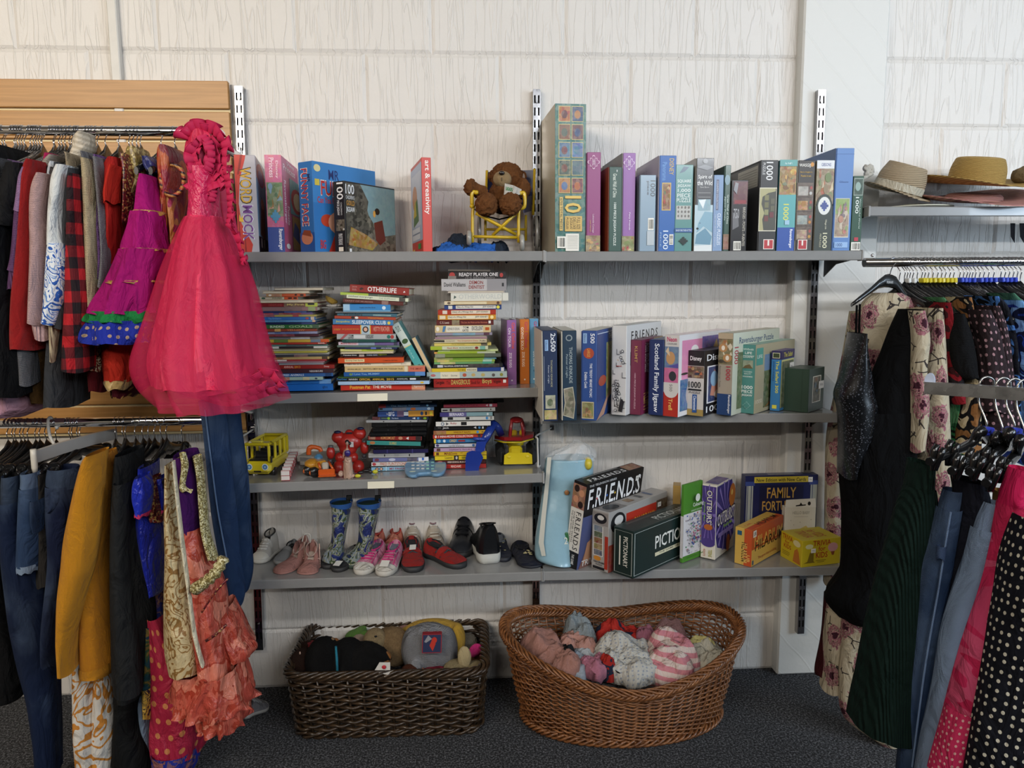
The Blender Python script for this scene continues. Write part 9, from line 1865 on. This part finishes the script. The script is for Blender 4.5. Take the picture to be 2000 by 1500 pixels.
# red and white foam blocks
for i in range(8):
 t_ = i/7; px = 558+18*t_; py = 939-44*t_**.9; c = atz(px, py, Z3(px))
 th = thing('game_block', 'red backed white number block in the toppling row beside the toy bus', 'game block', c, 'red and white number blocks')
 m = MB().use(PL, '#b0202c'); q = Matrix.Rotation(-.12, 3, 'X') @ Matrix.Rotation(.1, 3, 'Z'); m.box(c+EZ*.0165+Vector((0, .004, 0)), (.028, .009, .033), q, .001)
 m.color('#d2c9c6'); m.box(c+EZ*.025+Vector((0, -.0012, 0)), (.026, .004, .014), q); m.box(c+EZ*.009+Vector((0, -.0005, 0)), (.026, .004, .013), q); m.box(c+EZ*.0335+Vector((0, .003, 0)), (.026, .007, .001), q); m.build('block', th)
b = solve(580, 640, 904, 893, 'R', 668, .12, z=Z3(600)+.012)
puzzle('pale grey flat game box lying behind the orange toy digger', b, '#a8a49c', F=[('r', .1, .2, .5, .8, '#77787c', .7)], T=[('r', .05, .05, .95, .95, '#989186')], name='board_game_box', cat='board game')
mb_ = MB().use(PL, '#777'); b2x = Bx(b.O-EZ*.0115+b.ex*.01, b.ex, b.ey, EZ, b.t*.8, b.L*.9, .011); 
puzzle('white thin box under the pale grey flat game box', b2x, '#bcb8b0', name='card_box', cat='box')
# orange digger
Yg = atz(610, 930, Z3(610)).y; th = thing('toy_digger', 'small orange and yellow toy digger with a blue cab', 'toy digger', atz(625, 925, Z3(620)))
G = lambda x, y, dy=0.0: at(x, y, Yg+dy)
for x, y, dy in ((602, 919, .0), (614, 922, -.01), (634, 918, .07), (622, 915, .075)):
 part(th, 'wheel', lambda m: m.lathe(G(x, y, dy), [(.003, -.012), (.015, -.012), (.0175, -.006), (.0175, .006), (.015, .012), (.003, .012)], 20, Matrix.Rotation(-.9, 3, 'Z') @ Matrix.Rotation(PI/2, 3, 'Y')), PL, '#1a1a1b')
 part(th, 'wheel_hub', lambda m: m.ell(G(x, y, dy)+Vector((-.008, -.012, 0)), (.014, .008, .016)), PL, '#c9622a')
part(th, 'body', lambda m: (m.ell(G(610, 905, .02), (.05, .07, .032), nu=20), m.box(G(622, 906, .02), (.04, .07, .03), Matrix.Rotation(.6, 3, 'Z'), .008)), PL, '#cc8f2e')
part(th, 'grille', lambda m: m.box(G(635, 910, -.012), (.022, .016, .024), Matrix.Rotation(.2, 3, 'Z'), .004), PL, '#c2b8a8')
part(th, 'cab', lambda m: m.box(G(622, 893, .04), (.026, .03, .022), Matrix.Rotation(.3, 3, 'Z'), .008), PL, '#4c84ac')
part(th, 'loader_bucket', lambda m: (m.box(G(638, 924, -.035), (.052, .012, .026), Matrix.Rotation(.1, 3, 'Z'), .003), m.box(G(639, 929, -.045), (.056, .022, .005), Matrix.Rotation(.1, 3, 'Z'), .002), m.tube([G(622, 904, -.02), G(626, 916, -.03)], .004, 8), m.tube([G(642, 902, 0), G(650, 916, -.03)], .004, 8)), PL, '#cf5a1e')
part(th, 'digger_arm', lambda m: (m.tube(sm([G(603, 888, .05), G(604, 876, .05), G(612, 873, .05), G(624, 876, .05), G(627, 882, .05)], 4), [.0085]*8+[.007]*9, 10),), PL, '#c9591f')
# plain red robot, plain doll, lying figure
Yr = -.17; V = lambda x, y, dy=0.0: at(x, y, Yr+dy)
th = thing('toy_robot', 'bulky plain red toy robot with dark blue shoulder discs', 'toy robot', atz(676, 915, Z3(676)))
D_ = lambda x, y, dx, dy_, dz, dd=0, r=(0, 0, 0): (V(x, y, dd), (dx, dy_, dz), r)
RD = m_col('red_toy_plastic', .35, 0, .2)
def bl(nm, *p, col='#b02a22', vox=.0035): blob(nm, th, list(p), RD, col, vox)
bl('torso', D_(682, 862, .088, .06, .062), D_(680, 876, .06, .055, .05))
bl('head', D_(682, 846, .03, .03, .026))
part(th, 'visor', lambda m: m.box(V(682, 846, -.014), (.02, .006, .006), bev=.002), PL, '#2a2c34')
for s in ('l', 'r'):
 A_ = ((661, 854, 646, 884, 645, 900), (702, 847, 712, 874, 711, 890))[s == 'r']
 bl('shoulder', D_(A_[0], A_[1], .046, .05, .042)); bl('forearm', D_(A_[2], A_[3], .03, .034, .046))
 part(th, 'wrist', lambda m: m.tube([V(A_[2], A_[3]-14), V(A_[2], A_[3]-9)], .009, 10), PL, '#55565a')
 part(th, 'hand', lambda m: (m.ell(V(A_[4], A_[5]), (.016, .02, .014)), [m.tube([V(A_[4]-3+3*i, A_[5]+2), V(A_[4]-3+3*i, A_[5]+7, -.004)], .0022, 6) for i in range(3)]), PL, '#4a4b50')
 part(th, 'shoulder_disc', lambda m: m.ell(V(A_[0]+(-2 if s == 'l' else 2), A_[1]-10, -.012), (.024, .02, .010)), PL, '#1b1c40')
for x, y in ((664, 893), (690, 893)): bl('thigh', D_(x, y, .034, .04, .036)); 
for x, y in ((662, 912), (700, 911)): bl('lower_leg', D_(x, y, .04, .05, .045, -.01)); bl('foot', D_(x, y+12, .04, .06, .016, -.01))
part(th, 'price_sticker', lambda m: m.box(V(687, 868, -.034), (.012, .001, .018)), CARD, '#d2cecb')
Yp = atz(680, 935, Z3(680)).y+.012; V = lambda x, y, dy=0.0: at(x, y, Yp+dy)
th = thing('doll', 'small doll in violet top and long peach gown before the red robot', 'doll', atz(680, 935, Z3(680)))
part(th, 'gown', lambda m: drape(m, [(893, 673, 686), (905, 671, 688), (920, 671, 689), (934, 672, 690)], Yp, .024, 6, .05, 28, cap=True), m_cloth('satin'), '#bf9f8c')
part(th, 'train', lambda m: (m.ell(V(666, 925, .005), (.018, .03, .02)), m.ell(V(689, 929, .003), (.016, .022, .012))), m_cloth('satin'), '#c2a08c')
blob('figure', th, [(V(678, 866), (.011, .013, .015)), (V(678, 873), (.006, .006, .01)), (V(678, 884), (.019, .013, .03)), (V(671, 888, 0), (.006, .007, .034), (0, .15, 0)), (V(677, 902, -.012), (.016, .007, .006), (0, .6, 0))], PL, '#b58c78', .0018)
part(th, 'bodice', lambda m: m.ell(V(678.5, 885, -.001), (.0205, .0155, .024)), PL, '#3c2a74')
part(th, 'hair', lambda m: (m.ell(V(678, 863, .003), (.014, .015, .014)), m.ell(V(683, 866, .009), (.01, .012, .01))), PL, '#1f1618')
th = thing('action_figure', 'tiny black and yellow jointed figure lying beside the red robot', 'figure', atz(712, 928, Z3(712)))
Z_ = Z3(712); W3 = lambda x, y, h=.006: atz(x, y, Z_)+EZ*h
blob('figure', th, [(W3(716, 922), (.03, .02, .012), (0, 0, .3)), (W3(705, 926), (.026, .01, .01), (0, 0, .5)), (W3(724, 925), (.026, .01, .01), (0, 0, -.2)), (W3(725, 915), (.014, .014, .012)), (W3(720, 919), (.03, .016, .012))], PL, '#1d1d1c', .0018)
part(th, 'boot', lambda m: (m.ell(W3(699, 933), (.02, .012, .012)),), PL, '#c4c02a'); part(th, 'boot', lambda m: m.ell(W3(733, 926, .008), (.018, .01, .014)), PL, '#c4c02a'); part(th, 'hair', lambda m: m.ell(W3(727, 911, .008), (.012, .012, .01)), PL, '#5a2a3a')
# keyed learning toy
zk = Z3(830); th = thing('toy_calculator', 'pale blue toy calculator with rounded corners and pastel keys', 'toy calculator', atz(831, 925, zk))
Q = lambda x, y, h=0.0: atz(x, y, zk)+EZ*h
ol = [(790, 921), (792, 930), (800, 935), (812, 935), (818, 932), (840, 931), (846, 933), (858, 933), (868, 929), (872, 920), (869, 911), (868, 902), (858, 899), (840, 898), (815, 899), (800, 903), (797, 912)]
q4 = [Q(x, y) for x, y in ol]; cc_ = sum(q4, Vector())/len(q4)
part(th, 'casing', lambda m: m.rings([[cc_+(p-cc_)*k+EZ*(z_+.10*(p.y-min(w.y for w in q4))*(z_ > .001)) for p in sm(q4+[q4[0]], 3)[:-1]] for k, z_ in ((.94, 0), (1, .005), (1, .010), (.95, .013))]), PL, '#6e98ba')
up = lambda x, y, h: Q(x, y, .0135+.10*(Q(x, y).y-min(w.y for w in q4))+h)
part(th, 'screen', lambda m: m.prism([up(810, 907, 0), up(857, 906, 0), up(856, 902.5, 0), up(811, 903, 0)], (0, 0, .002)), PL, '#101210')
for i in range(5):
 for j in range(4):
  x, y = 807+i*9.5, 926-j*4.6; part(th, 'key', lambda m: m.box(up(x, y, -.001), (.011, .010, .005), bev=.0015), PL, ('#c9cac4', '#c6c9c4', '#c9cac4', '#8fc4ae', '#86b8b0')[i])
part(th, 'corner_pad', lambda m: m.ell(up(806, 930, -.002), (.024, .014, .005)), PL, '#b5c2b2'); part(th, 'corner_pad', lambda m: m.ell(up(848, 929, -.002), (.024, .014, .005)), PL, '#b5c2b2')
# excavator with blue arm
Ye = atz(1010, 907, Z3(1010)).y; V = lambda x, y, dy=0.0: at(x, y, Ye+dy)
th = thing('toy_digger', 'large toy digger with red cab, yellow blade and long blue arm', 'toy digger', atz(1008, 907, Z3(1008)))
rd = '#8c1a1e'; yw = '#cfb81f'
part(th, 'turntable_body', lambda m: m.rings([[V(x, y, dy)+EZ*h for x, y, dy in ((966, 857, .04), (968, 853, .09), (985, 848, .15), (1025, 848, .15), (1043, 850, .06), (1041, 855, .0), (1018, 861, -.03), (985, 861, -.01))] for h in (0, .012)], smooth=False), PL, rd)
part(th, 'yellow_rim', lambda m: m.tube([V(966, 860, .03), V(985, 864, -.012), (V(1018, 864, -.032)), V(1042, 857, 0)], .0028, 6), PL, yw)
for x0, x1, dy in ((996, 1000, -.0), (1022, 1017, -.0), (995, 1001, .06), (1024, 1019, .06)): part(th, 'cab_post', lambda m: m.tube(sm([V(x0, 857, dy), V(x0+(2 if x0 < 1005 else -1), 835, dy), V(x1, 820, dy+.01)], 4), .0055, 8), PL, rd)
part(th, 'cab_roof', lambda m: m.ell(V(1009, 820, .03), (.046, .085, .018)), PL, rd); part(th, 'cab_seat', lambda m: (m.box(V(1004, 848, .05), (.02, .02, .03), bev=.004), m.box(V(1018, 848, .05), (.014, .02, .03), bev=.004)), PL, '#c9a82a')
for x in (975, 1036): part(th, 'crawler_track', lambda m: m.box(V(x+2, 884, .05), (.03, .14, .062), bev=.016), m_col('black_rubber', .6), '#161617')
part(th, 'chassis', lambda m: (m.box(V(1006, 880, .03), (.045, .08, .045), bev=.008), m.lathe(V(1006, 868, .05), [(.03, 0), (.03, .012)], 20)), PL, yw)
part(th, 'dozer_blade', lambda m: (m.rings([[V(x, y, -.03+d_) for x, y in ((985, 889), (993, 884), (1032, 884), (1039, 888), (1040, 906), (984, 907))] for d_ in (0, .012)], smooth=False), m.ell(V(994, 893, -.03), (.012, .004, .01)), m.ell(V(1030, 892, -.03), (.012, .004, .01))), PL, yw)
part(th, 'boom', lambda m: (m.tube([V(978, 848, .02), V(972, 834, .0), V(962, 826, -.01)], [.015, .016, .015], 4), m.tube([V(966, 826, -.01), V(950, 853, -.03), V(940, 872, -.04)], [.016, .018, .012], 4)), PL, '#20388c')
part(th, 'pivot_pin', lambda m: m.tube([V(924, 857, -.045), V(948, 858, -.045)], .006, 12), PL, '#24409c')
part(th, 'stick', lambda m: m.rings([[V(x, y, -.05+d_) for x, y in ((931, 862), (950, 862), (946, 880), (940, 884), (928, 880))] for d_ in (0, .03)], smooth=False), PL, '#213a92')
part(th, 'bucket', lambda m: m.rings([[V(x, y, -.065+d_) for x, y in ((912, 884), (922, 880), (938, 882), (944, 894), (936, 912), (934, 928), (909, 927), (909, 896))] for d_ in (0, .045)], smooth=False), PL, '#1d3488')
# wheelchair and bear
Yw = -.26; V = lambda x, y, dy=0.0: at(x, y, Yw+dy)
th = thing('toy_wheelchair', 'yellow toy wheelchair with a navy seat carrying the brown teddy bear', 'toy wheelchair', Vector((V(975, 488).x, Yw+.06, Z_TOP)))
yk = '#cba81c'
def tubes(nm, *ps, r=.0045, col=yk): part(th, nm, lambda m: [m.tube(sm(p, 4) if len(p) > 2 else p, r, 8) for p in ps], PL, col)
for x in (923, 1013): tubes('front_leg', [V(x+2, 402), V(x, 420), V(x, 474)], r=.005)
for x in (948, 1027): tubes('rear_leg', [V(x, 420, .14), V(x, 470, .14)])
tubes('armrest', [V(930, 376), V(922, 376, -.002), V(922, 402)], r=.006); tubes('armrest', [V(1016, 378), V(1024, 378), V(1024, 404), V(1012, 406)], r=.006)
for x, y in ((922, 403), (930, 376), (1016, 377), (1012, 404)): part(th, 'joint_knob', lambda m: m.ell(V(x, y, -.002), (.016, .014, .014)), PL, yk)
tubes('cross_brace', [V(929, 416), V(1008, 458, .02)], [V(1008, 416), V(962, 460, .02)], r=.0055); tubes('front_bar', [V(924, 462), V(1010, 464)], r=.005); tubes('rear_bar', [V(948, 448, .14), V(1027, 448, .14)])
part(th, 'seat_sling', lambda m: m.rings([[V(x, y, dy) for x, y in ((926, 410), (950, 424), (975, 430), (1000, 424), (1018, 408))] for dy in (0, .14)]+[[V(x, y-3, dy) for x, y in ((926, 410), (950, 424), (975, 430), (1000, 424), (1018, 408))] for dy in (.14, 0)], closed=False), m_col('navy_vinyl', .4), '#1c2547')
part(th, 'side_panel', lambda m: m.prism([V(1020, 386, .02), V(1022, 416, .02), V(1036, 412, .14), V(1038, 382, .14)], (.003, 0, 0)), m_col('navy_vinyl', .4), '#1c2547')
part(th, 'backrest', lambda m: m.rings([[V(x, y, dy) for x, y, dy in ((952, 336, .15), (975, 334, .165), (1010, 333, .165), (1044, 332, .15))], [V(x, y, dy) for x, y, dy in ((950, 400, .14), (975, 400, .155), (1010, 400, .155), (1040, 400, .14))]], closed=False), m_col('navy_vinyl', .4), '#1c2547')
for x, y0, y1 in ((951, 333, 420), (1044, 330, 420)): tubes('back_post', [V(x, y0, .15), V(x-3, y1, .14)])
def wheel(x, y, dy, R_, tyre, nm='wheel', w=.006, hub=None):
 c = V(x, y, dy); q = Matrix.Rotation(PI/2, 3, 'Y'); o_ = part(th, nm, lambda m: m.tube([c+Vector((0, R_*math.cos(a), R_*math.sin(a))) for a in [2*PI*i/28 for i in range(29)]], w, 8), PL, tyre)
 part(th, nm+'_spokes', lambda m: [m.tube([c, c+Vector((0, R_*math.cos(a), R_*math.sin(a)))], .0022, 5) for a in [2*PI*i/8 for i in range(8)]]+[m.ell(c, (.012, .014, .014))], PL, hub or '#16192c')
wheel(936, 456, .10, .050, '#77746e', 'drive_wheel', hub='#77746e'); wheel(1046, 458, .10, .055, '#77746e', 'drive_wheel')
wheel(916, 465, -.01, .016, '#9a9892', 'caster_wheel', .008, '#8a8882'); wheel(1019, 474, -.012, .019, '#a19f98', 'caster_wheel', .008, '#8a8882')
Yw = -.24
tb = thing('teddy_bear', 'curly brown teddy bear leaning back in the toy wheelchair', 'teddy bear', V(973, 410))
blob('body', tb, [(V(990, 345, .07), (.105, .09, .09)), (V(985, 385, .05), (.1, .1, .11)), (V(932, 372, -.0), (.08, .05, .042), (0, .35, 0)), (V(918, 366, -.01), (.04, .05, .05)), (V(1020, 370, .03), (.05, .06, .07)), (V(1019, 344, .09), (.03, .03, .04)), (V(963, 344, .09), (.03, .03, .04))], FU, '#8f5a2e', .004, .006)
for x, y, dy in ((950, 400, -.035), (997, 399, -.035)): blob('foot', tb, [(V(x, y, dy), (.072, .075, .07))], FU, '#965f33', .004, .006)
blob('muzzle', tb, [(V(981, 350, .018), (.06, .05, .052))], FL, '#a28862', .003); part(tb, 'nose', lambda m: m.ell(V(980, 338, -.008), (.019, .012, .013)), BLK, '#17120f')
part(tb, 'mouth', lambda m: m.tube([V(980, 346, -.010), V(980, 354, -.010)], .001, 5), BLK, '#3a2a1c')
for x in (963, 1004): part(tb, 'ear_lining', lambda m: m.ell(V(x if x < 980 else 1021, 346, .072), (.014, .01, .026)), FL, '#b8a090')
part(tb, 'printed_bib', lambda m: (m.rings([[V(986, 358, -.028), V(1003, 362, -.034), V(1019, 370, -.022)], [V(984, 380, -.034), V(1001, 383, -.042), V(1016, 380, -.03)]], closed=False), m.color('#3d8a50'), m.text('soon', (V(1001, 367, -.040), V(988, 364, -.037)-V(1001, 367, -.040), Vector((0, .001, -.011)), Vector((0, -1, 0))), 0, 0, 1, 1)), W_, '#b8b4ac')
th = thing('t_shirt', 'crumpled navy and bright blue T-shirt lying by the toy wheelchair', 'shirt', atz(900, 480, Z_TOP))
zt = Z_TOP+.001
part(th, 'navy_fold', lambda m: (crumple(m, (at(897, 470, -.2).x, -.2, zt), .10, .13, .055, 1.2), crumple(m, (at(972, 470, -.2).x, -.2, zt), .07, .1, .038, 4.2), crumple(m, (at(876, 480, -.2).x, -.19, zt), .11, .08, .03, 7.7)), W_, '#26303e')
part(th, 'blue_fold', lambda m: (crumple(m, (at(890, 480, -.22).x, -.24, zt), .13, .06, .03, 2.4), crumple(m, (at(935, 480, -.22).x, -.235, zt), .13, .06, .03, 5.1)), W_, '#2c5fae')
for o in bpy.data.objects:
 if '_o' in o: del o['_o']
